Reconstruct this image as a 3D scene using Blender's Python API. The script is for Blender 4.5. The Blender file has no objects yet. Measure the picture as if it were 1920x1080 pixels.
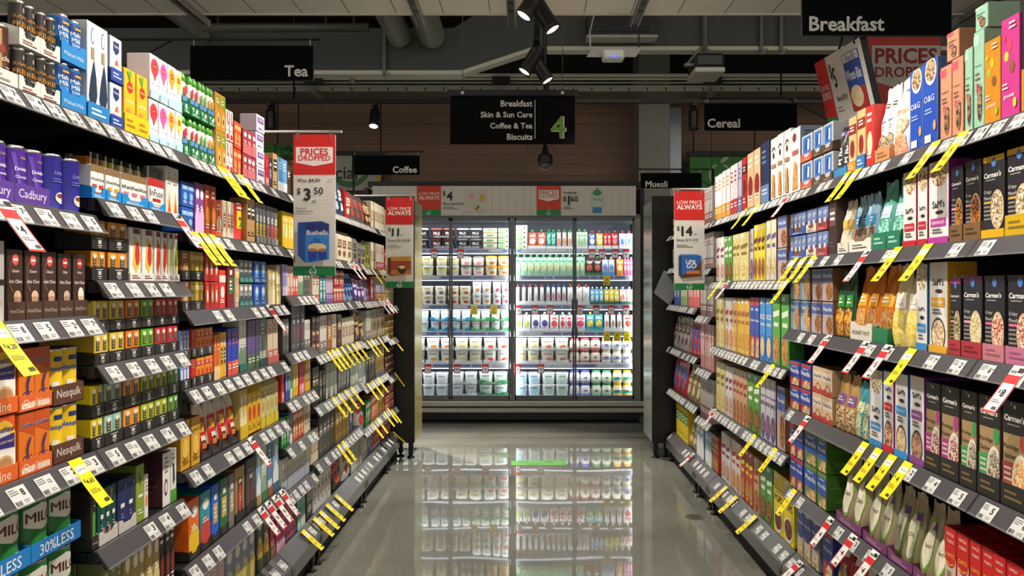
import bpy, bmesh, math, random
from mathutils import Matrix, Vector

# ------------------------------------------------------------------ camera, world, light, exposure
SC = bpy.context.scene
COL = SC.collection
H = 1.35                      # eye height
FPX, VX, VY = 1390.0, 988.0, 537.0
cam_data = bpy.data.cameras.new('camera')
cam_data.sensor_width = 36.0
cam_data.lens = FPX / 1920 * 36.0
cam_data.shift_x = (960 - VX) / 1920
cam_data.shift_y = -(540 - VY) / 1920
cam_data.clip_start = 0.05
cam = bpy.data.objects.new('camera', cam_data)
COL.objects.link(cam)
cam.location = (0, 0, H)
cam.rotation_euler = (math.pi / 2, 0, 0)
SC.camera = cam

world = bpy.data.worlds.new('store_air')
SC.world = world
world.use_nodes = True
world.node_tree.nodes['Background'].inputs[0].default_value = (1.0, 0.93, 0.82, 1)
world.node_tree.nodes['Background'].inputs[1].default_value = 0.72

SC.view_settings.view_transform = 'Standard'
SC.view_settings.look = 'None'
SC.view_settings.exposure = 0.38
SC.view_settings.gamma = 1.0
SC.view_settings.use_curve_mapping = False
SC.cycles.max_bounces = 7
SC.cycles.diffuse_bounces = 3
SC.cycles.glossy_bounces = 3
SC.cycles.transparent_max_bounces = 12
SC.cycles.sample_clamp_indirect = 4.0
SC.cycles.use_denoising = True

TRACK_Z = 2.97
HEAD_Y = [-0.15, 0.85, 1.85, 2.85, 3.85, 4.85]     # spot pairs on the ceiling track
SPOT_W = 84.0

# ------------------------------------------------------------------ materials
def lin(h):
    h = h.lstrip('#')
    if len(h) == 3:
        h = ''.join(c * 2 for c in h)
    o = []
    for i in (0, 2, 4):
        c = int(h[i:i + 2], 16) / 255
        o.append(c / 12.92 if c <= 0.04045 else ((c + 0.055) / 1.055) ** 2.4)
    return (o[0], o[1], o[2], 1.0)

MATS = {}
def M(spec):
    """'hex', 'hex:g' gloss, 'hex:m' metal, 'hex:r' rough, 'food:hex:hex', 'clear', 'emit:hex:strength', 'glass', 'stripes:hex:hex' """
    if spec in MATS:
        return MATS[spec]
    p = spec.split(':')
    m = bpy.data.materials.new('surface_' + spec.replace(':', '_'))
    m.use_nodes = True
    nt = m.node_tree
    b = nt.nodes['Principled BSDF']
    def noise(scale, detail=2):
        tc = nt.nodes.new('ShaderNodeTexCoord')
        n = nt.nodes.new('ShaderNodeTexNoise')
        n.inputs['Scale'].default_value = scale
        n.inputs['Detail'].default_value = detail
        nt.links.new(tc.outputs['Object'], n.inputs['Vector'])
        return n
    if p[0] == 'food':
        tc = nt.nodes.new('ShaderNodeTexCoord')
        v = nt.nodes.new('ShaderNodeTexVoronoi')
        v.inputs['Scale'].default_value = 2.3 * (float(p[3]) if len(p) > 3 else 110)
        nt.links.new(tc.outputs['Object'], v.inputs['Vector'])
        sep = nt.nodes.new('ShaderNodeSeparateColor')
        nt.links.new(v.outputs['Color'], sep.inputs[0])
        r = nt.nodes.new('ShaderNodeValToRGB')
        r.color_ramp.elements[0].color = lin(p[1]); r.color_ramp.elements[0].position = 0.2
        r.color_ramp.elements[1].color = lin(p[2]); r.color_ramp.elements[1].position = 0.75
        nt.links.new(sep.outputs[0], r.inputs[0])
        nt.links.new(r.outputs[0], b.inputs['Base Color'])
        b.inputs['Roughness'].default_value = 0.5
    elif p[0] == 'emit':
        b.inputs['Base Color'].default_value = lin(p[1])
        b.inputs['Emission Color'].default_value = lin(p[1])
        b.inputs['Emission Strength'].default_value = float(p[2])
    elif p[0] == 'clear':
        nt.nodes.remove(b)
        out = nt.nodes['Material Output']
        g = nt.nodes.new('ShaderNodeBsdfGlossy'); g.inputs['Roughness'].default_value = 0.12
        t = nt.nodes.new('ShaderNodeBsdfTransparent')
        t.inputs[0].default_value = lin(p[1]) if len(p) > 1 else (0.86, 0.86, 0.84, 1)
        x = nt.nodes.new('ShaderNodeMixShader')
        x.inputs[0].default_value = 0.16
        nt.links.new(t.outputs[0], x.inputs[1]); nt.links.new(g.outputs[0], x.inputs[2])
        nt.links.new(x.outputs[0], out.inputs['Surface'])
    elif p[0] == 'glass':
        nt.nodes.remove(b)
        out = nt.nodes['Material Output']
        g = nt.nodes.new('ShaderNodeBsdfGlossy'); g.inputs['Roughness'].default_value = 0.0
        t = nt.nodes.new('ShaderNodeBsdfTransparent')
        t.inputs[0].default_value = (0.93, 0.97, 0.97, 1)
        fr = nt.nodes.new('ShaderNodeFresnel'); fr.inputs[0].default_value = 1.5
        x = nt.nodes.new('ShaderNodeMixShader')
        nt.links.new(fr.outputs[0], x.inputs[0])
        nt.links.new(t.outputs[0], x.inputs[1]); nt.links.new(g.outputs[0], x.inputs[2])
        nt.links.new(x.outputs[0], out.inputs['Surface'])
    else:
        c = lin(p[0])
        k = p[1] if len(p) > 1 else 'c'
        n = noise({'m': 40, 'r': 25}.get(k, 14))
        mx = nt.nodes.new('ShaderNodeMix'); mx.data_type = 'RGBA'
        nt.links.new(n.outputs['Fac'], mx.inputs['Factor'])
        dv = 0.11 if k == 'c' else 0.06
        mx.inputs['A'].default_value = tuple(min(1, v * (1 - dv)) for v in c[:3]) + (1,)
        mx.inputs['B'].default_value = tuple(min(1, v * (1 + dv)) for v in c[:3]) + (1,)
        if k == 'c':                          # fine printed mottle
            n2 = noise(95, 3)
            m2 = nt.nodes.new('ShaderNodeMix'); m2.data_type = 'RGBA'; m2.blend_type = 'OVERLAY'; m2.inputs['Factor'].default_value = 0.22
            nt.links.new(mx.outputs['Result'], m2.inputs['A']); nt.links.new(n2.outputs['Fac'], m2.inputs['B'])
            nt.links.new(m2.outputs['Result'], b.inputs['Base Color'])
        else:
            nt.links.new(mx.outputs['Result'], b.inputs['Base Color'])
        b.inputs['Roughness'].default_value = {'c': 0.42, 'g': 0.2, 'm': 0.28, 'r': 0.75, 'f': 0.22, 'k': 0.8}[k]
        if k == 'k':
            b.inputs['Specular IOR Level'].default_value = 0.08
        if k == 'm':
            b.inputs['Metallic'].default_value = 1.0
        if k == 'f':
            b.inputs['Metallic'].default_value = 0.35
    MATS[spec] = m
    return m

def concrete_floor():
    m = bpy.data.materials.new('polished_concrete'); m.use_nodes = True
    nt = m.node_tree; b = nt.nodes['Principled BSDF']; L = nt.links.new
    tc = nt.nodes.new('ShaderNodeTexCoord')
    n1 = nt.nodes.new('ShaderNodeTexNoise'); n1.inputs['Scale'].default_value = 1.6; n1.inputs['Detail'].default_value = 5
    n2 = nt.nodes.new('ShaderNodeTexNoise'); n2.inputs['Scale'].default_value = 150; n2.inputs['Detail'].default_value = 3
    vo = nt.nodes.new('ShaderNodeTexVoronoi'); vo.inputs['Scale'].default_value = 70
    for n in (n1, n2, vo):
        L(tc.outputs['Object'], n.inputs['Vector'])
    r1 = nt.nodes.new('ShaderNodeValToRGB')
    r1.color_ramp.elements[0].color = (0.150, 0.149, 0.130, 1); r1.color_ramp.elements[0].position = 0.3
    r1.color_ramp.elements[1].color = (0.225, 0.222, 0.195, 1); r1.color_ramp.elements[1].position = 0.7
    L(n1.outputs['Fac'], r1.inputs[0])
    r2 = nt.nodes.new('ShaderNodeValToRGB')
    r2.color_ramp.elements[0].color = (0.62, 0.62, 0.6, 1); r2.color_ramp.elements[0].position = 0.38
    r2.color_ramp.elements[1].color = (1.12, 1.12, 1.1, 1); r2.color_ramp.elements[1].position = 0.62
    L(n2.outputs['Fac'], r2.inputs[0])
    mx = nt.nodes.new('ShaderNodeMix'); mx.data_type = 'RGBA'; mx.blend_type = 'MULTIPLY'; mx.inputs['Factor'].default_value = 1
    L(r1.outputs[0], mx.inputs['A']); L(r2.outputs[0], mx.inputs['B'])
    sp = nt.nodes.new('ShaderNodeValToRGB')
    sp.color_ramp.elements[0].color = (0.35, 0.35, 0.35, 1); sp.color_ramp.elements[0].position = 0.06
    sp.color_ramp.elements[1].color = (1, 1, 1, 1); sp.color_ramp.elements[1].position = 0.16
    L(vo.outputs['Distance'], sp.inputs[0])
    m2 = nt.nodes.new('ShaderNodeMix'); m2.data_type = 'RGBA'; m2.blend_type = 'MULTIPLY'; m2.inputs['Factor'].default_value = 0.5
    L(mx.outputs['Result'], m2.inputs['A']); L(sp.outputs[0], m2.inputs['B'])
    L(m2.outputs['Result'], b.inputs['Base Color'])
    b.inputs['Roughness'].default_value = 0.028
    b.inputs['IOR'].default_value = 1.6
    nb = nt.nodes.new('ShaderNodeTexNoise'); nb.inputs['Scale'].default_value = 2.2; nb.inputs['Detail'].default_value = 1
    L(tc.outputs['Object'], nb.inputs['Vector'])
    bp = nt.nodes.new('ShaderNodeBump'); bp.inputs['Strength'].default_value = 0.06; bp.inputs['Distance'].default_value = 0.02
    L(nb.outputs['Fac'], bp.inputs['Height']); L(bp.outputs[0], b.inputs['Normal'])
    return m

def timber():
    m = bpy.data.materials.new('timber_boards'); m.use_nodes = True
    nt = m.node_tree; b = nt.nodes['Principled BSDF']; L = nt.links.new
    tc = nt.nodes.new('ShaderNodeTexCoord')
    mp = nt.nodes.new('ShaderNodeMapping'); mp.inputs['Rotation'].default_value = (math.pi / 2, 0, 0)
    L(tc.outputs['Object'], mp.inputs['Vector'])
    br = nt.nodes.new('ShaderNodeTexBrick')
    br.inputs['Color1'].default_value = (0.36, 0.215, 0.14, 1)
    br.inputs['Color2'].default_value = (0.42, 0.25, 0.16, 1)
    br.inputs['Mortar'].default_value = (0.22, 0.13, 0.085, 1)
    br.inputs['Scale'].default_value = 1.0
    br.inputs['Mortar Size'].default_value = 0.004
    br.inputs['Brick Width'].default_value = 2.4
    br.inputs['Row Height'].default_value = 0.12
    L(mp.outputs[0], br.inputs['Vector'])
    n = nt.nodes.new('ShaderNodeTexNoise'); n.inputs['Scale'].default_value = 3; n.inputs['Detail'].default_value = 4
    m3 = nt.nodes.new('ShaderNodeMapping'); m3.inputs['Scale'].default_value = (1, 1, 22)
    L(tc.outputs['Object'], m3.inputs['Vector']); L(m3.outputs[0], n.inputs['Vector'])
    mx = nt.nodes.new('ShaderNodeMix'); mx.data_type = 'RGBA'; mx.blend_type = 'MULTIPLY'; mx.inputs['Factor'].default_value = 0.35
    L(br.outputs['Color'], mx.inputs['A']); L(n.outputs['Color'], mx.inputs['B'])
    L(mx.outputs['Result'], b.inputs['Base Color'])
    b.inputs['Roughness'].default_value = 0.5
    return m

# ------------------------------------------------------------------ mesh building
class MB:
    def __init__(s):
        s.v = []; s.f = []; s.mi = []; s.sm = []; s.mats = []
    def m(s, spec):
        if spec not in s.mats:
            s.mats.append(spec)
        return s.mats.index(spec)
    def add(s, vs, fs, spec, smooth=False):
        o = len(s.v); s.v.extend(vs); k = s.m(spec)
        for f in fs:
            s.f.append([i + o for i in f]); s.mi.append(k); s.sm.append(smooth)
    def face(s, vs, spec):
        s.add(vs, [list(range(len(vs)))], spec)
    def box(s, x0, x1, y0, y1, z0, z1, spec):
        vs = [(x, y, z) for z in (z0, z1) for y in (y0, y1) for x in (x0, x1)]
        s.add(vs, [(0, 2, 3, 1), (4, 5, 7, 6), (0, 1, 5, 4), (2, 6, 7, 3), (0, 4, 6, 2), (1, 3, 7, 5)], spec)
    def cbox(s, x0, x1, y0, y1, z0, z1, b, front, side=None, top=None):
        """box with chamfered edges; separate material for the -y face, the sides and the top"""
        side = side or front; top = top or side
        c = ((x0 + x1) / 2, (y0 + y1) / 2, (z0 + z1) / 2)
        h = ((x1 - x0) / 2, (y1 - y0) / 2, (z1 - z0) / 2)
        b = min(b, 0.4 * min(h))
        P = {}
        vs = []
        for sx in (-1, 1):
            for sy in (-1, 1):
                for sz in (-1, 1):
                    sg = (sx, sy, sz)
                    for a in range(3):
                        q = [c[i] + sg[i] * (h[i] if i == a else h[i] - b) for i in range(3)]
                        P[sg, a] = len(vs); vs.append(tuple(q))
        S = (-1, 1)
        fs = []
        for a in range(3):
            o1, o2 = [i for i in range(3) if i != a]
            for sa in S:
                loop = []
                for u, w in ((-1, -1), (1, -1), (1, 1), (-1, 1)):
                    g = [0, 0, 0]; g[a] = sa; g[o1] = u; g[o2] = w
                    loop.append(P[tuple(g), a])
                mt = front if (a == 1 and sa < 0) else (top if (a == 2 and sa > 0) else side)
                fs.append((loop, mt))
        for a in range(3):                      # edges run along axis a
            o1, o2 = [i for i in range(3) if i != a]
            for u in S:
                for w in S:
                    g0 = [0, 0, 0]; g0[o1] = u; g0[o2] = w
                    g1 = list(g0); g0[a] = -1; g1[a] = 1
                    g0, g1 = tuple(g0), tuple(g1)
                    fs.append(([P[g0, o1], P[g1, o1], P[g1, o2], P[g0, o2]], side))
        for sx in S:
            for sy in S:
                for sz in S:
                    g = (sx, sy, sz)
                    fs.append(([P[g, 0], P[g, 1], P[g, 2]], side))
        cv = Vector(c)
        off = len(s.v); s.v.extend(vs)
        for loop, mt in fs:
            q = [Vector(vs[i]) for i in loop]
            n = (q[1] - q[0]).cross(q[2] - q[0])
            if n.dot(q[0] + q[1] + q[2] - cv * 3) < 0:
                loop = loop[::-1]
            s.f.append([i + off for i in loop]); s.mi.append(s.m(mt)); s.sm.append(False)
    def lathe(s, prof, spec, n=20, cx=0, cy=0, sq=0.0, capb=True, capt=True, mats=None):
        """prof [(r, z)]; sq squares the section; mats: one spec per band"""
        def ring(r, z):
            o = []
            for i in range(n):
                a = 2 * math.pi * (i + 0.5) / n
                ca, sa = math.cos(a), math.sin(a)
                if sq:
                    e = 1 - sq
                    ca = math.copysign(abs(ca) ** e, ca); sa = math.copysign(abs(sa) ** e, sa)
                o.append((cx + r * ca, cy + r * sa, z))
            return o
        base = len(s.v)
        for r, z in prof:
            s.v.extend(ring(r, z))
        for k in range(len(prof) - 1):
            mk = s.m(mats[k] if mats else spec)
            for i in range(n):
                j = (i + 1) % n
                s.f.append([base + k * n + i, base + k * n + j, base + (k + 1) * n + j, base + (k + 1) * n + i])
                s.mi.append(mk); s.sm.append(True)
        if capb:
            s.f.append([base + i for i in range(n)][::-1]); s.mi.append(s.m(mats[0] if mats else spec)); s.sm.append(False)
        if capt:
            t = base + (len(prof) - 1) * n
            s.f.append([t + i for i in range(n)]); s.mi.append(s.m(mats[-1] if mats else spec)); s.sm.append(False)
    def tube(s, pts, r, spec, n=8):
        pts = [Vector(p) for p in pts]
        base = len(s.v); up = Vector((0, 0, 1))
        for i, p in enumerate(pts):
            t = (pts[min(i + 1, len(pts) - 1)] - pts[max(i - 1, 0)]).normalized()
            a = t.cross(up)
            if a.length < 1e-3:
                a = t.cross(Vector((1, 0, 0)))
            a.normalize(); b = a.cross(t)
            for k in range(n):
                w = 2 * math.pi * k / n
                s.v.append(tuple(p + a * (r * math.cos(w)) + b * (r * math.sin(w))))
        mk = s.m(spec)
        for i in range(len(pts) - 1):
            for k in range(n):
                j = (k + 1) % n
                s.f.append([base + i * n + k, base + i * n + j, base + (i + 1) * n + j, base + (i + 1) * n + k])
                s.mi.append(mk); s.sm.append(True)
        e = base + (len(pts) - 1) * n
        s.f.append([base + k for k in range(n)]); s.mi.append(mk); s.sm.append(False)
        s.f.append([e + k for k in range(n)][::-1]); s.mi.append(mk); s.sm.append(False)
    def prism(s, poly, y0, y1, spec):
        """polygon in x,z extruded along y"""
        n = len(poly)
        vs = [(x, y0, z) for x, z in poly] + [(x, y1, z) for x, z in poly]
        s.add(vs, [list(range(n)), list(range(n, 2 * n))[::-1]] + [[i, i + n, (i + 1) % n + n, (i + 1) % n] for i in range(n)], spec)
    def prismx(s, poly, x0, x1, spec):
        """polygon in y,z extruded along x"""
        n = len(poly)
        vs = [(x0, y, z) for y, z in poly] + [(x1, y, z) for y, z in poly]
        s.add(vs, [list(range(n)), list(range(n, 2 * n))[::-1]] + [[i, i + n, (i + 1) % n + n, (i + 1) % n] for i in range(n)], spec)
    def mesh(s, name):
        me = bpy.data.meshes.new(name)
        me.from_pydata(s.v, [], s.f)
        for sp in s.mats:
            me.materials.append(M(sp) if isinstance(sp, str) else sp)
        me.polygons.foreach_set('material_index', s.mi)
        me.polygons.foreach_set('use_smooth', s.sm)
        me.update()
        return me
    def obj(s, name, parent=None, loc=None):
        o = bpy.data.objects.new(name, s.mesh(name))
        COL.objects.link(o)
        if parent is not None:
            o.parent = parent
        if loc is not None:
            o.location = loc
        return o

def tag(o, label, cat, group=None, kind=None):
    o['label'] = label; o['category'] = cat
    if group:
        o['group'] = group
    if kind:
        o['kind'] = kind
    return o

def struct(o):
    o['kind'] = 'structure'
    return o

def empty(name, loc=(0, 0, 0), rz=0.0):
    o = bpy.data.objects.new(name, None)
    COL.objects.link(o); o.location = loc; o.rotation_euler = (0, 0, rz)
    o.empty_display_size = 0.05
    return o

# ------------------------------------------------------------------ lettering
TXT = {}
def text_geo(s, bold=0.0, shear=0.0, res=2):
    k = (s, bold, shear, res)
    if k not in TXT:
        c = bpy.data.curves.new('lettering', 'FONT')
        c.body = s
        thick = bold if ('M' in s or bold > 0.03) else 0.0     # heavy weight by overlaid copies
        c.offset = 0.0 if thick else bold; c.shear = shear; c.resolution_u = res
        o = bpy.data.objects.new('lettering', c)
        COL.objects.link(o)
        dg = bpy.context.evaluated_depsgraph_get()
        me = bpy.data.meshes.new_from_object(o.evaluated_get(dg))
        vs = [(v.co.x, v.co.y, 0.0) for v in me.vertices]
        fs = []
        for p in me.polygons:
            ids = list(p.vertices)
            a = 0.0
            for i in range(len(ids)):
                x0, y0 = vs[ids[i]][:2]; x1, y1 = vs[ids[(i + 1) % len(ids)]][:2]
                a += x0 * y1 - x1 * y0
            fs.append(ids if a > 0 else ids[::-1])
        if thick:
            v0, f0, vs, fs = vs, fs, [], []
            for q_, (dx, dy) in enumerate(((-thick, 0), (thick, 0), (0, -thick * 0.7), (0, thick * 0.7))):
                k0 = len(vs); vs += [(x + dx, y + dy, q_ * 6e-5) for x, y, _ in v0]; fs += [[i + k0 for i in f] for f in f0]
        bpy.data.objects.remove(o); bpy.data.curves.remove(c); bpy.data.meshes.remove(me)
        if not vs:
            vs = [(0, 0, 0), (1, 0, 0), (0, 1, 0)]; fs = []
        x0 = min(v[0] for v in vs); x1 = max(v[0] for v in vs)
        y0 = min(v[1] for v in vs); y1 = max(v[1] for v in vs)
        TXT[k] = ([(x - (x0 + x1) / 2, y - (y0 + y1) / 2, z) for x, y, z in vs], fs, x1 - x0, y1 - y0)
    return TXT[k]

CUT = {}
def text_cut(s, bold, shear):
    k = (s, bold, shear)
    if k not in CUT:
        vs, fs, W, HH = text_geo(s, bold, shear)
        bm = bmesh.new()
        bv = [bm.verts.new(v) for v in vs]
        for f in fs:
            try:
                bm.faces.new([bv[i] for i in f])
            except ValueError:
                pass
        bmesh.ops.triangulate(bm, faces=bm.faces[:])
        for q in range(1, 10):
            bmesh.ops.bisect_plane(bm, geom=bm.verts[:] + bm.edges[:] + bm.faces[:], plane_co=(W * (q / 10 - 0.5), 0, 0), plane_no=(1, 0, 0))
        for q in range(1, 4):
            bmesh.ops.bisect_plane(bm, geom=bm.verts[:] + bm.edges[:] + bm.faces[:], plane_co=(0, HH * (q / 4 - 0.5), 0), plane_no=(0, 1, 0))
        bm.verts.index_update()
        CUT[k] = ([(v.co.x, v.co.y, v.co.z) for v in bm.verts], [[v.index for v in f.verts] for f in bm.faces], W, HH)
        bm.free()
    return CUT[k]

# decals: printed shapes in face fractions (u right, v up), laid on a surface function F(u, v, lift) -> point
def R(u0, v0, u1, v1, c): return ('r', u0, v0, u1, v1, c)
def E(u, v, ru, rv, c): return ('e', u, v, ru, rv, c)
def T(s, u, v, w, c, bold=0.012, hmax=0.5, rot=0, shear=0.0): return ('t', s, u, v, w, c, bold, hmax, rot, shear)
def P(pts, c): return ('p', pts, c)
def arc(u, v, ru, rv, a0, a1, th, c, n=14):
    o = []; i = []
    for k in range(n + 1):
        a = math.radians(a0 + (a1 - a0) * k / n)
        o.append((u + ru * math.cos(a), v + rv * math.sin(a)))
        i.append((u + ru * (1 - th) * math.cos(a), v + rv * (1 - th) * math.sin(a)))
    return [('p', [i[k], o[k], o[k + 1], i[k + 1]], c) for k in range(n)]
def lines(u0, u1, v0, v1, n, c, seed=1):
    """rows of small print as thin bars"""
    rr = random.Random(seed); o = []
    st = (v1 - v0) / n
    for k in range(n):
        o.append(R(u0, v1 - (k + 0.6) * st, u0 + (u1 - u0) * rr.uniform(0.6, 1), v1 - (k + 0.15) * st, c))
    return o

def decal(mb, art, F0, w, h, curved=False, lift=0.0005, clip=True):
    F = (lambda u, v, l: F0(min(max(u, 0.0), 1.0), min(max(v, 0.0), 1.0), l)) if clip else F0
    for k, a in enumerate(art):
        L = lift * (1 + 0.55 * k) if len(art) < 14 else lift * (1 + 0.16 * k)
        if a[0] == 'r':
            nu, nv = (10, 8) if curved else (1, 1)
            vs = [F(a[1] + (a[3] - a[1]) * i / nu, a[2] + (a[4] - a[2]) * j / nv, L) for j in range(nv + 1) for i in range(nu + 1)]
            fs = [[j * (nu + 1) + i, j * (nu + 1) + i + 1, (j + 1) * (nu + 1) + i + 1, (j + 1) * (nu + 1) + i] for j in range(nv) for i in range(nu)]
            mb.add(vs, fs, a[5], curved)
        elif a[0] == 'e':
            n = 28 if curved else 20
            rings = (0.2, 0.4, 0.6, 0.8, 1.0) if curved else (1.0,)
            vs = [F(a[1], a[2], L)]
            for q in rings:
                vs += [F(a[1] + a[3] * q * math.cos(2 * math.pi * i / n), a[2] + a[4] * q * math.sin(2 * math.pi * i / n), L) for i in range(n)]
            fs = [[0, 1 + i, 1 + (i + 1) % n] for i in range(n)]
            for q in range(len(rings) - 1):
                b0, b1 = 1 + q * n, 1 + (q + 1) * n
                fs += [[b0 + i, b1 + i, b1 + (i + 1) % n, b0 + (i + 1) % n] for i in range(n)]
            mb.add(vs, fs, a[5], curved)
        elif a[0] == 'p' and not (curved and len(a[1]) != 4 or curved and abs(a[1][0][0] - a[1][2][0]) > 0.12):
            mb.add([F(u, v, L) for u, v in a[1]], [list(range(len(a[1])))], a[2])
        elif a[0] == 'p':                       # fan, subdivided so that it follows the curve
            q = a[1]; m_ = len(q); cu = sum(p[0] for p in q) / m_; cv = sum(p[1] for p in q) / m_; N = 5
            for e in range(m_):
                (au, av), (bu, bv) = q[e], q[(e + 1) % m_]
                vs = []; ix = {}
                for i in range(N + 1):
                    for j in range(N + 1 - i):
                        ix[i, j] = len(vs); s_, t_ = i / N, j / N
                        vs.append(F(cu + (au - cu) * s_ + (bu - cu) * t_, cv + (av - cv) * s_ + (bv - cv) * t_, L))
                fs = []
                for i in range(N):
                    for j in range(N - i):
                        fs.append([ix[i, j], ix[i + 1, j], ix[i, j + 1]])
                        if i + j < N - 1:
                            fs.append([ix[i + 1, j], ix[i + 1, j + 1], ix[i, j + 1]])
                mb.add(vs, fs, a[2], True)
        elif a[0] == 't':
            _, s, u, v, tw, c, bold, hmax, rot, shear = a
            vs, fs, W, HH = (text_cut if curved else text_geo)(s, bold, shear)
            if rot:
                sc = min(tw * h / W, hmax * w / max(HH, 1e-6))
                pts = [F0(u - y * sc / w, v + x * sc / h, L + z) for x, y, z in vs] if rot > 0 else [F0(u + y * sc / w, v - x * sc / h, L + z) for x, y, z in vs]
            else:
                sc = min(tw * w / W, hmax * h / max(HH, 1e-6))
                pts = [F0(u + x * sc / w, v + y * sc / h, L + z) for x, y, z in vs]
            mb.add(pts, fs, c)

def rich(ring_c, u, v, r, asp):
    """the ringed fruit mark of the shop: an open ring, a rounded w inside it and a leaf above"""
    o = arc(u, v, r, r * asp, 110, 430, 0.2, ring_c, 22)
    for sx in (-0.34, 0.34):
        o += arc(u + sx * r, v + 0.12 * r * asp, r * 0.42, r * asp * 0.5, 175, 365, 0.42, ring_c, 10)
    lf = []
    for k in range(12):
        a = 2 * math.pi * k / 12; x, y = 0.46 * math.cos(a), 0.17 * math.sin(a)
        lf.append((u + r * (0.38 + x * 0.8 - y * 0.6), v + r * asp * (1.32 + x * 0.6 + y * 0.8)))
    o.append(('p', lf, ring_c))
    return o

# ------------------------------------------------------------------ the building
def X(px, y): return (px - VX) * y / FPX
def Z(py, y): return H + (VY - py) * y / FPX

mb = MB(); mb.box(-7, 7, -3.5, 9.2, -0.05, 0, 'c'); mb.mats = [concrete_floor()]
struct(mb.obj('floor'))
mb = MB(); mb.box(-7, 7, 8.6, 8.75, 0, 3.58, 'c'); mb.mats = [timber()]
struct(mb.obj('wall_back'))
mb = MB(); mb.box(-7, 7, 8.6, 8.75, 3.581, 4.2, '1f2021:r'); struct(mb.obj('wall_back_upper'))
mb = MB(); mb.box(-7.1, -7.001, 2.2, 8.75, 0, 4.2, '77756e:r'); struct(mb.obj('wall_left'))
mb = MB(); mb.box(7.001, 7.1, 2.2, 8.75, 0, 4.2, '77756e:r'); struct(mb.obj('wall_right'))
mb = MB(); mb.box(-7, 7, 4.55, 8.75, 4.2, 4.3, '232422:r'); struct(mb.obj('wall_upper_slab'))
# white lined ceiling raft over the near part, with its joints
mb = MB()
mb.box(-7, 7, -3.5, 4.6, 3.04, 3.10, 'efebe0:r')
x = -6.9
while x < 7:
    mb.box(x, x + 0.006, -3.5, 4.6, 3.0385, 3.041, '8d887c:r'); x += 0.29
mb.box(-7, 7, 4.585, 4.6, 3.03, 3.12, 'd8d3c6:r')
struct(mb.obj('ceiling'))
# concrete column with its steel corner strip
mb = MB()
mb.box(X(1198, 8.1), X(1256, 8.1), 8.1, 8.55, 0, 4.2, 'a9aaa0:r')
mb.box(X(1256, 8.1), X(1277, 8.1), 8.09, 8.5, 0, 3.3, '8e9499:m')
struct(mb.obj('column_concrete'))

# overhead duct, stepped up on the right, with its pale bottom flange
D0 = 6.4
lo, hi = Z(133, D0), Z(88, D0)
xa, xb = X(866, D0), X(1002, D0)
root = empty('air_duct', (0, D0, lo))
tag(root, 'big dark grey air duct stepping up across the aisle', 'duct')
def child(mb, name, parent, loc):
    o = mb.obj(name, parent); o.matrix_parent_inverse = Matrix.Identity(4)
    o.location = (-loc[0], -loc[1], -loc[2]); return o
L0 = (0, D0, lo)
mb = MB(); mb.prism([(-6.8, lo), (xa, lo), (xb, hi), (6.8, hi), (6.8, 4.0), (X(1000, D0), 4.0), (X(850, D0), 3.58), (-6.8, 3.58)], D0, D0 + 0.2, '4a4d4d:r'); child(mb, 'duct_body', root, L0)
mb = MB()
t = 0.034
mb.prism([(-6.8, lo - t), (xa, lo - t), (xb, hi - t), (6.8, hi - t), (6.8, hi), (xb, hi), (xa, lo), (-6.8, lo)], D0 - 0.02, D0 + 0.10, 'c4c3b2:r'); child(mb, 'bottom_flange', root, L0)
for px in (722, 1318, 1462, 1425):
    mb = MB(); xx = X(px, D0); z0 = (lo if px < 900 else hi) - 0.05
    mb.box(xx - 0.014, xx + 0.014, D0 - 0.045, D0 - 0.021, z0, 4.2, '5c5f5f'); mb.tube([(xx, D0 - 0.03, z0 - 0.02), (xx + 0.05, D0 - 0.03, z0 + 0.02)], 0.012, '8a8a80')
    child(mb, 'hanger_strap', root, L0)

# round pipes in the dark gap above the duct
for px, r in ((735, 0.10), (800, 0.11), (345, 0.06)):
    mb = MB(); xx = X(px, 6.0); zz = Z(40, 6.0)
    mb.tube([(xx, 4.9, zz), (xx, 5.6, zz), (xx, 6.35, zz)], r, '6e7068', 16)
    mb.tube([(xx, 5.85, zz + r), (xx, 5.85, 4.2)], 0.012, '3a3a38')
    tag(mb.obj('service_pipe'), {735: 'round grey service pipe above the duct, beside a fatter one', 800: 'fatter round grey service pipe above the duct, nearest its step', 345: 'thin grey service pipe high above the tea sign'}[px], 'pipe', 'service pipes above the duct')
mb = MB()
mb.tube([(-2.62, 6.0, Z(52, 6.0)), (-1.28, 6.0, Z(52, 6.0))], 0.035, '4b4c46', 10)
mb.tube([(-2.5, 6.0, Z(52, 6.0)), (-2.5, 6.0, 4.2)], 0.012, '3a3a38'); mb.tube([(-1.4, 6.0, Z(52, 6.0)), (-1.4, 6.0, 4.2)], 0.012, '3a3a38')
tag(mb.obj('cross_pipe'), 'dark horizontal pipe running above the left part of the duct', 'pipe')

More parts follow.
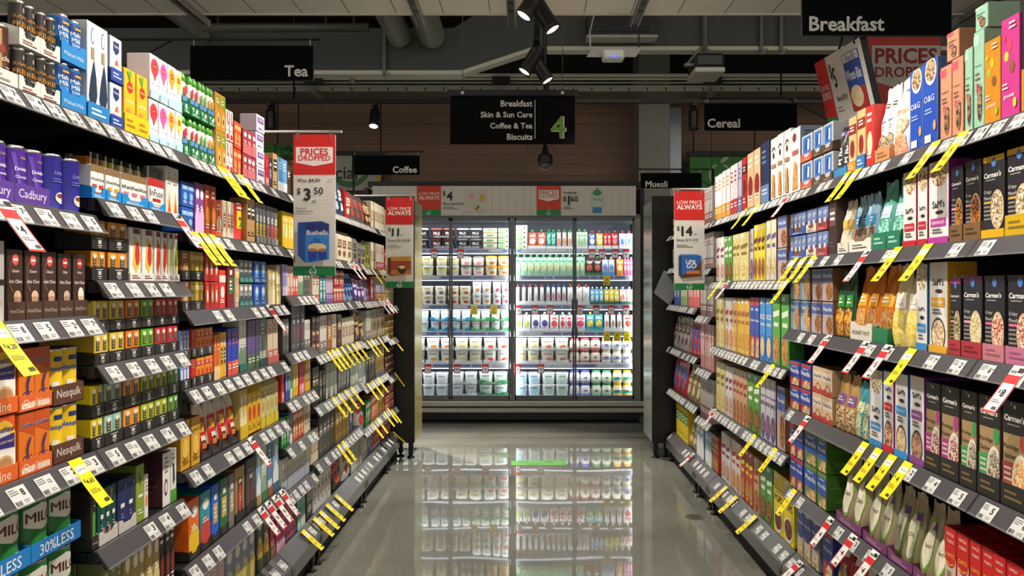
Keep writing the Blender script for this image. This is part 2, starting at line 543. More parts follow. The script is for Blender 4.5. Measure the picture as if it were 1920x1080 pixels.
# conduit bundle and perforated cable tray
D1 = 7.6
root = empty('cable_tray', (0, D1, Z(170, D1)))
tag(root, 'long perforated grey cable tray under a bundle of conduits', 'cable tray')
L1 = (0, D1, Z(170, D1))
for k in range(5):
    mb = MB(); zz = Z(141 + 5.5 * k, D1)
    mb.tube([(-5.8, D1 + 0.03 * k, zz), (5.8, D1 + 0.03 * k, zz)], 0.0125 if k else 0.02, 'e9e7da:r' if k != 2 else 'c4c2b4:r', 8)
    child(mb, 'conduit', root, L1)
mb = MB()
mb.box(-5.8, 5.8, D1, D1 + 0.012, Z(171, D1), Z(163, D1), 'b9b9ac:r')
xx = -5.8
while xx < 5.8:
    mb.box(xx, xx + 0.012, D1 - 0.004, D1, Z(170, D1), Z(164, D1), '2a2a28'); xx += 0.19
mb.box(-5.8, 5.8, D1, D1 + 0.3, Z(172, D1), Z(171, D1), '7c7d76')
child(mb, 'tray_channel', root, L1)
for px in (590, 940, 1335):
    mb = MB(); xx = X(px, D1)
    mb.box(xx - 0.09, xx + 0.09, D1 - 0.05, D1 - 0.02, Z(160, D1), Z(146, D1), '34342f')
    mb.box(xx - 0.03, xx + 0.03, D1 - 0.09, D1 + 0.3, Z(175, D1), Z(168, D1), 'a0a098')
    mb.tube([(xx + 0.06, D1 + 0.2, Z(160, D1)), (xx + 0.06, D1 + 0.2, 4.2)], 0.012, '55554f')
    child(mb, 'tray_bracket', root, L1)

# far lighting rail with its three heads
D2 = 7.0; zr = Z(190, D2)
mb = MB(); mb.box(-3.4, 4.2, D2 - 0.02, D2 + 0.02, zr - 0.02, zr + 0.02, '151515')
for xx in (-2.2, 0.2, 2.4):
    mb.tube([(xx, D2, zr), (xx, D2, 4.2)], 0.008, '222222')
tag(mb.obj('lighting_rail'), 'long black lighting rail across the timber wall', 'lighting rail')

def spot_head(loc, aim, name, label, group, lit, energy=0.0, size=1.55, r=0.045, ln=0.16):
    """black cylindrical track head: adaptor, yoke, barrel and lens; its own lamp inside when lit"""
    root = empty(name, loc); tag(root, label, 'spotlight', group)
    a = MB(); a.box(-0.02, 0.02, -0.07, 0.07, -0.035, 0, '141414'); a.tube([(0, 0, -0.035), (0, 0, -0.07)], 0.012, '141414'); a.obj('track_adaptor', root)
    d = (Vector(aim) - Vector(loc)).normalized()
    q = d.to_track_quat('-Z', 'Y')
    b = MB(); b.lathe([(r * 0.8, 0.03), (r, 0.02), (r, 0), (r, -ln + 0.03), (r * 1.02, -ln), (r * 0.9, -ln), (r * 0.86, -ln + 0.012)], '1a1a1b', 24, capt=False)
    b.lathe([(r * 0.5, 0.05), (r * 0.8, 0.03)], '1a1a1b', 24)
    br = b.obj('barrel', root); br.location = (0, 0, -0.09); br.rotation_euler = q.to_euler()
    l = MB(); l.lathe([(r * 0.85, -ln + 0.010), (r * 0.85, -ln + 0.011)], 'emit:fff1dc:9' if lit else '55544f:g', 24)
    l.obj('lens', br)
    if lit and energy:
        ld = bpy.data.lights.new('track_spot', 'SPOT'); ld.energy = energy; ld.spot_size = size; ld.spot_blend = 0.75
        ld.shadow_soft_size = 0.035; ld.color = (1.0, 0.925, 0.81)
        lo_ = bpy.data.objects.new('track_spot', ld); COL.objects.link(lo_); lo_.parent = br; lo_.location = (0, 0, -ln - 0.02)

for px, lit, lb in ((508, False, 'unlit black spotlight on the far rail, above the tea shelves'), (703, True, 'lit spotlight on the far rail, glowing against the timber wall'), (935, True, 'lit spotlight on the far rail, behind the aisle sign'), (1300, False, 'unlit black spotlight on the far rail, beside the cereal sign')):
    xx = X(px, D2); z0 = zr - 0.02
    spot_head((xx, D2, z0), (xx + (0.05 if px < 600 else 0), D2 - (1.35 if lit else 0.0), 0.2), 'rail_spotlight', lb, 'spotlights on the far rail', lit, 420 if lit else 0, 1.15)
# aisle track with pairs of heads
mb = MB(); mb.box(0.045, 0.08, -1.0, 5.25, TRACK_Z, TRACK_Z + 0.035, '1c1c1c')
mb.tube([(0.0625, 5.15, TRACK_Z + 0.03), (0.0625, 5.15, 4.2)], 0.008, '55554f')
for yy in (-0.5, 1.5, 3.5):
    mb.tube([(0.0625, yy, TRACK_Z + 0.03), (0.0625, yy, 3.05)], 0.012, '222222')
tag(mb.obj('ceiling_track'), 'black spotlight track running along the aisle under the ceiling', 'lighting rail')
for k, yy in enumerate(HEAD_Y):
    vis = {4: 'on the track at the ceiling edge', 5: 'at the track far end'}.get(k, 'on the aisle track, ' + ('first', 'second', 'third', 'fourth', '', '')[k] + ' pair')
    spot_head((0.0625, yy, TRACK_Z), (-1.25, yy - 0.3, 0.8), 'track_spotlight', 'black spotlight aimed at the tea side, ' + vis, 'spotlights on the aisle track', True, SPOT_W)
    spot_head((0.0625, yy + 0.2, TRACK_Z), (1.35, yy - 0.05, 0.8), 'track_spotlight', 'black spotlight aimed at the muesli side, ' + vis, 'spotlights on the aisle track', True, SPOT_W)

# thin channels fixed under the ceiling
for px, lb in ((385, 'steel ceiling channel above the tea sign'), (790, 'steel ceiling channel above the dark pipes'), (960, 'steel ceiling channel beside the aisle spotlights'), (1190, 'steel ceiling channel above the black vent grille'), (1795, 'steel ceiling channel behind the breakfast sign')):
    xx = X(px, 4.7)
    mb = MB(); mb.box(xx - 0.026, xx + 0.026, -1.0, 4.72, 3.018, 3.022, '5a5a55'); mb.box(xx - 0.026, xx - 0.021, -1.0, 4.72, 3.0, 3.04, '8f8f86'); mb.box(xx + 0.021, xx + 0.026, -1.0, 4.72, 3.0, 3.04, 'a8a89e')
    for k in range(40):
        mb.box(xx - 0.012, xx + 0.012, -0.6 + k * 0.13, -0.55 + k * 0.13, 3.015, 3.018, '2a2a28')
    tag(mb.obj('ceiling_channel'), lb, 'channel', 'steel channels under the ceiling')
# sprinklers
for px, py, yy, lb in ((525, 5, 4.0, 'small brass sprinkler under the white ceiling'), (661, 148, 6.5, 'small sprinkler under the dark duct')):
    mb = MB(); xx = X(px, yy); zt = 3.04 if yy < 5 else lo - 0.034
    mb.lathe([(0.03, zt - 0.012), (0.03, zt)], 'b9b6ac', 14, xx, yy); mb.lathe([(0.022, zt - 0.05), (0.022, zt - 0.012)], '77756c', 12, xx, yy)
    mb.lathe([(0.004, zt - 0.1), (0.008, zt - 0.05)], 'a8925a:m', 8, xx, yy); mb.lathe([(0.02, zt - 0.102), (0.02, zt - 0.1)], 'a8925a:m', 12, xx, yy)
    tag(mb.obj('sprinkler'), lb, 'sprinkler')
# vent grille on the duct, access point, projector, dome camera
mb = MB(); x0, x1, z0, z1 = X(1100, 6.36), X(1226, 6.36), Z(75, 6.36), Z(31, 6.36)
mb.box(x0, x1, 6.25, D0 - 0.001, z0, z1, '0c0c0d')
root = mb.obj('vent_grille'); tag(root, 'black rectangular vent grille on the duct face', 'vent')
mb = MB()
for k in range(22):
    xx = x0 + 0.06 + (x1 - x0 - 0.12) * k / 21; mb.box(xx - 0.004, xx + 0.004, 6.235, 6.249, z0 + 0.03, z1 - 0.02, '2b2b33')
for k in range(7):
    zz = z0 + 0.04 + (z1 - z0 - 0.08) * k / 6; mb.box(x0 + 0.05, x1 - 0.05, 6.24, 6.249, zz - 0.003, zz + 0.003, '2b2b33')
mb.obj('grille_bars', root)
mb = MB(); mb.box(x0 - 0.01, x1 + 0.01, 6.22, D0 - 0.03, z0 - 0.024, z0 - 0.001, '9d9d92'); mb.obj('vent_ledge', root)
ya = 5.6; xa_, za = X(1150, ya), Z(104, ya)
mb = MB(); mb.add([(X(1100, ya), ya, Z(107, ya)), (X(1192, ya), ya, Z(107, ya)), (X(1206, ya), ya + 0.06, Z(84, ya)), (X(1112, ya), ya + 0.06, Z(84, ya)),
                   (X(1100, ya), ya, Z(106, ya)), (X(1192, ya), ya, Z(106, ya)), (X(1206, ya), ya + 0.065, Z(83.5, ya)), (X(1112, ya), ya + 0.065, Z(83.5, ya))],
                  [(0, 3, 2, 1), (4, 5, 6, 7), (0, 1, 5, 4), (1, 2, 6, 5), (2, 3, 7, 6), (3, 0, 4, 7)], 'b4b1aa')
root = mb.obj('wireless_access_point'); tag(root, 'white wireless access point on a tilted steel plate', 'access point')
mb = MB(); mb.cbox(X(1129, ya), X(1170, ya), ya - 0.06, ya + 0.06, Z(114, ya), Z(96, ya), 0.02, 'd6d6d0'); mb.obj('access_point_box', root)
mb = MB(); mb.box(X(1143, ya), X(1154, ya), ya - 0.064, ya - 0.061, Z(112, ya), Z(109, ya), 'emit:3848ff:3'); o = mb.obj('status_light', root); o['label'] = 'small blue status light'
mb = MB(); mb.tube([(X(1108, ya), ya + 0.05, Z(84, ya)), (X(1106, ya), ya, Z(60, ya)), (X(1113, ya), ya - 0.2, Z(32, ya)), (X(1120, ya), 4.58, 3.04)], 0.005, 'c9c6bb', 6); mb.obj('hanging_cable', root)
mb = MB(); mb.tube([(X(1200, ya), ya + 0.06, Z(84, ya)), (X(1200, ya), ya + 0.06, 4.2)], 0.006, '3a3a3a', 6); mb.obj('support_rod', root)
yp = 5.9
mb = MB(); mb.cbox(X(1303, yp), X(1360, yp), yp, yp + 0.3, Z(126, yp), Z(98, yp), 0.03, '26282a')
root = mb.obj('ceiling_projector'); tag(root, 'dark boxy projector hanging on a rod below the duct', 'projector')
mb = MB(); mb.cbox(X(1302, yp), X(1359, yp), yp - 0.02, yp + 0.28, Z(136, yp), Z(126.5, yp), 0.02, 'b9b9ac'); mb.obj('projector_base', root)
mb = MB(); mb.tube([(X(1331, yp), yp + 0.15, Z(98, yp)), (X(1331, yp), yp + 0.15, 4.2)], 0.018, '6a6c6e'); mb.obj('hanging_rod', root)
mb = MB(); mb.box(X(1286, yp), X(1303, yp), yp + 0.05, yp + 0.09, Z(119, yp), Z(115, yp), '77776e'); mb.tube([(X(1290, yp), yp + 0.1, Z(118, yp)), (X(1322, yp), yp + 0.1, Z(80, yp))], 0.014, '77776e'); mb.obj('side_bracket', root)
yd = 6.1; xd, zd = X(1022, yd), Z(303, yd)
mb = MB(); mb.lathe([(0.022, zd + 0.12), (0.03, zd + 0.07), (0.06, zd + 0.05), (0.064, zd), (0.060, zd - 0.02)], '17181a', 24, xd, yd)
root = mb.obj('dome_camera'); tag(root, 'black dome security camera hanging below the aisle sign', 'security camera')
mb = MB(); mb.lathe([(0.012, zd - 0.072), (0.035, zd - 0.062), (0.052, zd - 0.045), (0.058, zd - 0.021)], '50504c:g', 24, xd, yd); mb.obj('lens_dome', root)
mb = MB(); mb.tube([(xd, yd, zd + 0.1), (xd, yd, 4.2)], 0.016, '121212', 10); mb.obj('drop_pole', root)

# ------------------------------------------------------------------ signs
def flat_F(w, h, y):
    return lambda u, v, l: ((u - 0.5) * w, y - l, v * h)
def board(name, label, cat, x0, x1, y, z0, z1, spec, art, th=0.012, group=None, edge=None):
    """a real hanging panel, printed on its near face; origin at its bottom centre"""
    w, h = x1 - x0, z1 - z0
    mb = MB(); mb.cbox(-w / 2, w / 2, 0, th, 0, h, 0.002, spec, edge or spec)
    decal(mb, art, flat_F(w, h, 0), w, h, lift=0.0008)
    o = mb.obj(name, None, ((x0 + x1) / 2, y, z0)); tag(o, label, cat, group)
    return o
def rod(parent, pts, r, spec='101010', name='hanging_rod'):
    mb = MB(); q = parent.location
    mb.tube([(p[0] - q.x, p[1] - q.y, p[2] - q.z) for p in pts], r, spec, 8)
    return mb.obj(name, parent)

WH = 'd9d8d2'
def cat_sign(px0, px1, y, z0, z1, word, u, uw, label, mast, arm):
    o = board('category_sign', label, 'sign', X(px0, y), X(px1, y), y, z0, z1, '08090c:k', [T(word, u, 0.27, uw, WH, 0.024, 0.42)], 0.01, 'black category signs over the shelves', '3a3a3a')
    xm = X(arm, y)
    rod(o, [(X(px0, y) + 0.0, y + 0.005, z1 + 0.03), (X(px1, y) + (0.03 if px1 < VX else 0.0), y + 0.005, z1 + 0.03), (xm, y + 0.005, z1 + 0.06)] if False else [(min(xm, X(px0, y) - 0.02), y + 0.005, z1 + 0.03), (max(xm, X(px1, y) + 0.03), y + 0.005, z1 + 0.03)], 0.006)
    for px in (px0 + 0.03 * (px1 - px0), px1 - 0.03 * (px1 - px0)):
        xx = X(px, y)
        rod(o, [(xx, y + 0.005, z1 - 0.01), (xx + 0.006, y - 0.008, z1 + 0.015), (xx, y + 0.005, z1 + 0.042), (xx - 0.006, y + 0.018, z1 + 0.015), (xx, y + 0.005, z1 - 0.01)], 0.003, 'b9b9b4:m', 'sign_clip')
    rod(o, [(xm, y + 0.005, z1 + 0.03), (xm, y + 0.005, mast)], 0.010, '161616', 'sign_mast')
    sg = -1 if px1 < VX else 1
    rod(o, [(xm, y + 0.005, z1 - 0.12), (xm - sg * 0.28, y + 0.005, z1 + 0.03)], 0.005, '161616', 'brace')
    return o
cat_sign(356, 588, 3.55, Z(151, 3.55), Z(85, 3.55), 'Tea', 0.86, 0.19, 'black hanging sign reading Tea, over the left shelves', 1.9, 215)
cat_sign(660, 787, 6.2, Z(328, 6.2), Z(291, 6.2), 'Coffee', 0.78, 0.36, 'black hanging sign reading Coffee, beyond the left shelves', 2.001, 663)
cat_sign(1320, 1495, 4.77, Z(245, 4.77), Z(193, 4.77), 'Cereal', 0.21, 0.35, 'black hanging sign reading Cereal, over the right shelves', 1.95, 1560)
cat_sign(1201, 1316, 6.2, Z(353, 6.2), Z(324, 6.2), 'Muesli', 0.26, 0.36, 'black hanging sign reading Muesli, beside the concrete column', 2.001, 1337)
o = board('category_sign', 'black hanging sign reading Breakfast, nearest sign on the right', 'sign', X(1503, 2.96), X(1785, 2.96), 2.96, Z(67, 2.96), Z(-12, 2.96), '08090c:k', [T('Breakfast', 0.30, 0.285, 0.50, 'd6d6d2', 0.024, 0.42)], 0.01, 'black category signs over the shelves', '3a3a3a')
for px in (1515, 1775):
    rod(o, [(X(px, 2.96), 2.965, Z(-12, 2.96)), (X(px, 2.96), 2.965, 3.04)], 0.004, '9a9a94')
# aisle number sign
ys = 5.3
art = []
for k, (s, uw) in enumerate((('Breakfast', 0.255), ('Skin & Sun Care', 0.415), ('Coffee & Tea', 0.34), ('Biscuits', 0.205))):
    art.append(T(s, 0.66 - uw / 2, 0.775 - k * 0.213, uw, 'c9c9c4', 0.02, 0.16))
art += [R(0.677, 0.10, 0.683, 0.84, 'b5b5b0'), T('4', 0.872, 0.315, 0.16, 'd8dcd0', 0.02, 0.42), T('4', 0.865, 0.325, 0.16, '5e8a34', 0.02, 0.42)]
o = board('aisle_sign', 'black aisle sign with a green number four over the aisle', 'sign', X(844, ys), X(1078, ys), ys, Z(270, ys), Z(172, ys), '0a0a0d:k', art)
w = X(1078, ys) - X(844, ys); h = Z(172, ys) - Z(270, ys)
mb = MB(); mb.box(-w / 2 - 0.02, w / 2 + 0.02, -0.012, 0.022, h - 0.03, h + 0.012, '121214')
for u in (0.12, 0.88):
    mb.lathe([(0.009, h - 0.02), (0.009, h - 0.0201)], 'b0b0aa:m', 8)
mb.obj('hanging_bar', o)
for u in (0.1, 0.9):
    mb = MB(); mb.tube([((u - 0.5) * w, 0.005, h), ((u - 0.5) * w, 0.005, 4.2 - o.location.z)], 0.003, '4a4a48', 6); mb.obj('hanging_wire', o)
    mb = MB(); mb.add([((u - 0.5) * w + 0.012 * math.cos(a * 0.785), -0.0125, h - 0.01 + 0.012 * math.sin(a * 0.785)) for a in range(8)], [list(range(8))], 'c4c4be'); mb.obj('fixing_button', o)

# hanging price tickets beside the shelves
RED, GRN, TWH = 'cf1f1c', '128048', 'e2e1dc'
def price_board(px0, px1, py0, py1, y, art, label, rodpx):
    o = board('hanging_price_sign', label, 'price sign', X(px0, y), X(px1, y), y, Z(py1, y), Z(py0, y), TWH, art, 0.004, 'tall price signs hung from rods')
    zt = Z(py0, y) + 0.012
    rod(o, [(X(rodpx[0], y), y + 0.002, zt), (X(rodpx[1], y), y + 0.002, zt)], 0.005, 'cfd0cb')
    for px in (px0 + (px1 - px0) * 0.1, px1 - (px1 - px0) * 0.1):
        mb = MB(); w_ = 0.006; xx = X(px, y) - o.location.x; hh = zt - o.location.z
        mb.box(xx - w_, xx + w_, -0.004, -0.0005, hh - 0.035, hh + 0.006, 'clear'); mb.box(xx - w_, xx + w_, 0.0045, 0.008, hh - 0.035, hh + 0.006, 'clear'); mb.obj('sign_clip', o)
    return o
low = lambda v: [T('LOW PRICE', 0.5, v + 0.02, 0.82, 'f2eeea', 0.012, 0.05), T('ALWAYS', 0.5, v - 0.028, 0.84, 'f5f1ee', 0.03, 0.06)]
a1 = [R(0, 0.715, 1, 1, RED), P([(0.06, 0.91), (0.06, 0.80), (0.5, 0.775), (0.94, 0.80), (0.94, 0.91)], 'efeae6'),
      T('PRICES', 0.5, 0.877, 0.76, RED, 0.03, 0.05), T('DROPPED', 0.5, 0.832, 0.76, RED, 0.022, 0.04),
      T('Was $4.29', 0.36, 0.672, 0.56, '1c1c1c', 0.008, 0.03), R(0.38, 0.6725, 0.66, 0.675, '1c1c1c'), T('$', 0.13, 0.595, 0.13, '161616', 0.014, 0.05), T('3', 0.33, 0.575, 0.26, '161616', 0.034, 0.09), T('50', 0.6, 0.60, 0.3, '161616', 0.012, 0.05), T('ea', 0.5, 0.525, 0.1, '333333', 0.004),
      R(0.05, 0.508, 0.95, 0.5095, 'b5b5b0'), T('4c per ea', 0.18, 0.475, 0.24, '333333', 0.004), *lines(0.05, 0.7, 0.443, 0.463, 1, 'a5a5a0'), R(0.82, 0.675, 0.95, 0.681, 'b5b5b0'),
      R(0, 0, 1, 0.066, GRN), *rich('e8efe9', 0.47, 0.028, 0.085, 0.3),
      P([(0.12, 0.145), (0.3, 0.09), (0.3, 0.37), (0.12, 0.375)], '1b4f9e'), P([(0.3, 0.09), (0.86, 0.115), (0.86, 0.365), (0.3, 0.37)], '2f86d6'), P([(0.12, 0.375), (0.3, 0.37), (0.86, 0.365), (0.68, 0.385)], '1c3f86'),
      P([(0.3, 0.30), (0.86, 0.30), (0.86, 0.365), (0.3, 0.37)], '16307c'), T('Bushells', 0.58, 0.305, 0.5, 'ffffff', 0.012, 0.05), T('Blue', 0.56, 0.258, 0.16, '16307c', 0.004, 0.03, 0, 0.3), T('LABEL', 0.57, 0.232, 0.27, '142a6a', 0.006, 0.03),
      E(0.58, 0.2, 0.22, 0.03, 'e6d7a8'), P([(0.38, 0.105), (0.56, 0.112), (0.58, 0.18), (0.37, 0.178)], '1d3fb0'), P([(0.62, 0.112), (0.8, 0.12), (0.8, 0.178), (0.6, 0.18)], '1d3fb0'), E(0.475, 0.18, 0.1, 0.012, 'b5764a'), E(0.7, 0.18, 0.1, 0.012, 'b5764a'),
      R(0.035, 0.09, 0.06, 0.14, '555555')]
price_board(550, 629, 252, 517, 3.08, a1, 'red and white price sign reading 3.50, hanging by the tea shelves', (492, 641))
a2 = [R(0, 0.70, 1, 1, RED), *low(0.855), T('$', 0.14, 0.645, 0.12, '161616', 0.012, 0.05), T('11', 0.36, 0.615, 0.26, '161616', 0.034, 0.09), T('ea', 0.58, 0.585, 0.09, '333333', 0.004),
      T('Since 30/10/18', 0.47, 0.525, 0.8, '222222', 0.008, 0.03), *lines(0.07, 0.6, 0.44, 0.475, 2, '8d8d88'), R(0, 0, 1, 0.07, GRN), *rich('e8efe9', 0.5, 0.03, 0.09, 0.28),
      P([(0.08, 0.16), (0.2, 0.13), (0.2, 0.34), (0.08, 0.33)], '6a2a14'), P([(0.2, 0.13), (0.92, 0.15), (0.92, 0.35), (0.2, 0.345)], 'a2421a'), R(0.2, 0.3, 0.92, 0.347, 'd9a63a'), R(0.2, 0.145, 0.92, 0.2, 'c27a3a'), T('VALUE PACK', 0.56, 0.322, 0.6, '8a2a12', 0.008), E(0.6, 0.21, 0.15, 0.055, '3a1a10'), E(0.6, 0.23, 0.12, 0.02, 'e7c79c')]
price_board(723, 775, 370, 540, 5.0, a2, 'red and white price sign reading 11, hanging by the coffee shelves', (664, 778))
a3 = [R(0, 0.705, 1, 1, RED), *low(0.865), T('$', 0.13, 0.62, 0.12, '161616', 0.012, 0.05), T('14', 0.42, 0.595, 0.38, '161616', 0.034, 0.1), T('ea', 0.7, 0.565, 0.08, '333333', 0.004),
      T('Since 5/11/19', 0.42, 0.505, 0.7, '222222', 0.008, 0.03), R(0.06, 0.475, 0.9, 0.4765, 'b5b5b0'), *lines(0.07, 0.65, 0.425, 0.46, 2, '8d8d88'), R(0, 0, 1, 0.068, GRN), *rich('e8efe9', 0.5, 0.03, 0.09, 0.28),
      P([(0.14, 0.15), (0.24, 0.12), (0.24, 0.345), (0.14, 0.345)], '143a78'), P([(0.24, 0.12), (0.88, 0.14), (0.88, 0.345), (0.24, 0.345)], '2360b8'), P([(0.24, 0.12), (0.88, 0.14), (0.88, 0.3), (0.6, 0.17), (0.24, 0.16)], '5e321c'), P([(0.14, 0.345), (0.24, 0.345), (0.88, 0.345), (0.74, 0.36), (0.2, 0.36)], '3a78c8'), T('UP&', 0.54, 0.285, 0.34, 'ffffff', 0.016, 0.04, 0, 0.2), T('GO', 0.56, 0.245, 0.34, 'ffffff', 0.016, 0.05, 0, 0.2), R(0.4, 0.165, 0.84, 0.195, 'd9782a')]
price_board(1264, 1321, 358, 544, 4.5, a3, 'red and white price sign reading 14, hanging by the muesli shelves', (1262, 1328))

# wide red board and tilted ticket above the right shelves
a4 = [R(0, 0.22, 1, 1, 'b5352a'), R(0, 0.12, 1, 0.22, '2e7a3c'), P([(0.05, 0.95), (0.05, 0.73), (0.52, 0.67), (0.99, 0.73), (0.99, 0.95)], 'bfb8b0'), T('PRICES', 0.52, 0.885, 0.86, '8e1f1c', 0.03, 0.11), T('DROPPED', 0.52, 0.785, 0.86, '8e1f1c', 0.022, 0.085)]
o = board('promotion_board', 'large red promotion board standing behind the granola boxes', 'sign', X(1628, 3.7), X(1764, 3.7), 3.7, 1.785, Z(70, 3.7), 'b5352a', a4, 0.02)
for dx in (-0.15, 0.15):
    rod(o, [(o.location.x + dx, 3.71, 1.79), (o.location.x + dx, 3.71, 0.0)], 0.012, '2a2a2a', 'support_post')
def quad_board(name, label, tl, tr, br, bl, spec, art, edge):
    """flat panel through four corners in space (printed on the front), with thickness"""
    TL, TR, BR, BL = map(Vector, (tl, tr, br, bl))
    n = (TR - TL).cross(BL - TL).normalized()
    org = (BL + BR) / 2
    if n.dot(Vector((0, 0, H)) - org) < 0:
        n = -n
    def F(u, v, l):
        p = BL.lerp(BR, u).lerp(TL.lerp(TR, u), v) + n * l - org
        return tuple(p)
    mb = MB()
    a = [F(0, 0, 0), F(1, 0, 0), F(1, 1, 0), F(0, 1, 0)]; b = [F(0, 0, -0.025), F(1, 0, -0.025), F(1, 1, -0.025), F(0, 1, -0.025)]
    mb.face(a, spec); mb.face(b[::-1], edge)
    for i in range(4):
        j = (i + 1) % 4
        mb.add([a[i], b[i], b[j], a[j]], [(0, 1, 2, 3)], edge)
    decal(mb, art, F, (BR - BL).length, (TL - BL).length, lift=0.0008)
    o = mb.obj(name, None, org); tag(o, label, 'sign'); return o, F
art = [R(0, 0, 0.27, 1, RED), R(0, 0, 0.27, 0.08, '1d8a48'), T('LOW PRICE', 0.13, 0.56, 0.22, 'f2eeea', 0.0), T('ALWAYS', 0.13, 0.43, 0.22, 'f5f1ee', 0.016), T('$', 0.34, 0.75, 0.05, '161616', 0.014), T('5', 0.40, 0.65, 0.1, '161616', 0.02, 0.3), T('Since 16/7/19', 0.46, 0.34, 0.22, '222222', 0.008), *lines(0.32, 0.46, 0.12, 0.22, 2, '8d8d88'),
       R(0.63, 0.1, 0.93, 0.9, '2b4ea8'), R(0.64, 0.78, 0.92, 0.89, 'e4e4e4'), T('Weet-Bix', 0.78, 0.83, 0.2, '2b4ea8', 0.008), T('Weet-Bix', 0.78, 0.6, 0.28, 'ffffff', 0.012), R(0.63, 0.1, 0.93, 0.42, 'b5302a'), E(0.76, 0.3, 0.11, 0.15, 'food:d7b070:efe2c8:60')]
o, _ = quad_board('tilted_price_board', 'tilted red and white price board reading 5, above the top shelf', (1.512, 3.9, 2.52), (1.345, 3.0, 2.358), (1.418, 3.0, 2.045), (1.585, 3.9, 2.207), 'e0ded8', art, '15161a')
rod(o, [(1.45, 3.46, 2.43), (1.50, 3.46, 2.62), (1.50, 3.46, 3.04)], 0.006, '2a2a2a')
rod(o, [(1.36, 3.08, 2.36), (1.42, 3.08, 2.6), (1.42, 3.08, 3.04)], 0.006, '2a2a2a')
# far signs on the timber wall
yw = 8.3
w0, w1 = X(560, yw), X(714, yw)
a5 = [T('Special', 0.42, 0.46, 0.66, '141414', 0.016, 0.5)] + [P(p[1], p[2]) for p in arc(0.62, 1.3, 0.34, 1.22, 180, 360, 0.14, '2f7d3c', 18)] + [P([(0.93, 0), (1, 0), (1, 0.45), (0.955, 0.45), (0.92, 0.2)], 'cfae2a')]
board('special_sign', 'pale far sign ending in cial with green and yellow edge', 'sign', w0, w1, yw, Z(357, yw), Z(292, yw), 'b9b8b0', a5, 0.02)
mb = MB(); mb.box(w0 - 0.02, w1 + 0.03, yw - 0.02, yw + 0.03, Z(292, yw) + 0.001, Z(284, yw), '0b0b0c')
mb.tube([(w1, yw, Z(290, yw)), (w1, yw, 4.2)], 0.006, '0b0b0c'); mb.tube([(w0, yw, Z(290, yw)), (w0, yw, 4.2)], 0.006, '0b0b0c')
tag(mb.obj('sign_header_bar'), 'black bar above the pale far special sign', 'sign bar')
board('green_logo_sign', 'bright green sign with a pale fruit logo on the far wall', 'sign', X(1293, yw), X(1420, yw), yw, Z(352, yw), Z(294, yw), '2c8f1c', rich('b9cdb0', 0.45, 0.42, 0.17, 2.2), 0.02)
mb = MB(); mb.box(X(1289, yw), X(1424, yw), yw - 0.02, yw + 0.03, Z(294, yw) + 0.001, Z(284, yw), '0b0b0c'); mb.tube([(X(1300, yw), yw, Z(286, yw)), (X(1300, yw), yw, 4.2)], 0.006, '0b0b0c'); mb.tube([(X(1415, yw), yw, Z(286, yw)), (X(1415, yw), yw, 4.2)], 0.006, '0b0b0c')
tag(mb.obj('sign_header_bar'), 'black bar above the bright green logo sign', 'sign bar')
mb = MB(); mb.box(X(497, yw), X(552, yw), yw, yw + 0.03, Z(296, yw), Z(271, yw), 'food:0e3a10:3f9a2c:14'); mb.tube([(X(520, yw), yw + 0.01, Z(272, yw)), (X(520, yw), yw + 0.01, 4.2)], 0.006, '0b0b0c')
tag(mb.obj('leaf_picture_panel'), 'small panel printed with green leaves on the far wall', 'sign')
mb = MB(); x0, x1 = X(1322, 6.9), X(1348, 6.9)
mb.box(x0, x1, 6.9, 6.92, Z(388, 6.9), Z(358, 6.9), 'c9342b')
decal(mb, [R(0.35, 0.3, 1, 0.9, 'e5e0da'), T('PRICES', 0.68, 0.6, 0.6, RED, 0.01)], lambda u, v, l: (x0 + u * (x1 - x0), 6.9 - l, Z(388, 6.9) + v * 0.15), x1 - x0, 0.15)
mb.tube([((x0 + x1) / 2, 6.91, Z(358, 6.9)), ((x0 + x1) / 2, 6.91, 4.2)], 0.004, '3a3a38')
tag(mb.obj('small_promotion_sign'), 'small red and white sign behind the muesli shelves end', 'sign')

# green floor sticker and the round floor cap
yf = 5.66
mb = MB(); mb.box(-0.21, 0.21, -0.075, 0.075, 0, 0.0016, '4f9a35')
decal(mb, [*lines(0.15, 0.4, 0.45, 0.8, 1, '2f6d22'), *lines(0.6, 0.85, 0.45, 0.8, 1, '2f6d22'), *lines(0.25, 0.75, 0.15, 0.35, 1, '2f6d22')], lambda u, v, l: ((u - 0.5) * 0.42, (v - 0.5) * 0.15, 0.0016 + l), 0.42, 0.15)
tag(mb.obj('floor_sticker', None, (X(1010, yf), yf, 0.0005)), 'green strip sticker on the floor before the fridge', 'floor sticker')
mb = MB(); mb.lathe([(0.055, 0), (0.055, 0.002)], '55534a', 24); mb.lathe([(0.04, 0.002), (0.04, 0.003)], '3b3a34', 24)
tag(mb.obj('floor_drain_cover', None, (X(1302, 4.34), 4.34, 0.0005)), 'round dark service cap set in the floor by the right shelves', 'floor cap')

# ------------------------------------------------------------------ shelving
LIPX = {-1: 0.993, 1: 1.082}            # outer lower edge of the price rails
PX = {-1: 1.035, 1: 1.120}              # front plane of the goods
def py_(side, px, plane=None):          # depth along the aisle of a point at pixel column px on the goods plane
    return FPX * (plane or PX[side]) / (side * (px - VX))
ORD = ['first', 'second', 'third', 'fourth', 'fifth', 'sixth', 'seventh', 'eighth', 'ninth', 'tenth', 'eleventh', 'twelfth', 'thirteenth', 'fourteenth', 'fifteenth', 'sixteenth', 'seventeenth', 'eighteenth', 'nineteenth', 'twentieth', 'twenty-first', 'twenty-second']
RT = {-1: math.pi / 2, 1: -math.pi / 2}

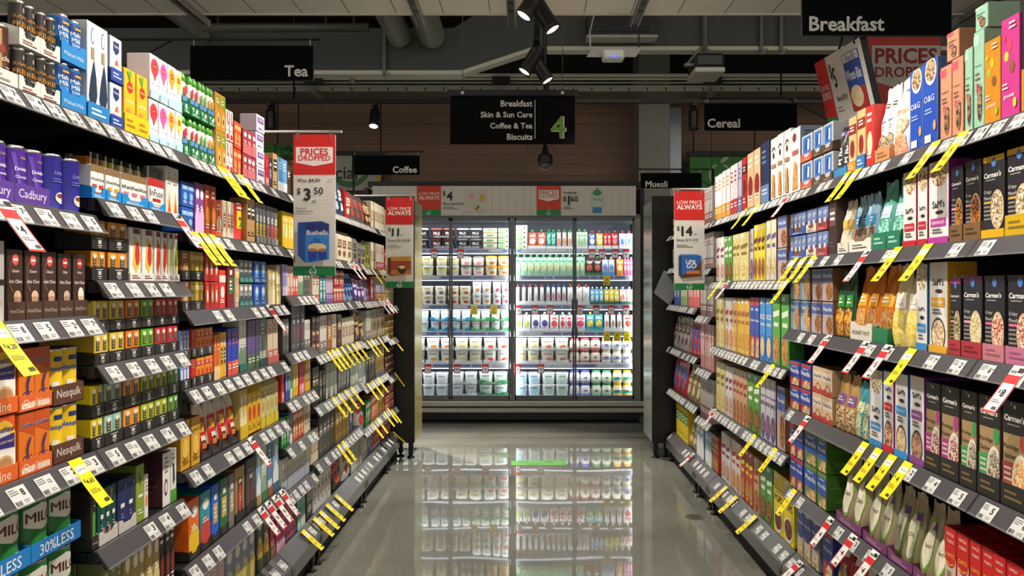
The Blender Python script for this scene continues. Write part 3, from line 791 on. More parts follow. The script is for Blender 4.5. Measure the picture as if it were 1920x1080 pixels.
PRICES = ['4.50', '8', '6.20', '3', '5', '12', '7.80', '2.40']
PTICK = []
def ticket_meshes():
    rr = random.Random(4)
    for i, pr in enumerate(PRICES):
        w, h = 0.052, 0.044
        mb = MB(); mb.box(-w / 2, w / 2, -0.0008, 0, 0, h, 'cdcdcb')
        art = [T(pr.split('.')[0], 0.74, 0.66, 0.2, '111111', 0.03, 0.42)]
        if '.' in pr:
            art.append(T(pr.split('.')[1], 0.91, 0.72, 0.12, '1a1a1a', 0.008, 0.16))
        art += lines(0.06, 0.55, 0.58, 0.92, 3, '6a6a68', i)
        art += [R(0.06 + 0.03 * k, 0.08, 0.06 + 0.03 * k + rr.choice((0.01, 0.02)), 0.3, '2a2a2a') for k in range(12)]
        art += lines(0.55, 0.95, 0.1, 0.3, 2, '9a9a98', i + 3)
        decal(mb, art, lambda u, v, l: ((u - 0.5) * w, -0.0008 - l, v * h), w, h, lift=0.0003)
        PTICK.append(mb.mesh('price_ticket'))
ticket_meshes()
LIP_H, LIP_D = 0.043, 0.030             # the rail leans out by LIP_D over its height
LIP_A = math.atan2(LIP_D, LIP_H)

SHELVES = {}
def shelf(side, y0, y1, zlip, bay, word, tickets=0.7, depth=0.40, seed=0, tspace=0.078):
    """deck, sloped price rail, two brackets and the paper tickets slid into the rail"""
    rt = empty('shelf', (side * PX[side], (y0 + y1) / 2, zlip + LIP_H - 0.003), RT[side])
    tag(rt, f'black {word} shelf of the {bay}, with grey price rail', 'shelf', f'shelves of the {bay}')
    w = y1 - y0 - 0.006
    mb = MB(); mb.box(-w / 2, w / 2, 0.010, depth - 0.01, -0.022, 0, '1a1a1b'); mb.box(-w / 2, w / 2, -0.006, 0.012, -0.028, 0, '202021'); mb.obj('deck', rt)
    mb = MB()
    q0 = -(PX[side] - LIPX[side]) + LIP_D     # local y of the rail's top edge
    a = (q0, 0.003); b = (q0 - LIP_D, 0.003 - LIP_H)
    n = (math.cos(LIP_A), -math.sin(LIP_A))   # behind the rail
    t = 0.004
    mb.prismx([a, b, (b[0] + n[0] * t, b[1] + 0.003), (a[0] + n[0] * t, a[1] - 0.002), (-0.004, -0.001), (-0.004, 0.003)], -w / 2, w / 2, '4e4c50:g')
    for e in (-1, 1):
        mb.prismx([a, b, (b[0] + 0.012, b[1])], e * w / 2 - 0.002, e * w / 2 + 0.002, '2a2a2c')
    mb.box(-w / 2, w / 2, b[0] - 0.0015, b[0] + 0.004, b[1] - 0.002, b[1] + 0.002, '77767a:g')
    rail = mb.obj('price_rail', rt)
    for e in (-1, 1):
        mb = MB(); xx = e * (w / 2 - 0.006)
        mb.prismx([(0.02, -0.022), (depth - 0.01, -0.022), (depth - 0.01, -0.075), (0.12, -0.045)], xx - 0.003, xx + 0.003, '121213'); mb.obj('bracket', rt)
    rr = random.Random(seed * 77 + int(zlip * 1000) + int(y0 * 100))
    if tickets:
        n_ = max(1, int(w / tspace))
        for k in range(n_):
            if rr.random() > tickets:
                continue
            o = bpy.data.objects.new('price_ticket', rr.choice(PTICK)); COL.objects.link(o); o.parent = rt
            xx = -w / 2 + (k + 0.5) * w / n_ + rr.uniform(-0.006, 0.006)
            d = 0.0012
            o.location = (xx, b[0] + d * -math.cos(LIP_A) - 0.0004, b[1] + 0.0005 - d * math.sin(LIP_A)); o.rotation_euler = (-LIP_A, 0, 0)
    SHELVES[bay, word] = rt
    return rt

def unit(side, y0, y1, ztop, bay, label, back=0.41, base=True):
    xb = PX[side] + back
    rt = empty('shelving_unit', (side * xb, (y0 + y1) / 2, 0), RT[side]); tag(rt, label, 'shelving unit')
    w = y1 - y0
    mb = MB(); mb.box(-w / 2, w / 2, 0, 0.02, 0.08, ztop, '111112'); mb.obj('back_panel', rt)
    for e in (-1, 1):
        mb = MB(); xx = e * (w / 2 - 0.02)
        mb.box(xx - 0.018, xx + 0.018, -0.035, -0.001, 0.05, ztop, '1d1d1f')
        for k in range(int((ztop - 0.3) / 0.05)):
            mb.box(xx - 0.006, xx + 0.006, -0.0356, -0.035, 0.25 + k * 0.05, 0.275 + k * 0.05, '060606')
        mb.obj('upright', rt)
    fr = -(xb - LIPX[side])                    # local y of the base front
    mb = MB(); mb.box(-w / 2 + 0.002, w / 2 - 0.002, fr + 0.055, -0.002, 0.19, 0.215, '232324'); mb.obj('base_deck', rt)
    mb = MB(); mb.prismx([(fr, 0.165), (fr + 0.062, 0.222), (fr + 0.062, 0.21), (fr + 0.008, 0.158)], -w / 2 + 0.003, w / 2 - 0.003, '5a585a:g')
    mb.prismx([(fr, 0.165), (fr + 0.008, 0.158), (fr + 0.008, 0.10), (fr, 0.10)], -w / 2 + 0.003, w / 2 - 0.003, '8e8c86:m')
    for e in (-1, 1):
        xx = e * (w / 2 - 0.03); mb.box(xx - 0.018, xx + 0.018, fr - 0.002, fr, 0.112, 0.145, '4c4c4a')
    mb.obj('base_rail', rt)
    rr = random.Random(int(y0 * 1000) + side)
    ang = math.atan2(0.062, 0.057)
    n_ = max(1, int(w / 0.085))
    for k in range(n_):
        if rr.random() < 0.35:
            continue
        o = bpy.data.objects.new('price_ticket', rr.choice(PTICK)); COL.objects.link(o); o.parent = rt
        o.location = (-w / 2 + (k + 0.5) * w / n_, fr + 0.008, 0.1745); o.rotation_euler = (-ang, 0, 0)
    mb = MB(); mb.box(-w / 2, w / 2, fr + 0.045, fr + 0.055, 0.0, 0.157, '0a0a0b:r'); mb.obj('kick_plate', rt)
    for e in (-1, 1):
        xx = e * (w / 2 - 0.05)
        mb = MB(); mb.box(xx - 0.012, xx + 0.012, fr + 0.016, fr + 0.034, 0.035, 0.12, '161617'); mb.lathe([(0.019, 0), (0.019, 0.008), (0.008, 0.014), (0.008, 0.04)], '131314', 12, xx, fr + 0.025); mb.obj('foot', rt)
    return rt

# special tickets that hang below the rails
def special_mesh(kind, pr, ln=0.125):
    w = 0.047
    base = {'y': 'f5dc12', 'r': 'e9e7e4'}[kind]
    mb = MB()
    # follows the rail's slope, then curls slightly outwards
    def F(u, v, l):
        s = (1 - v) * ln
        c = -LIP_A - 0.0 * s
        y = -s * math.sin(LIP_A) - 0.7 * max(0, s - 0.05) ** 2
        z = -s * math.cos(LIP_A)
        return ((u - 0.5) * w, y - (l + 0.0006) * math.cos(LIP_A), z + 0)
    nv = 6
    fr = [F(u, j / nv, 0) for j in range(nv + 1) for u in (0, 1)]
    bk = [F(u, j / nv, -0.0011) for j in range(nv + 1) for u in (0, 1)]
    for j in range(nv):
        mb.add([fr[2 * j], fr[2 * j + 1], fr[2 * j + 3], fr[2 * j + 2]], [(0, 1, 2, 3)], base, True)
        mb.add([bk[2 * j], bk[2 * j + 1], bk[2 * j + 3], bk[2 * j + 2]], [(3, 2, 1, 0)], base, True)
        for e in (0, 1):
            mb.add([fr[2 * j + e], bk[2 * j + e], bk[2 * j + 2 + e], fr[2 * j + 2 + e]], [(0, 1, 2, 3)], base)
    if kind == 'y':
        art = [R(0.1, 0.70, 0.9, 0.86, 'efeeea'), T('Special', 0.5, 0.78, 0.6, '222222', 0.006), T('$', 0.2, 0.56, 0.12, '161616', 0.01), T(pr, 0.55, 0.53, 0.56, '161616', 0.016, 0.13)] + lines(0.12, 0.88, 0.28, 0.38, 3, '8f7d10') + [R(0.55, 0.07, 0.9, 0.14, '3a3410')]
    else:
        art = [R(0, 0.62, 1, 0.8, 'c9201e'), R(0, 0, 1, 0.04, 'c9201e'), R(0, 0.04, 0.06, 0.62, 'c9201e'), R(0.94, 0.04, 1, 0.62, 'c9201e'), R(0.1, 0.84, 0.5, 0.9, '777777'), R(0.55, 0.86, 0.95, 0.96, '1c1c1c'), T('$', 0.28, 0.44, 0.12, '161616', 0.01), T(pr, 0.56, 0.42, 0.44, '161616', 0.016, 0.16)] + lines(0.15, 0.85, 0.2, 0.28, 2, '8f8f8f') + [R(0.55, 0.07, 0.85, 0.13, '444444')]
    # bars need a curved lay, split finely along v
    decal(mb, art, F, w, ln, curved=True, lift=0.00035)
    return mb.mesh('special_ticket')
SPM = {}
SPN = {}
def special(side, px, zlip, bay, word, kind='y', pr='4', base=False, ln=0.125, plane=None):
    k = (kind, pr, ln)
    if k not in SPM:
        SPM[k] = special_mesh(*k)
    yy = py_(side, px, (LIPX[side] + 0.012))
    o = bpy.data.objects.new('special_ticket', SPM[k]); COL.objects.link(o)
    if base:
        o.location = (side * (LIPX[side] + 0.044), yy, 0.222); o.rotation_euler = (math.radians(-12), 0, RT[side])
    else:
        d = 0.0022
        o.location = (side * (LIPX[side] + LIP_D - d), yy, zlip + LIP_H + 0.001); o.rotation_euler = (0, 0, RT[side])
    key = (bay, word, kind)
    SPN.setdefault(key, []).append((px, o))
def finish_specials():
    for (bay, word, kind), lst in SPN.items():
        lst.sort(key=lambda t: t[0])
        col = {'y': 'yellow special ticket', 'r': 'white and red price ticket'}[kind]
        for i, (px, o) in enumerate(lst):
            tag(o, f'{col} hanging off the {word} shelf, {bay}' + (f', {ORD[i]} from left' if len(lst) > 1 else ''), 'price ticket', f'{col}s hanging off the {word} shelf of the {bay}')

# ------------------------------------------------------------------ goods: shapes
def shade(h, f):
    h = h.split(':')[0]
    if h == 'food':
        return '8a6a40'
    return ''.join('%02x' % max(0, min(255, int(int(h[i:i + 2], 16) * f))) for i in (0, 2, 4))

def m_carton(w, h, d, k):
    mb = MB()
    mb.cbox(-w / 2, w / 2, -d / 2, d / 2, 0, h, 0.0014, k['body'], k.get('side', k['body']), k.get('top', k.get('side', k['body'])))
    decal(mb, k['art'], lambda u, v, l: ((u - 0.5) * w, -d / 2 - l, v * h), w, h)
    sd = k.get('sart')
    if sd:
        sx = k.get('sx', -1)
        decal(mb, sd, lambda u, v, l: (sx * (w / 2 + l), (d / 2 - u * d) * (1 if sx < 0 else -1), v * h), d, h)
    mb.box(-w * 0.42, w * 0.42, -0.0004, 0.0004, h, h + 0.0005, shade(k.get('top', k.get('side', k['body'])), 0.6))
    return mb, []
def m_can(w, h, d, k):
    r = w / 2
    mb = MB()
    e = 0.006
    mb.lathe([(r * 0.97, 0), (r, e * 0.4), (r, e), (r * 0.985, e * 1.2), (r * 0.985, h - e * 1.4), (r, h - e), (r, h - e * 0.3), (r * 0.95, h)], None, 28,
             mats=['b7b5b0:m', 'b7b5b0:m', k['body'], k['body'], k['body'], 'b7b5b0:m', 'b7b5b0:m'])
    rr = r * 0.985
    decal(mb, k['art'], lambda u, v, l: ((rr + l) * math.sin((u - 0.5) * w / rr), -(rr + l) * math.cos((u - 0.5) * w / rr), e * 1.3 + v * (h - 3 * e)), w, h - 3 * e, True, 0.0006)
    ld = MB()
    ld.lathe([(r * 0.93, h - 0.004), (r * 0.93, h + 0.0005), (r * 0.8, h + 0.0008)], k.get('lid', 'c4c2bc:m'), 24)
    return mb, [('lid', ld)]
def pouch_F(w, h, d, taper=0.0, crimp=0.08, bot=0.85, seed=0, crease=0.0035):
    rr = random.Random(seed); ph = [rr.uniform(0, 6.28) for _ in range(6)]
    def th(v):
        if v > 1 - crimp:
            return 0.003
        t = v / (1 - crimp)
        return 0.003 + (d - 0.003) * (0.8 + 0.2 * math.sin(min(1, t * 4) * math.pi / 2)) * (1 - t ** 1.7)
    def F(u, v, l, back=1):
        t = th(v) / 2
        x = (u - 0.5) * 2
        prof = max(0.0, 1 - abs(x) ** 5) ** 0.5
        amp = crease * (0.35 + v) * (1 if v < 1 - crimp else 0.25) * prof
        cr = amp * (math.sin(7 * x + 6 * v + ph[0]) + 0.7 * math.sin(-4 * x + 13 * v + ph[1]) + 0.5 * abs(math.sin(9 * v + 3 * x + ph[2])))
        y = -(t * (0.35 + 0.65 * prof)) - l + cr * back
        wz = 1 - taper * max(0, v - 0.35) ** 1.3 + 0.02 * math.sin(9 * v + ph[3]) * v
        return (x * w / 2 * wz, y * back, v * h + (0.004 * math.sin(4 * x + ph[4]) if v > 0.99 else 0))
    return F
def m_pouch(w, h, d, k):
    mb = MB()
    F = pouch_F(w, h, d, k.get('taper', 0.06), k.get('crimp', 0.07), seed=int(w * 1e5 + h * 1e4))
    nu, nv = 16, 22
    for s in (1, -1):
        vs = [F(i / nu, j / nv, 0, s) for j in range(nv + 1) for i in range(nu + 1)]
        fs = []
        for j in range(nv):
            for i in range(nu):
                q = [j * (nu + 1) + i, j * (nu + 1) + i + 1, (j + 1) * (nu + 1) + i + 1, (j + 1) * (nu + 1) + i]
                fs.append(q if s > 0 else q[::-1])
        mb.add(vs, fs, k['body'] if s > 0 else k.get('side', k['body']), True)
    for i, u in enumerate((0, 1)):
        for j in range(nv):
            a, b, c, e = F(u, j / nv, 0, 1), F(u, (j + 1) / nv, 0, 1), F(u, (j + 1) / nv, 0, -1), F(u, j / nv, 0, -1)
            mb.add([a, b, c, e], [(0, 1, 2, 3) if u == 1 else (3, 2, 1, 0)], k.get('side', k['body']), True)
    bt = [F(i / nu, 0, 0, 1) for i in range(nu + 1)] + [F(i / nu, 0, 0, -1) for i in range(nu, -1, -1)]
    mb.add(bt, [list(range(len(bt)))[::-1]], k['body'])
    decal(mb, k['art'], F, w, h, True, 0.0011)
    ex = []
    if k.get('cap'):
        c = MB(); r = min(0.011, w * 0.2)
        c.lathe([(r * 0.6, h - 0.006), (r * 0.6, h + 0.006), (r, h + 0.007), (r, h + 0.022), (r * 0.8, h + 0.025)], k['cap'], 14)
        ex.append(('spout_cap', c))
    return mb, ex
def m_brick(w, h, d, k):
    """vacuum-packed or flat-bottom bag with a folded top"""
    mb = MB(); b = 0.006
    sh = h * 0.86
    mb.cbox(-w / 2, w / 2, -d / 2, d / 2, 0, sh, b, k['body'], k.get('side', k['body']))
    tw = w * 0.47
    z1 = h
    A = [(-w / 2 + b, -d / 2 + b, sh), (w / 2 - b, -d / 2 + b, sh), (w / 2 - b, d / 2 - b, sh), (-w / 2 + b, d / 2 - b, sh)]
    B = [(-tw, -0.006, z1), (tw, -0.006, z1), (tw, 0.006, z1), (-tw, 0.006, z1)]
    mb.add(A + B, [(0, 1, 5, 4), (1, 2, 6, 5), (2, 3, 7, 6), (3, 0, 4, 7), (4, 5, 6, 7)], k.get('topc', k['body']))
    decal(mb, k['art'], lambda u, v, l: ((u - 0.5) * w, -d / 2 - l, v * sh), w, sh)
    t = MB(); t.box(-tw * 0.8, tw * 0.8, -0.0085, -0.0062, z1 - 0.012, z1 - 0.004, k.get('tie', 'b9b6ac')); 
    return mb, [('tin_tie', t)]
def m_tub(w, h, d, k):
    r = w / 2; sq = k.get('sq', 0.0)
    mb = MB(); hb = h * 0.88
    mb.lathe([(r * 0.84, 0), (r * 0.86, 0.003), (r * 0.97, hb)], k['body'], 24, sq=sq, capt=False)
    def F(u, v, l):
        rr = r * (0.86 + 0.11 * v) + l
        if sq:
            a = (u - 0.5) * 1.7; ca, sa = math.cos(a), math.sin(a); e = 1 - sq
            return (rr * math.copysign(abs(sa) ** e, sa), -rr * math.copysign(abs(ca) ** e, ca), v * hb)
        a = (u - 0.5) * 2.0
        return (rr * math.sin(a), -rr * math.cos(a), v * hb)
    decal(mb, k['art'], F, w, hb, True, 0.0008)
    ld = MB(); ld.lathe([(r * 0.975, hb - 0.004), (r, hb - 0.003), (r, h - 0.003), (r * 0.96, h), (r * 0.86, h), (r * 0.85, h - 0.002)], k.get('lid', 'e9e9e6:g'), 24, sq=sq)
    return mb, [('lid', ld)]
def m_jar(w, h, d, k):
    r = w / 2
    mb = MB(); hb = h * 0.86
    pr = [(r * 0.8, 0), (r * 0.95, hb * 0.06), (r, hb * 0.3), (r, hb * 0.62), (r * 0.92, hb * 0.82), (r * 0.72, hb)]
    mb.lathe(pr, k['body'], 24)
    def F(u, v, l):
        z = v * hb
        for i in range(len(pr) - 1):
            if pr[i][1] <= z <= pr[i + 1][1] + 1e-9:
                t = (z - pr[i][1]) / (pr[i + 1][1] - pr[i][1]); rr = pr[i][0] + t * (pr[i + 1][0] - pr[i][0]) + l; break
        else:
            rr = r
        a = (u - 0.5) * 2.0
        return (rr * math.sin(a), -rr * math.cos(a), z)
    decal(mb, k['art'], F, w, hb, True, 0.0012)
    ld = MB(); ld.lathe([(r * 0.74, hb - 0.004), (r * 0.8, hb), (r * 0.8, h - 0.003), (r * 0.74, h)], k.get('lid', 'c22a2a:g'), 20)
    return mb, [('lid', ld)]
def m_bottle(w, h, d, k):
    r = w / 2
    mb = MB(); hb = h * 0.80
    mb.lathe([(r * 0.9, 0), (r, 0.004), (r, hb * 0.55), (r * 0.86, hb * 0.66), (r * 0.9, hb * 0.75), (r * 0.9, hb * 0.9), (r * 0.5, hb)], None, 20, mats=[k['low'], k['low'], k['body'], k['body'], k['body'], k['body']])
    decal(mb, k['art'], lambda u, v, l: ((r + l) * math.sin((u - 0.5) * 2), -(r + l) * math.cos((u - 0.5) * 2), v * hb), w, hb, True, 0.001)
    c = MB(); c.lathe([(r * 0.52, hb - 0.002), (r * 0.78, hb), (r * 0.8, hb + 0.01), (r * 0.62, h - 0.006), (r * 0.4, h)], k['cap'], 18)
    return mb, [('bottle_cap', c)]
def m_hood(w, h, d, k):
    """printed sleeve with a clear plastic window hood over the contents"""
    mb = MB(); hc = h * 0.72
    mb.cbox(-w / 2, w / 2, -d / 2, d / 2, 0, hc, 0.002, k['body'], k.get('side', k['body']))
    decal(mb, k['art'], lambda u, v, l: ((u - 0.5) * w, -d / 2 - l, v * hc), w, hc)
    c = MB(); c.cbox(-w / 2, w / 2, -d / 2, d / 2, hc + 0.0005, h, 0.003, 'clear')
    c.box(-w * 0.36, w * 0.36, -d * 0.3, d * 0.3, hc + 0.001, h - 0.012, k.get('inner', 'd2c8b8'))
    return mb, [('clear_hood', c)]
SHAPES = dict(carton=m_carton, can=m_can, pouch=m_pouch, brick=m_brick, tub=m_tub, jar=m_jar, bottle=m_bottle, hood=m_hood)

KINDS = {}
def K(key, shape, name, cat, desc, body, art, **kw):
    KINDS[key] = dict(shape=shape, name=name, cat=cat, desc=desc, body=body, art=art, **kw)

PROTO = {}
def proto(kind, w, h, d):
    key = (kind, round(w, 4), round(h, 4), round(d, 4))
    if key not in PROTO:
        k = KINDS[kind]
        mb, ex = SHAPES[k['shape']](w, h, d, k)
        PROTO[key] = (mb.mesh(k['name']), [(n, e.mesh(n)) for n, e in ex])
    return PROTO[key]

def spawn(kind, w, h, d, loc, rz):
    me, ex = proto(kind, w, h, d)
    o = bpy.data.objects.new(KINDS[kind]['name'], me); COL.objects.link(o)
    o.location = loc; o.rotation_euler = (0, 0, rz)
    for n, e in ex:
        c = bpy.data.objects.new(n, e); COL.objects.link(c); c.parent = o
    return o

TRAYS = {}
def tray_mesh(w, d, h, spec, txt, tcol, cut):
    k = (round(w, 4), round(d, 4), h, spec, txt, tcol, cut)
    if k not in TRAYS:
        mb = MB(); t = 0.0015
        mb.box(-w / 2, w / 2, 0, d, 0, t, spec)
        hh = h
        if cut:                                  # front lip dips in the middle
            mb.prism([(-w / 2, 0), (w / 2, 0), (w / 2, hh), (w * 0.32, hh), (w * 0.2, hh * cut), (-w * 0.2, hh * cut), (-w * 0.32, hh), (-w / 2, hh)], 0, t, spec)
        else:
            mb.box(-w / 2, w / 2, 0, t, 0, hh, spec)
        for e in (-1, 1):
            mb.prismx([(0, 0), (d, 0), (d, hh * 1.25), (d * 0.6, hh * 1.25), (0.004, hh)], e * w / 2 - (t if e > 0 else 0), e * w / 2 + (t if e < 0 else 0), spec)
        mb.box(-w / 2, w / 2, d - t, d, 0, hh * 1.2, spec)
        F = lambda u, v, l: ((u - 0.5) * w, -l, v * hh * (cut or 1))
        if txt == '#':
            decal(mb, [R(0.3, 0.78, 0.7, 0.84, tcol), R(0.4, 0.42, 0.6, 0.7, tcol), R(0.36, 0.28, 0.64, 0.34, tcol), R(0.42, 0.14, 0.58, 0.2, tcol)], F, w, hh)
        elif txt == '-':
            decal(mb, lines(0.15, 0.85, 0.25, 0.75, 2, tcol), F, w, hh)
        elif txt:
            decal(mb, [T(txt, 0.5, 0.5, 0.8, tcol, 0.01, 0.6)], F, w, hh)
        TRAYS[k] = mb.mesh('display_tray')
    return TRAYS[k]

PEND = []
def row(side, lookup, items):
    """items: dict(a, b pixel columns, n, k kind, h, t tiers, r rows, d depth, tr tray, z lift, g fill);
    lookup(y) gives bay, shelf word, deck height, height of the shelf above and setback at depth y"""
    for it in items:
        a, b, n, kind, h = it['a'], it['b'], it['n'], it['k'], it['h']
        t = it.get('t', 1); r = it.get('r', 1); d = it.get('d'); tr = it.get('tr'); g = it.get('g', 0.955)
        ya, yb = py_(side, a), py_(side, b)
        pit = (yb - ya) / n
        w = abs(pit) * g
        k = KINDS[kind]
        if tr:
            w = min(w, (abs(yb - ya) / tr[2] * 0.985 - 0.0045) / math.ceil(n / tr[2]) * 0.985)
        if k['shape'] in ('can', 'tub', 'jar', 'bottle'):
            d = w
        elif d is None:
            d = 0.065
        gap = 0.0025 if tr else 0.0
        room = min(lookup(y)[3] - 0.006 - lookup(y)[2] for y in (ya + pit / 2, (ya + yb) / 2, yb - pit / 2)) - it.get('z', 0)
        if t * (h + gap + 0.0025) > room:
            h = room / t - gap - 0.0025
        rr = random.Random(int(a * 13 + h * 1000))
        for ti in range(t):
            lift = 0.0015 + it.get('z', 0) + ti * (h + 0.0025 + gap)
            if tr:
                hexs, th, nt = tr[0], tr[1], tr[2]
                txt = tr[3] if len(tr) > 3 else ''; tc = tr[4] if len(tr) > 4 else 'd8d8d4'; cut = tr[5] if len(tr) > 5 else 0
                tw = abs(yb - ya) / nt * 0.985
                for q in range(nt):
                    yc = ya + (yb - ya) * (q + 0.5) / nt
                    bay, word, deck, _, setb = lookup(yc)
                    o = bpy.data.objects.new('display_tray', tray_mesh(tw, (d + 0.003) * r + 0.02, th, hexs, txt, tc, cut)); COL.objects.link(o)
                    o.location = (side * (PX[side] + it.get('in', 0) + setb), yc, deck + lift); o.rotation_euler = (0, 0, RT[side])
                    PEND.append((bay, word, COLN(hexs) + ' display tray', 'tray', ti if t > 1 else None, t, 0, a + (b - a) * (q + 0.5) / nt, o))
            for ri in range(r):
                for i in range(n):
                    yc = ya + pit * (i + 0.5)
                    if tr and n % tr[2] == 0:
                        m_ = n // tr[2]; q = i // m_
                        yc = ya + (yb - ya) * (q + 0.5) / tr[2] + (1 if pit > 0 else -1) * w / 0.985 * (i % m_ - (m_ - 1) / 2)
                    bay, word, deck, _, setb = lookup(yc)
                    jx = rr.uniform(0, 0.004) if not tr else 0
                    xx = PX[side] + (0.0075 if tr and k['shape'] == 'pouch' else 0.0035 if tr else 0.001) + it.get('in', 0) + setb + jx + d / 2 + ri * (d + 0.003)
                    o = spawn(kind, w, h, d, (side * xx, yc, deck + lift + gap), RT[side] + (0 if tr else rr.uniform(-1, 1) * it.get('rot', 0.012)))
                    PEND.append((bay, word, k['desc'], k['cat'], ti if t > 1 else None, t, ri, a + (b - a) * (i + 0.5) / n, o))

def COLN(h):
    r, g, b = [int(h.split(':')[0][i:i + 2], 16) for i in (0, 2, 4)]
    mx, mn = max(r, g, b), min(r, g, b)
    if mx - mn < 28:
        return 'black' if mx < 70 else 'grey' if mx < 165 else 'white'
    if r == mx and g > 0.75 * r and b < 0.6 * r: return 'yellow'
    if r == mx and g > 0.45 * r and b < 0.75 * g: return 'brown' if r < 190 else 'orange'
    if r == mx and b > 0.6 * r and b > g * 1.15: return 'pink'
    if r == mx: return 'red' if r > 130 else 'brown'
    if g == mx: return 'green'
    if b == mx and r > g * 1.25: return 'purple'
    return 'blue'

def finish_labels(tail=lambda bay, word: f'{word} shelf, {bay}'):
    groups = {}
    for p in PEND:
        groups.setdefault((p[0], p[1], p[2], p[4], p[6]), []).append(p)
    for key, lst in groups.items():
        bay, word, desc, ti, ri = key
        lst.sort(key=lambda p: p[7])
        for i, p in enumerate(lst):
            bits = [desc]
            lay = ''
            if ti is not None:
                lay = ('lower layer' if ti == 0 else 'upper layer') if p[5] == 2 else ORD[ti] + ' layer'
            if ri:
                lay = (lay + ' behind' if lay else ('row behind' if ri == 1 else 'rearmost row'))
            bits = desc
            if len(lst) > 1:
                bits += ', ' + ORD[i] + ' from left' if i < len(ORD) else ''
            if lay:
                bits += ', ' + lay
            bits += ', ' + tail(bay, word)
            n_ = len(bits.replace(',', ' ').split())
            if n_ > 16:
                print('LONG', n_, bits)
            tag(p[8], bits, p[3], f'{desc}s on the {word} shelf of the {bay}' if len(lst) > 1 or ti is not None else None)
    PEND.clear()

# ------------------------------------------------------------------ goods: kinds
W_, BK, CR = 'ecebe7', '1c1a19', 'e9dcc0'
def bars(c, seed=1): return lines(0.15, 0.85, 0.12, 0.24, 2, c, seed)
def gen(key, desc, body, acc, style=0, cat='tea box', name='tea_carton', ink='f2efe8', shape='carton', **kw):
    """plain printed packs with a panel, rule and small print"""
    s = style
    if s == 0: art = [R(0.12, 0.52, 0.88, 0.84, acc), *lines(0.2, 0.8, 0.58, 0.78, 2, ink, 2), *bars(acc)]
    elif s == 1: art = [R(0, 0.68, 1, 0.86, acc), E(0.5, 0.42, 0.3, 0.16, acc), *lines(0.2, 0.8, 0.72, 0.83, 2, ink, 5), *bars(ink, 3)]
    elif s == 2: art = [R(0.2, 0.3, 0.8, 0.66, acc), R(0.32, 0.72, 0.68, 0.82, ink), *lines(0.28, 0.72, 0.36, 0.6, 3, ink, 7)]
    elif s == 3: art = [R(0, 0, 1, 0.3, acc), *lines(0.15, 0.85, 0.62, 0.88, 3, acc, 4), *bars(ink, 6)]
    elif s == 4: art = [P([(0, 0.35), (0.5, 0.6), (1, 0.4), (1, 0.0), (0, 0.0)], acc), E(0.5, 0.78, 0.32, 0.1, ink), *lines(0.2, 0.8, 0.45, 0.56, 2, ink, 8)]
    elif s == 5: art = [*lines(0.12, 0.88, 0.7, 0.9, 2, ink, 9), E(0.5, 0.38, 0.36, 0.2, acc), *bars(ink, 10)]
    elif s == 6: art = [R(0.3, 0.25, 0.7, 0.75, acc), E(0.5, 0.5, 0.16, 0.16, ink), R(0.32, 0.8, 0.68, 0.84, acc), R(0.38, 0.3, 0.62, 0.33, ink)]
    K(key, shape, name, cat, desc, body, art, **kw)

# --- chocolate drinks
K('hazel', 'can', 'drink_tin', 'tin', 'tall brown chocolate drink tin', '4a2217', [R(0, 0.0, 0.34, 1, 'b08a52'), T('choc', 0.6, 0.45, 0.52, 'e9dcc8', 0.012, 0.4, 0, 0.2), E(0.35, 0.62, 0.13, 0.08, '8a2a22'), *lines(0.45, 0.85, 0.2, 0.3, 2, 'c9b493')])
K('sugarfree', 'can', 'drink_tin', 'tin', 'black sugar free tin', '2a2521', [E(0.5, 0.87, 0.09, 0.075, '8f8a84'), T('SUGAR', 0.30, 0.68, 0.92, 'c8862f', 0.014), T('FREE', 0.30, 0.47, 0.92, 'c8862f', 0.014, 0.3), R(0.3, 0.27, 0.7, 0.31, '9a9a94')])
K('malt', 'can', 'drink_tin', 'tin', 'blue malted milk drink tin', '1a74c4', [R(0, 0.8, 1, 1, '153f8a'), T('Malted', 0.48, 0.74, 0.86, 'ffffff', 0.012), T('Milk', 0.38, 0.58, 0.56, 'ffffff', 0.012), T('Drink', 0.38, 0.45, 0.48, 'ffffff', 0.0), R(0.25, 0.86, 0.75, 0.92, 'd9a63a')])
K('cadbury', 'can', 'drink_tin', 'tin', 'purple drinking chocolate tin', '4a2590', [T('Cadbury', 0.6, 0.86, 0.42, 'd6b35c', 0.006, 0.2, 0, 0.25), P([(0.05, 0.95), (0.2, 0.95), (0.42, 0.3), (0.3, 0.25)], '6b43b8'), T('Drinking', 0.5, 0.62, 0.66, 'ffffff', 0.01), T('Chocolate', 0.52, 0.47, 0.66, 'ffffff', 0.006), E(0.62, 0.2, 0.26, 0.13, 'd9b48c'), R(0.12, 0.2, 0.24, 0.34, '1d1430')], lid='e2e0e6')
K('lindt', 'can', 'drink_tin', 'tin', 'tall dark blue chocolate tin', '201a8a', [T('Lindt', 0.5, 0.72, 0.4, '9aa0d8', 0.004, 0.2, 0, 0.2), E(0.6, 0.2, 0.26, 0.12, 'e8d9c8'), E(0.6, 0.24, 0.2, 0.05, '7a4426'), *lines(0.25, 0.75, 0.5, 0.6, 2, '6a6ec0')])
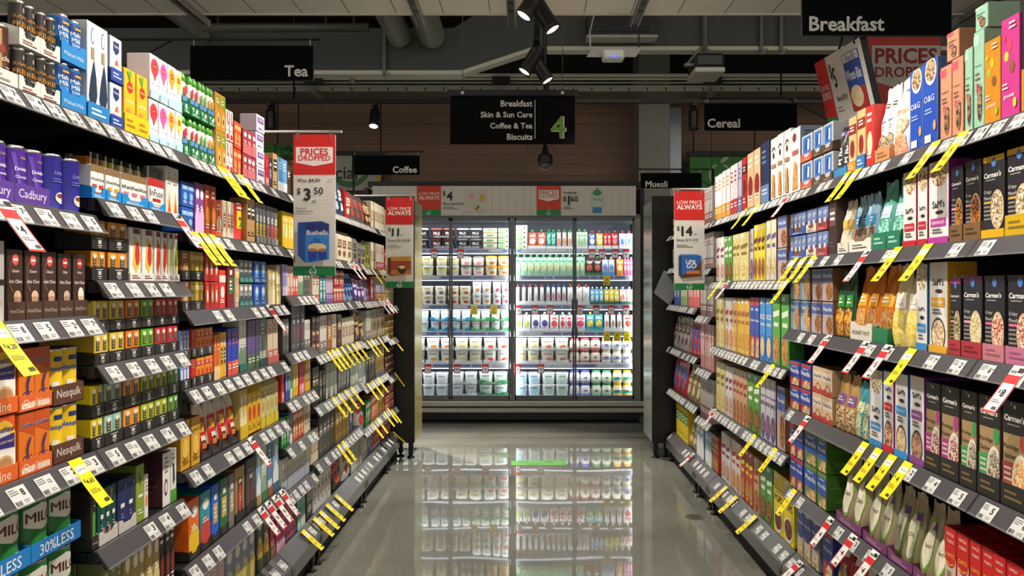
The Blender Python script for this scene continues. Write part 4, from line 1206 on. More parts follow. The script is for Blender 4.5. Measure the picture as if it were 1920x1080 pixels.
K('hotchoc', 'carton', 'drink_carton', 'carton', 'dark brown hot chocolate carton', '3f2a24', [E(0.5, 0.85, 0.21, 0.085, 'c33436'), E(0.5, 0.85, 0.19, 0.075, 'd85a58'), R(0.36, 0.835, 0.64, 0.865, 'f1e6e0'), T('Classic', 0.5, 0.69, 0.5, 'efe4d8', 0.004, 0.2, 0, 0.3), T('Hot Choc', 0.5, 0.54, 0.86, 'f5ece2', 0.008, 0.2, 0, 0.25), E(0.62, 0.32, 0.24, 0.09, 'd9b69a'), P([(0.46, 0.12), (0.78, 0.12), (0.86, 0.32), (0.38, 0.32)], 'b98a6a'), *arc(0.5, 0.24, 0.44, 0.17, 190, 330, 0.14, '7a3f8a', 10), *arc(0.4, 0.62, 0.36, 0.24, 120, 250, 0.05, 'b58a5a', 10)], side='34221d')
K('hotmint', 'carton', 'drink_carton', 'carton', 'mint hot chocolate carton', '3f2c26', [E(0.5, 0.85, 0.21, 0.085, 'c33436'), R(0.36, 0.835, 0.64, 0.865, 'f1e6e0'), T('Mint', 0.5, 0.70, 0.36, 'efe4d8', 0.004, 0.2, 0, 0.3), T('Hot Choc', 0.5, 0.54, 0.86, 'f5ece2', 0.008, 0.2, 0, 0.25), E(0.62, 0.32, 0.24, 0.09, 'd0b09a'), P([(0.46, 0.12), (0.78, 0.12), (0.86, 0.32), (0.38, 0.32)], 'a58a70'), *arc(0.5, 0.24, 0.44, 0.17, 190, 330, 0.16, '2c7a4a', 10)], side='34221d')
K('hotwhite', 'carton', 'drink_carton', 'carton', 'white hot chocolate carton', '43302a', [E(0.5, 0.85, 0.21, 0.085, 'c33436'), R(0.36, 0.835, 0.64, 0.865, 'f1e6e0'), T('White', 0.5, 0.70, 0.4, 'efe4d8', 0.004, 0.2, 0, 0.3), T('Hot Choc', 0.5, 0.54, 0.86, 'f5ece2', 0.008, 0.2, 0, 0.25), E(0.6, 0.34, 0.24, 0.12, 'efe6d4'), P([(0.46, 0.12), (0.78, 0.12), (0.86, 0.32), (0.38, 0.32)], 'd0b890'), *arc(0.5, 0.24, 0.44, 0.17, 190, 330, 0.16, 'c79a4a', 10)], side='34221d')
K('greyA', 'carton', 'drink_carton', 'carton', 'pale grey mocha carton', 'c9c5c0', [T('A', 0.5, 0.75, 0.5, '6a625c', 0.01), R(0, 0.45, 1, 0.52, '2d2826'), E(0.5, 0.22, 0.34, 0.12, 'b58a70')])
K('ovallight', 'carton', 'malt_drink_pack', 'carton', 'yellow and red malt pack', 'e5561f', [E(0.5, 0.42, 0.62, 0.52, 'f5c53a'), E(0.5, 0.36, 0.5, 0.42, 'f2ece2'), T('Ovaltine', 0.5, 0.80, 0.86, '1b2470', 0.014, 0.2), P([(0.2, 0.68), (0.95, 0.72), (0.95, 0.5), (0.3, 0.52)], '3d2f8a'), T('LIGHT MALT', 0.6, 0.61, 0.6, 'f2f0ea', 0.008), E(0.5, 0.24, 0.4, 0.17, 'd8a878'), E(0.5, 0.26, 0.3, 0.11, 'b98658')], side='d9701e')
CYC = [E(0.36, 0.22, 0.13, 0.085, '2a2a6a'), E(0.36, 0.22, 0.10, 0.065, 'e07a2a'), E(0.70, 0.22, 0.13, 0.085, '2a2a6a'), E(0.70, 0.22, 0.10, 0.065, 'e07a2a'), P([(0.36, 0.24), (0.4, 0.22), (0.58, 0.36), (0.54, 0.4)], '2a2a6a'), P([(0.46, 0.34), (0.64, 0.5), (0.56, 0.56), (0.42, 0.42)], '2a2a6a'), E(0.64, 0.56, 0.06, 0.04, '2a2a6a'), P([(0.5, 0.36), (0.6, 0.24), (0.55, 0.2), (0.46, 0.34)], '2a2a6a')]
K('ovaltine', 'carton', 'malt_drink_pack', 'carton', 'orange malt drink pack', 'e0741f', [P([(0, 1), (1, 1), (1, 0.6), (0, 0.75)], 'c4501a'), T('Ovaltine', 0.5, 0.80, 0.88, 'ffffff', 0.03, 0.22), T('Ovaltine', 0.5, 0.80, 0.86, '1b2470', 0.012, 0.2), *CYC, R(0.1, 0.03, 0.9, 0.12, 'f1e9dc')], side='c45a16')
K('ovalcup', 'carton', 'malt_drink_pack', 'carton', 'orange malt pack', 'e0741f', [P([(0, 1), (1, 1), (1, 0.6), (0, 0.75)], 'c4501a'), T('Ovaltine', 0.5, 0.80, 0.88, 'ffffff', 0.03, 0.22), T('Ovaltine', 0.5, 0.80, 0.86, '1b2470', 0.012, 0.2), P([(0.1, 0.1), (0.95, 0.06), (0.95, 0.5), (0.3, 0.5)], 'ecdcc6'), E(0.58, 0.3, 0.28, 0.12, '6a3a22')], side='c45a16')
K('nesquik', 'can', 'drink_tin', 'tin', 'yellow chocolate powder tin', 'eac51e', [R(0.2, 0.82, 0.8, 0.92, '22386a'), T('Nesquik', 0.36, 0.66, 1.0, '1f4fb0', 0.02, 0.26), E(0.6, 0.18, 0.28, 0.14, 'f0e6d0'), E(0.62, 0.2, 0.2, 0.08, '7a4426'), R(0.12, 0.3, 0.4, 0.4, 'f4f0e6')], lid='7a4a2a')
K('milo', 'can', 'drink_tin', 'tin', 'green malt drink tin', '1f7a34', [P([(0.0, 0.86), (0.45, 0.97), (0.9, 0.86), (0.9, 0.55), (0.45, 0.46), (0.0, 0.55)], 'e9e4da'), T('MILO', 0.45, 0.71, 0.82, '5a2f1e', 0.025, 0.34), T('30%', 0.68, 0.22, 0.3, 'e9f0e6', 0.014), T('LESS', 0.68, 0.08, 0.26, 'e9f0e6', 0.01)], lid='c9c6be:m')
# --- top-shelf left
K('filter', 'carton', 'water_flask_carton', 'carton', 'tall white bottle carton', 'e4e6e8', [E(0.5, 0.86, 0.17, 0.085, '2a5aa0'), E(0.5, 0.86, 0.13, 0.07, 'e9ecf0'), R(0.35, 0.62, 0.65, 0.74, '9a8a6a'), P([(0.6, 0.62), (0.3, 0.42), (0.14, 0.24), (0.3, 0.12), (0.7, 0.12), (0.92, 0.26), (0.82, 0.44)], '15304a'), E(0.5, 0.12, 0.26, 0.06, 'e0a040'), E(0.3, 0.1, 0.12, 0.04, 'd24a3a')], side='d6d8da')
K('tetley', 'carton', 'tea_carton', 'tea box', 'white and navy iced tea box', 'dbe3ec', [P([(0.25, 0.9), (0.75, 0.9), (0.75, 0.7), (0.5, 0.6), (0.25, 0.7)], '1f2c6a'), T('Tetley', 0.5, 0.79, 0.42, 'ffffff', 0.006), P([(0.1, 0.1), (0.5, 0.5), (0.65, 0.48), (0.4, 0.06)], 'd9582f'), P([(0.3, 0.06), (0.6, 0.46), (0.75, 0.42), (0.6, 0.06)], 'e8a58a'), R(0.25, 0.3, 0.8, 0.36, 'f4f4f4')], side='b9cbe0')
K('peach', 'carton', 'iced_tea_carton', 'tea box', 'yellow peach iced tea box', 'efb41c', [E(0.5, 0.72, 0.26, 0.09, 'c42a22'), T('Lipton', 0.5, 0.72, 0.4, 'f6e06a', 0.008), T('iced tea', 0.5, 0.5, 0.66, 'f4f0e6', 0.006), E(0.35, 0.3, 0.22, 0.1, 'e8863a'), P([(0.2, 0.95), (0.5, 0.8), (0.6, 0.98)], '6a9a2a'), P([(0.4, 0.05), (0.9, 0.05), (0.8, 0.35), (0.5, 0.3)], 'd98a2a')], side='d99a18')
def cold(key, nm, c1, c2):
    K(key, 'carton', 'infusion_carton', 'tea box', nm + ' cold infusion box', 'f1f0f2', [E(0.5, 0.72, 0.44, 0.2, c1), E(0.5, 0.74, 0.2, 0.075, c2), T('Lipton', 0.5, 0.74, 0.3, 'f7e27a', 0.006), P([(0.25, 0.62), (0.75, 0.62), (0.5, 0.4)], c1), T('cold infuse', 0.5, 0.34, 0.78, '4a6ab0', 0.004), P([(0, 0), (1, 0), (1, 0.26), (0, 0.18)], 'a9d4ee')], side='e3d6da')
cold('coldr', 'red', 'd93a44', 'b01c24'); cold('coldp', 'pink', 'e05aa0', 'c43a7a'); cold('coldo', 'orange', 'efa42a', 'c43a2a'); cold('coldy', 'yellow', 'f0d04a', 'c43a2a')
def cordial(key, nm, c1):
    K(key, 'bottle', 'cordial_bottle', 'bottle', nm + ' green capped bottle', W_, [E(0.5, 0.72, 0.3, 0.12, c1), E(0.32, 0.62, 0.16, 0.08, shade(c1, 0.8)), R(0.12, 0.36, 0.88, 0.5, '5a8ac8'), P([(0.2, 0.05), (0.8, 0.05), (0.8, 0.2), (0.5, 0.3), (0.2, 0.2)], 'dfe8df')], low='137a3c', cap='5aa83a')
cordial('bredd', 'red', 'd42a3a'); cordial('blime', 'lime', '6aa83a'); cordial('borange', 'orange', 'eaa02a')
K('avocado', 'carton', 'fruit_tea_carton', 'tea box', 'orange and green fruit tea box', 'd98c22', [P([(0.3, 0.95), (1, 0.95), (1, 0.55), (0.5, 0.6)], '7aa02a'), E(0.6, 0.3, 0.3, 0.2, 'e6c070'), E(0.6, 0.28, 0.12, 0.09, '4a2a16'), *lines(0.1, 0.7, 0.7, 0.85, 2, 'f2ead8')], side='b8985a')
K('rooibos', 'carton', 'tea_carton', 'tea box', 'white rooibos tea box', 'eee9e6', [P([(0.4, 0.95), (0.62, 0.95), (0.5, 0.7), (0.9, 0.55), (0.55, 0.5), (0.3, 0.72)], 'c8262a'), T('rooibos', 0.5, 0.34, 0.84, 'c8262a', 0.012), E(0.5, 0.14, 0.32, 0.09, 'c8262a')], side='d98a7a')
gen('orangec', 'bright orange tea box', 'd9541c', 'f0a05a', 1); gen('dustred', 'dusty red tea pack', 'a83444', 'c86a70', 4); gen('purplesq', 'white and purple tea box', 'e5dff0', '5a2a86', 0, ink='e9d8f4')
gen('redflat', 'red tea box', 'c92a26', 'e8786a', 3); gen('navy', 'navy tea box', '26385a', '5a7aa0', 2); gen('tan', 'tan tea box', 'b08a56', '221c16', 0); gen('skyblue', 'light blue tea box', '5f93c4', 'dfe8f0', 3); gen('umber', 'dark brown tea box', '3c2a28', '6a4c46', 0)
# --- tea kinds
K('infuse', 'hood', 'infusion_sleeve', 'tea box', 'clear topped white infusion pack', W_, [R(0, 0.0, 1, 0.2, 'd9534a'), R(0, 0.8, 1, 1, '8a6a44'), T('InFuse', 0.5, 0.58, 0.9, '1b1b1d', 0.012, 0.3), R(0.2, 0.3, 0.8, 0.42, 'c93a2f')], inner='e08a3a')
K('infusey', 'hood', 'infusion_sleeve', 'tea box', 'clear topped yellow infusion pack', W_, [R(0, 0.0, 1, 0.2, 'e8a93a'), R(0, 0.8, 1, 1, '8a6a44'), T('InFuse', 0.5, 0.58, 0.9, '1b1b1d', 0.012, 0.3), R(0.2, 0.3, 0.8, 0.42, 'e0962a')], inner='ecd66a')
K('infusep', 'hood', 'infusion_sleeve', 'tea box', 'clear topped pink infusion pack', W_, [R(0, 0.0, 1, 0.2, 'eab8b4'), R(0, 0.8, 1, 1, '8a6a44'), T('InFuse', 0.5, 0.58, 0.9, '1b1b1d', 0.012, 0.3), R(0.2, 0.3, 0.8, 0.42, 'd9707a')], inner='e9d0a0')
K('infuseb', 'hood', 'infusion_sleeve', 'tea box', 'wide clear topped infusion pack', 'c7bdb6', [R(0, 0.75, 1, 1, 'b4282a'), R(0.1, 0.2, 0.9, 0.75, W_), T('InFuse', 0.5, 0.55, 0.78, '1b1b1d', 0.012, 0.3), R(0.25, 0.27, 0.75, 0.38, 'b4282a')], inner='8a8580')
K('flame', 'carton', 'tea_carton', 'tea box', 'white box with orange flame', 'd9d6d2', [P([(0.2, 0.05), (0.8, 0.05), (0.62, 0.3), (0.5, 0.5), (0.36, 0.28)], 'e8a02a'), P([(0.34, 0.05), (0.66, 0.05), (0.5, 0.3)], 'd2402a'), *lines(0.2, 0.8, 0.6, 0.9, 3, 'b0aca6')])
def twin(key, nm, body, lab='efe8d8', dk=None):
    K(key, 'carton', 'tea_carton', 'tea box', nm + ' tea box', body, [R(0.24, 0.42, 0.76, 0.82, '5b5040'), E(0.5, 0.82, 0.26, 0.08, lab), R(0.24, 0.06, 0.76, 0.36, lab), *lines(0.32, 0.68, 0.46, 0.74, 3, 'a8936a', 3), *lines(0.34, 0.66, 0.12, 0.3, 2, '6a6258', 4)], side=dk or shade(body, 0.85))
twin('torange', 'orange', 'e08f22'); twin('tyellow', 'pale yellow', 'e6c84a'); twin('tbright', 'bright yellow', 'ecd018'); twin('tdeep', 'deep orange', 'ef7f1a'); twin('tgreen', 'bright green', '62b81e'); twin('tred', 'crimson', 'd02a3c'); twin('tteal', 'pale teal', '9cc8b8'); twin('tlime', 'lime', 'b4c42a'); twin('tleaf', 'leaf green', '5aa83a'); twin('tpeachy', 'apricot', 'f0a03a')
def fruit(key, nm, c1, c2):
    K(key, 'carton', 'fruit_tea_carton', 'tea box', nm + ' fruit tea box', 'ebe9e4', [R(0.3, 0.88, 0.9, 0.98, '6a2a3a'), P([(0.45, 0.85), (0.85, 0.7), (0.95, 0.4), (0.6, 0.12), (0.3, 0.3)], c1), E(0.66, 0.5, 0.2, 0.22, c2), *lines(0.1, 0.4, 0.05, 0.12, 1, '8a8a86')], side='d8d2cc')
fruit('fred', 'white and red', 'f0c23a', 'c8323a'); fruit('forange', 'white and orange', 'e2541f', 'd83a1c'); fruit('fgreen', 'white and green', 'd9de5a', '8ab42a'); fruit('folive', 'white and olive', '6a7a3a', '5a6a2a')
K('darkgreen', 'carton', 'tea_carton', 'tea box', 'black box with green label', '2c2624', [R(0.16, 0.12, 0.84, 0.92, '6a6460'), R(0.2, 0.16, 0.8, 0.88, '231f1d'), R(0.26, 0.2, 0.74, 0.62, '4a9a2c'), T('GREEN', 0.5, 0.54, 0.32, 'dfe9d4', 0.004), T('TEA', 0.5, 0.46, 0.22, 'dfe9d4', 0.004), *lines(0.34, 0.66, 0.7, 0.82, 2, '8a8478')])
K('tropic', 'carton', 'tea_carton', 'tea box', 'dark teal floral tea box', '1f5a4c', [E(0.18, 0.86, 0.2, 0.1, 'b8707a'), E(0.85, 0.2, 0.18, 0.09, 'c07a7a'), E(0.12, 0.12, 0.14, 0.08, 'a8606a'), P([(0.5, 0.9), (0.86, 0.5), (0.5, 0.15), (0.2, 0.5)], '174a40'), R(0.28, 0.46, 0.72, 0.54, 'f0eeea'), *lines(0.3, 0.7, 0.26, 0.36, 2, '9ac0b0')])
K('navyfl', 'carton', 'tea_carton', 'tea box', 'navy tea box with white word', '2a336a', [E(0.5, 0.5, 0.4, 0.36, '232a58'), R(0.28, 0.46, 0.72, 0.54, 'f0eeea'), *lines(0.3, 0.7, 0.24, 0.36, 2, '7a86c0'), E(0.8, 0.85, 0.12, 0.06, '5a66a8')])
K('olive', 'carton', 'tea_carton', 'tea box', 'olive box with dark leaf', '8aa03a', [P([(0.3, 0.9), (0.5, 0.62), (0.7, 0.92), (0.55, 0.75)], '2c3a16'), R(0.22, 0.43, 0.78, 0.48, 'e9eed8'), *bars('dfe6c0')], side='6f8430', top='5e7028')
K('whorange', 'carton', 'tea_carton', 'tea box', 'slim white box with orange', 'ece8e2', [E(0.5, 0.4, 0.3, 0.14, 'ea8a2a'), *lines(0.2, 0.8, 0.6, 0.85, 3, 'c46a3a')])
K('maroonbig', 'carton', 'tea_carton', 'tea box', 'white box with maroon printed side', 'eae8e4', [E(0.45, 0.35, 0.22, 0.16, '6a2a4a'), E(0.45, 0.35, 0.14, 0.1, 'eae8e4'), *lines(0.3, 0.8, 0.6, 0.92, 4, '8a8880')], side='42202c', sart=lines(0.08, 0.92, 0.1, 0.92, 16, '6d4852', 3), top='8a7a76')
K('greenbase', 'carton', 'tea_carton', 'tea box', 'white box with green base', 'eae8e4', [R(0, 0, 1, 0.24, '4aa82e'), P([(0.3, 0.75), (0.6, 0.7), (0.7, 0.4), (0.4, 0.32)], '33503a'), *lines(0.2, 0.7, 0.78, 0.94, 2, '8a8880')])
gen('khaki', 'khaki green tea pack', '7c8450', 'c9c48a', 3, name='tea_pack'); gen('straw', 'straw yellow tea pack', 'b09a52', 'd9c88a', 4, name='tea_pack'); gen('blackt', 'black tea box with red dot', '221f1f', '7a2a22', 5)
K('lanchoo', 'carton', 'tea_carton', 'tea box', 'cream tea box with green base', 'd9d0c2', [R(0, 0, 1, 0.22, '1f7a4a'), T('LAN-CHOO', 0.5, 0.11, 0.8, 'e6efe6', 0.012), E(0.5, 0.36, 0.2, 0.07, '7a2a2a'), T('LAN-CHOO', 0.5, 0.82, 0.8, '5a4a44', 0.006), *lines(0.2, 0.8, 0.52, 0.7, 3, 'b5a898')])
gen('funblue', 'small blue drink box', '2458b4', '7ab0e8', 1); gen('purpleT', 'purple herbal tea box', '7d3f8e', 'd9b0dc', 4, side='6a3478'); gen('rustt', 'rust red herbal tea box', 'a83a22', 'e0903a', 5); gen('orteal', 'orange and teal tea box', 'c8622a', '2f8a86', 3); gen('creamc', 'cream tea box', 'd9ccb4', 'a8583a', 2, ink='f2ece0'); gen('orgcup', 'orange box with cup', 'd2572a', 'e9dcc8', 5)
K('redtin', 'can', 'tea_tin', 'tin', 'red and yellow tea tin', 'c81f1c', [R(0.3, 0.3, 0.9, 0.85, 'e9d21e'), R(0.4, 0.56, 0.8, 0.66, '1f6a2a'), P([(0.4, 0.35), (0.6, 0.55), (0.8, 0.35)], '3a8a2c'), R(0.3, 0.9, 0.9, 0.97, 'e9e4da')], lid='b81a18')
K('greylab', 'carton', 'tea_carton', 'tea box', 'slate box with yellow label', '5f6066', [R(0.2, 0.14, 0.8, 0.5, 'ecc21e'), E(0.5, 0.62, 0.3, 0.09, 'e6e4e0'), E(0.5, 0.62, 0.1, 0.03, '2a2a2a'), *lines(0.3, 0.7, 0.2, 0.42, 3, '6a5a1a')])
K('greylar', 'carton', 'tea_carton', 'tea box', 'slate box with coral label', '5f6066', [R(0.2, 0.14, 0.8, 0.5, 'e85a4a'), E(0.5, 0.62, 0.3, 0.09, 'e6e4e0'), E(0.5, 0.62, 0.1, 0.03, '2a2a2a'), *lines(0.3, 0.7, 0.2, 0.42, 3, '8a2a22')])
gen('ygreen', 'yellow and green tea box', 'e3c41e', '2f9a5a', 0); gen('woodt', 'wood brown tea box', '9a5a32', 'd9b07a', 5); gen('goldt', 'gold tea box', 'b99a26', 'e9cf5a', 1); gen('redT', 'red tea box with gold', 'b92a2c', 'd9a04a', 6)
gen('darkredT', 'dark red christmas tea box', '7c1420', '2f7a3a', 2); gen('stripred', 'red and white striped tea box', 'd23a32', 'f0e6dc', 1); gen('greypat', 'grey patterned tea box', '8a8a90', '3a4a52', 4); gen('tealdk', 'dark teal tea box', '2c5a5c', 'b9c4c4', 2)
K('bluetag', 'carton', 'tea_carton', 'tea box', 'royal blue box with glow', '1f4fb4', [E(0.5, 0.62, 0.3, 0.26, '7ac0f0'), E(0.5, 0.66, 0.2, 0.16, 'e6f2fa'), R(0.1, 0.05, 0.9, 0.2, '153a8a'), *lines(0.2, 0.8, 0.24, 0.34, 2, 'd9e6f6')])
gen('palegold', 'pale gold tea box', 'cdb56a', 'ece0b0', 4); gen('lilac', 'lilac tea box', '9a8cc0', 'd4cbe8', 3); gen('peri', 'periwinkle small tea box', '7a92d8', 'dfe4f4', 2); gen('tstripo', 'orange and red tea box', 'e8932a', 'cf3a22', 1); gen('thinor', 'thin orange tea box', 'd9672a', 'f0c88a', 3); gen('ylw', 'golden yellow tea box', 'e0ae22', '6a4a1a', 2); gen('bluered', 'blue and red tea box', '2a3fb0', 'dd5a44', 3)
gen('whgreen', 'white and green floral box', 'd4d3c4', '6a8a6a', 4); gen('purpl2', 'violet and green tea box', '5e4a84', '4a6a44', 3); gen('greygrn', 'grey green tea box', '6c7868', 'c4ccc0', 3); gen('beigep', 'beige and pink tea box', 'd6c4ac', 'c87a6a', 3)
K('pavada', 'carton', 'tea_carton', 'tea box', 'gold box with dark lettering', 'd9a32c', [E(0.5, 0.42, 0.34, 0.2, 'e9be52'), *arc(0.5, 0.3, 0.3, 0.08, 200, 340, 0.3, 'a8741a', 8), T('PAVADA', 0.5, 0.75, 0.8, '3a2410', 0.012), *bars('8a5e16')], side='a07418', sart=[T('PAVADA', 0.5, 0.5, 0.9, '2c1a0c', 0.012, 0.8, 1)], top='7e5a14')
K('redbag', 'pouch', 'tea_bag_pack', 'tea pack', 'red and silver tea bag', 'bdb9ae:f', [R(0, 0, 1, 0.66, 'c92418'), R(0.25, 0.44, 0.75, 0.6, 'd9b048'), E(0.5, 0.2, 0.3, 0.08, '3a1a14'), E(0.5, 0.21, 0.24, 0.05, 'c97a3a'), R(0.2, 0.3, 0.8, 0.38, 'f0e4d0')], crimp=0.1)
K('yelbag', 'brick', 'tea_bag_pack', 'tea pack', 'yellow soft tea pack', 'dfb41e', [E(0.5, 0.5, 0.3, 0.18, 'c8322a'), *lines(0.2, 0.8, 0.72, 0.9, 2, 'f4efd8'), *bars('8a6a14')])
K('palebag', 'brick', 'tea_bag_pack', 'tea pack', 'pale straw soft tea pack', 'cfc48a', [E(0.5, 0.5, 0.24, 0.12, 'b9a24a'), P([(0, 0), (1, 0), (1, 0.22), (0, 0.3)], 'd9c02a'), *lines(0.2, 0.8, 0.7, 0.88, 2, '8a7c44')])
gen('orgyel', 'orange and yellow tea box', 'ea6a1c', 'f2c51e', 4); gen('tealred', 'teal box with red bird', '1f9aae', 'd2423a', 4); gen('royal', 'royal blue tea box', '2a5fd0', 'c9b06a', 2); gen('forest', 'forest green tea box', '2f6a40', 'c9b46a', 2); gen('mauve', 'mauve grey tea box', '857a80', 'c4b8a8', 2)
K('kraftcan', 'carton', 'tea_carton', 'tea box', 'kraft box with red oval window', 'b28a4e', [R(0.26, 0.1, 0.74, 0.8, '2a2220'), E(0.5, 0.42, 0.2, 0.26, 'd2473a'), R(0.36, 0.7, 0.64, 0.77, 'd9d2c4'), *lines(0.42, 0.58, 0.34, 0.5, 3, 'f0d9d0')], side='98743e')
K('slatecan', 'carton', 'tea_carton', 'tea box', 'charcoal box with dark red window', '45434a', [R(0.26, 0.1, 0.74, 0.8, '8a8a90'), R(0.3, 0.14, 0.7, 0.76, '2a2628'), R(0.34, 0.2, 0.66, 0.56, '7a2a34'), R(0.38, 0.62, 0.62, 0.7, 'c4c4c8')], side='3a383e')
gen('bluefl', 'pale blue floral tea box', '8aaccc', 'e9eef2', 4); gen('whitefl', 'white floral tea box', 'ccd4c8', '8ab09a', 4); gen('steel', 'steel blue tea box', '5a82b0', 'e0e6ee', 3); gen('pinkpale', 'pale pink tea box', 'd4b2ae', 'efe0dc', 3); gen('mintpale', 'pale mint tea box', 'b4c8b4', 'e6efe4', 3)
gen('blueyel', 'blue box with yellow leaves', '8a96b0', 'cfc06a', 4); gen('darkleaf', 'dark box with gold grass', '44462e', 'c8a23a', 4); gen('crimson', 'deep pink tea bag box', 'b0204a', 'd98aa0', 3); gen('beigerect', 'beige box with yellow', 'c0a08a', 'd9c06a', 1)
K('pinkbag', 'pouch', 'tea_bag_pack', 'tea pack', 'pink pouch with red mark', 'c77aa0', [R(0.3, 0.45, 0.7, 0.5, 'c8232c'), R(0.42, 0.4, 0.58, 0.62, 'c8232c'), *bars('8a3a5a')])
# --- coffee
def coffee(key, nm, body, acc, shape='brick', **kw):
    K(key, shape, 'coffee_bag', 'coffee bag', nm + ' coffee bag', body, [R(0.14, 0.5, 0.86, 0.82, acc), E(0.5, 0.3, 0.28, 0.13, acc), *lines(0.22, 0.78, 0.56, 0.76, 2, body.split(':')[0], 3)], **kw)
coffee('cblack', 'black', '201d1c:g', 'a8854a'); coffee('cgold', 'dark gold', '6a5630:f', 'cfb878'); coffee('csilver', 'silver', '8f8d88:f', '3a2a24'); coffee('cnavy', 'navy', '28405a:g', 'b9c4cc', 'pouch'); coffee('cred', 'red', 'a8282a:g', 'd9c9b4'); coffee('cgrey', 'grey', '6c6864:f', 'b4463a', 'pouch'); coffee('cbrown', 'brown', '4a2c1e:g', 'c8a46a', 'pouch'); coffee('ccream', 'cream', 'd6cab2', '7a4a34'); coffee('cgreen', 'olive green', '8a9a22:g', '4a5a14', 'pouch'); coffee('cteal', 'teal', '2a7a86:g', 'c9d9d9'); coffee('cpurple', 'purple', '4e2676:g', 'd9cbe6', 'pouch'); coffee('cwhite', 'white', 'd4d2cf:g', 'a8322c', 'pouch'); coffee('clilac', 'lilac', 'b2a2c0:g', '5a3a7a', 'pouch'); coffee('cblue', 'pale blue', '8ab4d8:g', '2a4a8a', 'pouch'); coffee('ckraft', 'kraft', 'b09468', '3a2c1e'); coffee('cdkgrey', 'charcoal', '3a3a38', 'a09c90'); coffee('colive', 'olive gold', '7e6a2c:f', 'd9c46a'); coffee('corange', 'orange and black', '1f1c1b:g', 'e2561c', 'pouch'); coffee('credpod', 'red and silver', 'c2beb8:f', 'c92a20', 'pouch')
def cbox(key, nm, body, acc, st=2): gen(key, nm + ' coffee box', body, acc, st, 'coffee box', 'coffee_carton')
cbox('xcream', 'cream', 'dccfb4', '9a6a3a'); cbox('xredw', 'red and cream', 'cfc2ae', 'b5302c', 3); cbox('xred', 'red', 'b8302a', 'e0c8a8', 1); cbox('xlilac', 'lilac', 'bfb0c4', '7a4a8a', 3); cbox('xdark', 'dark grey', '4a4846', '8f8b82', 0); cbox('xwhite', 'white', 'd2d0ca', '7a7468', 3); cbox('xrust', 'rust brown', 'a0581e', 'd9a860', 2); cbox('xmaroon', 'dark maroon', '4a1e1c', 'a87a4a', 0); cbox('xkraft', 'kraft', 'b49a70', '5a4630', 1); cbox('xgrn', 'grey green', '8c988a', 'd0d6ca', 3); cbox('xblack', 'black', '24211f', '8a7446', 0); cbox('xcup', 'white cup', 'd8d6d0', '3c3430', 6); cbox('xteal', 'teal', '4aa898', 'd6e9e4', 3); cbox('xgold', 'gold', '8c7026', 'd4b65a', 0); cbox('xgreenm', 'mid green', '2f8a3c', 'd9e6cc', 1); cbox('xorange', 'orange', 'd2622a', 'f0d0a0', 1); cbox('xpastel', 'pastel', 'c6c2b4', 'a8b0c0', 4); cbox('xblue', 'blue', '3a4a9a', 'a0b4dc', 2); cbox('xmag', 'magenta', 'b02a6a', 'e0a0c0', 3); cbox('xyel', 'yellow', 'd9b222', 'f0e09a', 2); cbox('xslate', 'slate', '5c5e60', '9a9c9c', 5)

# --- breakfast (right)
def carmans(key, nm, top, c1, c2, accent='d9a6b0'):
    K(key, 'carton', 'muesli_box', 'muesli box', nm + ' muesli box', '26242a', [R(0, 0.93, 1, 1, top), E(0.52, 0.92, 0.11, 0.055, '4a78c0'), T("Carman's", 0.46, 0.77, 0.80, 'f2f0ee', 0.02, 0.2, 0, 0.15), *lines(0.14, 0.6, 0.69, 0.72, 1, '9a9a9a', 2), T('Crispy', 0.24, 0.56, 0.36, 'cfcac6', 0.004, 0.06, 0, 0.1), T('Muesli', 0.24, 0.49, 0.36, 'cfcac6', 0.004, 0.06, 0, 0.1), R(0.06, 0.42, 0.42, 0.45, accent), *lines(0.06, 0.4, 0.2, 0.4, 4, '8a8684', 5), E(0.7, 0.34, 0.32, 0.24, 'cdb088'), E(0.7, 0.34, 0.285, 0.215, f'food:{c1}:{c2}:120'), E(0.3, 0.09, 0.03, 0.02, 'c9a06a'), E(0.42, 0.06, 0.03, 0.018, 'b98a52'), E(0.55, 0.08, 0.03, 0.02, 'd9b884')], side='1f1d22', top=top, sx=1, sart=[T("Carman's", 0.5, 0.78, 0.7, 'c9c6c4', 0.012, 0.2, 0, 0.15), *lines(0.2, 0.8, 0.3, 0.66, 6, '6a6866', 3)])
carmans('carplum', 'plum topped black', '4a3a44', '3a1a0c', 'd98a2a'); carmans('carslate', 'slate topped black', '3a3a44', '2a1408', 'c9742a'); carmans('caryel', 'yellow topped black', 'e0ac2a', '8a5a3a', 'ece4c0', 'c9a24a'); carmans('carpink', 'magenta topped black', 'a02a78', '5a4a2a', 'e0d09a'); carmans('carpurp', 'violet topped black', '7a2a6a', 'b9a060', 'f0e6c4'); carmans('carred', 'black fruit topped', '2a2628', 'a82a20', 'f0dcc0', 'd96a9a')
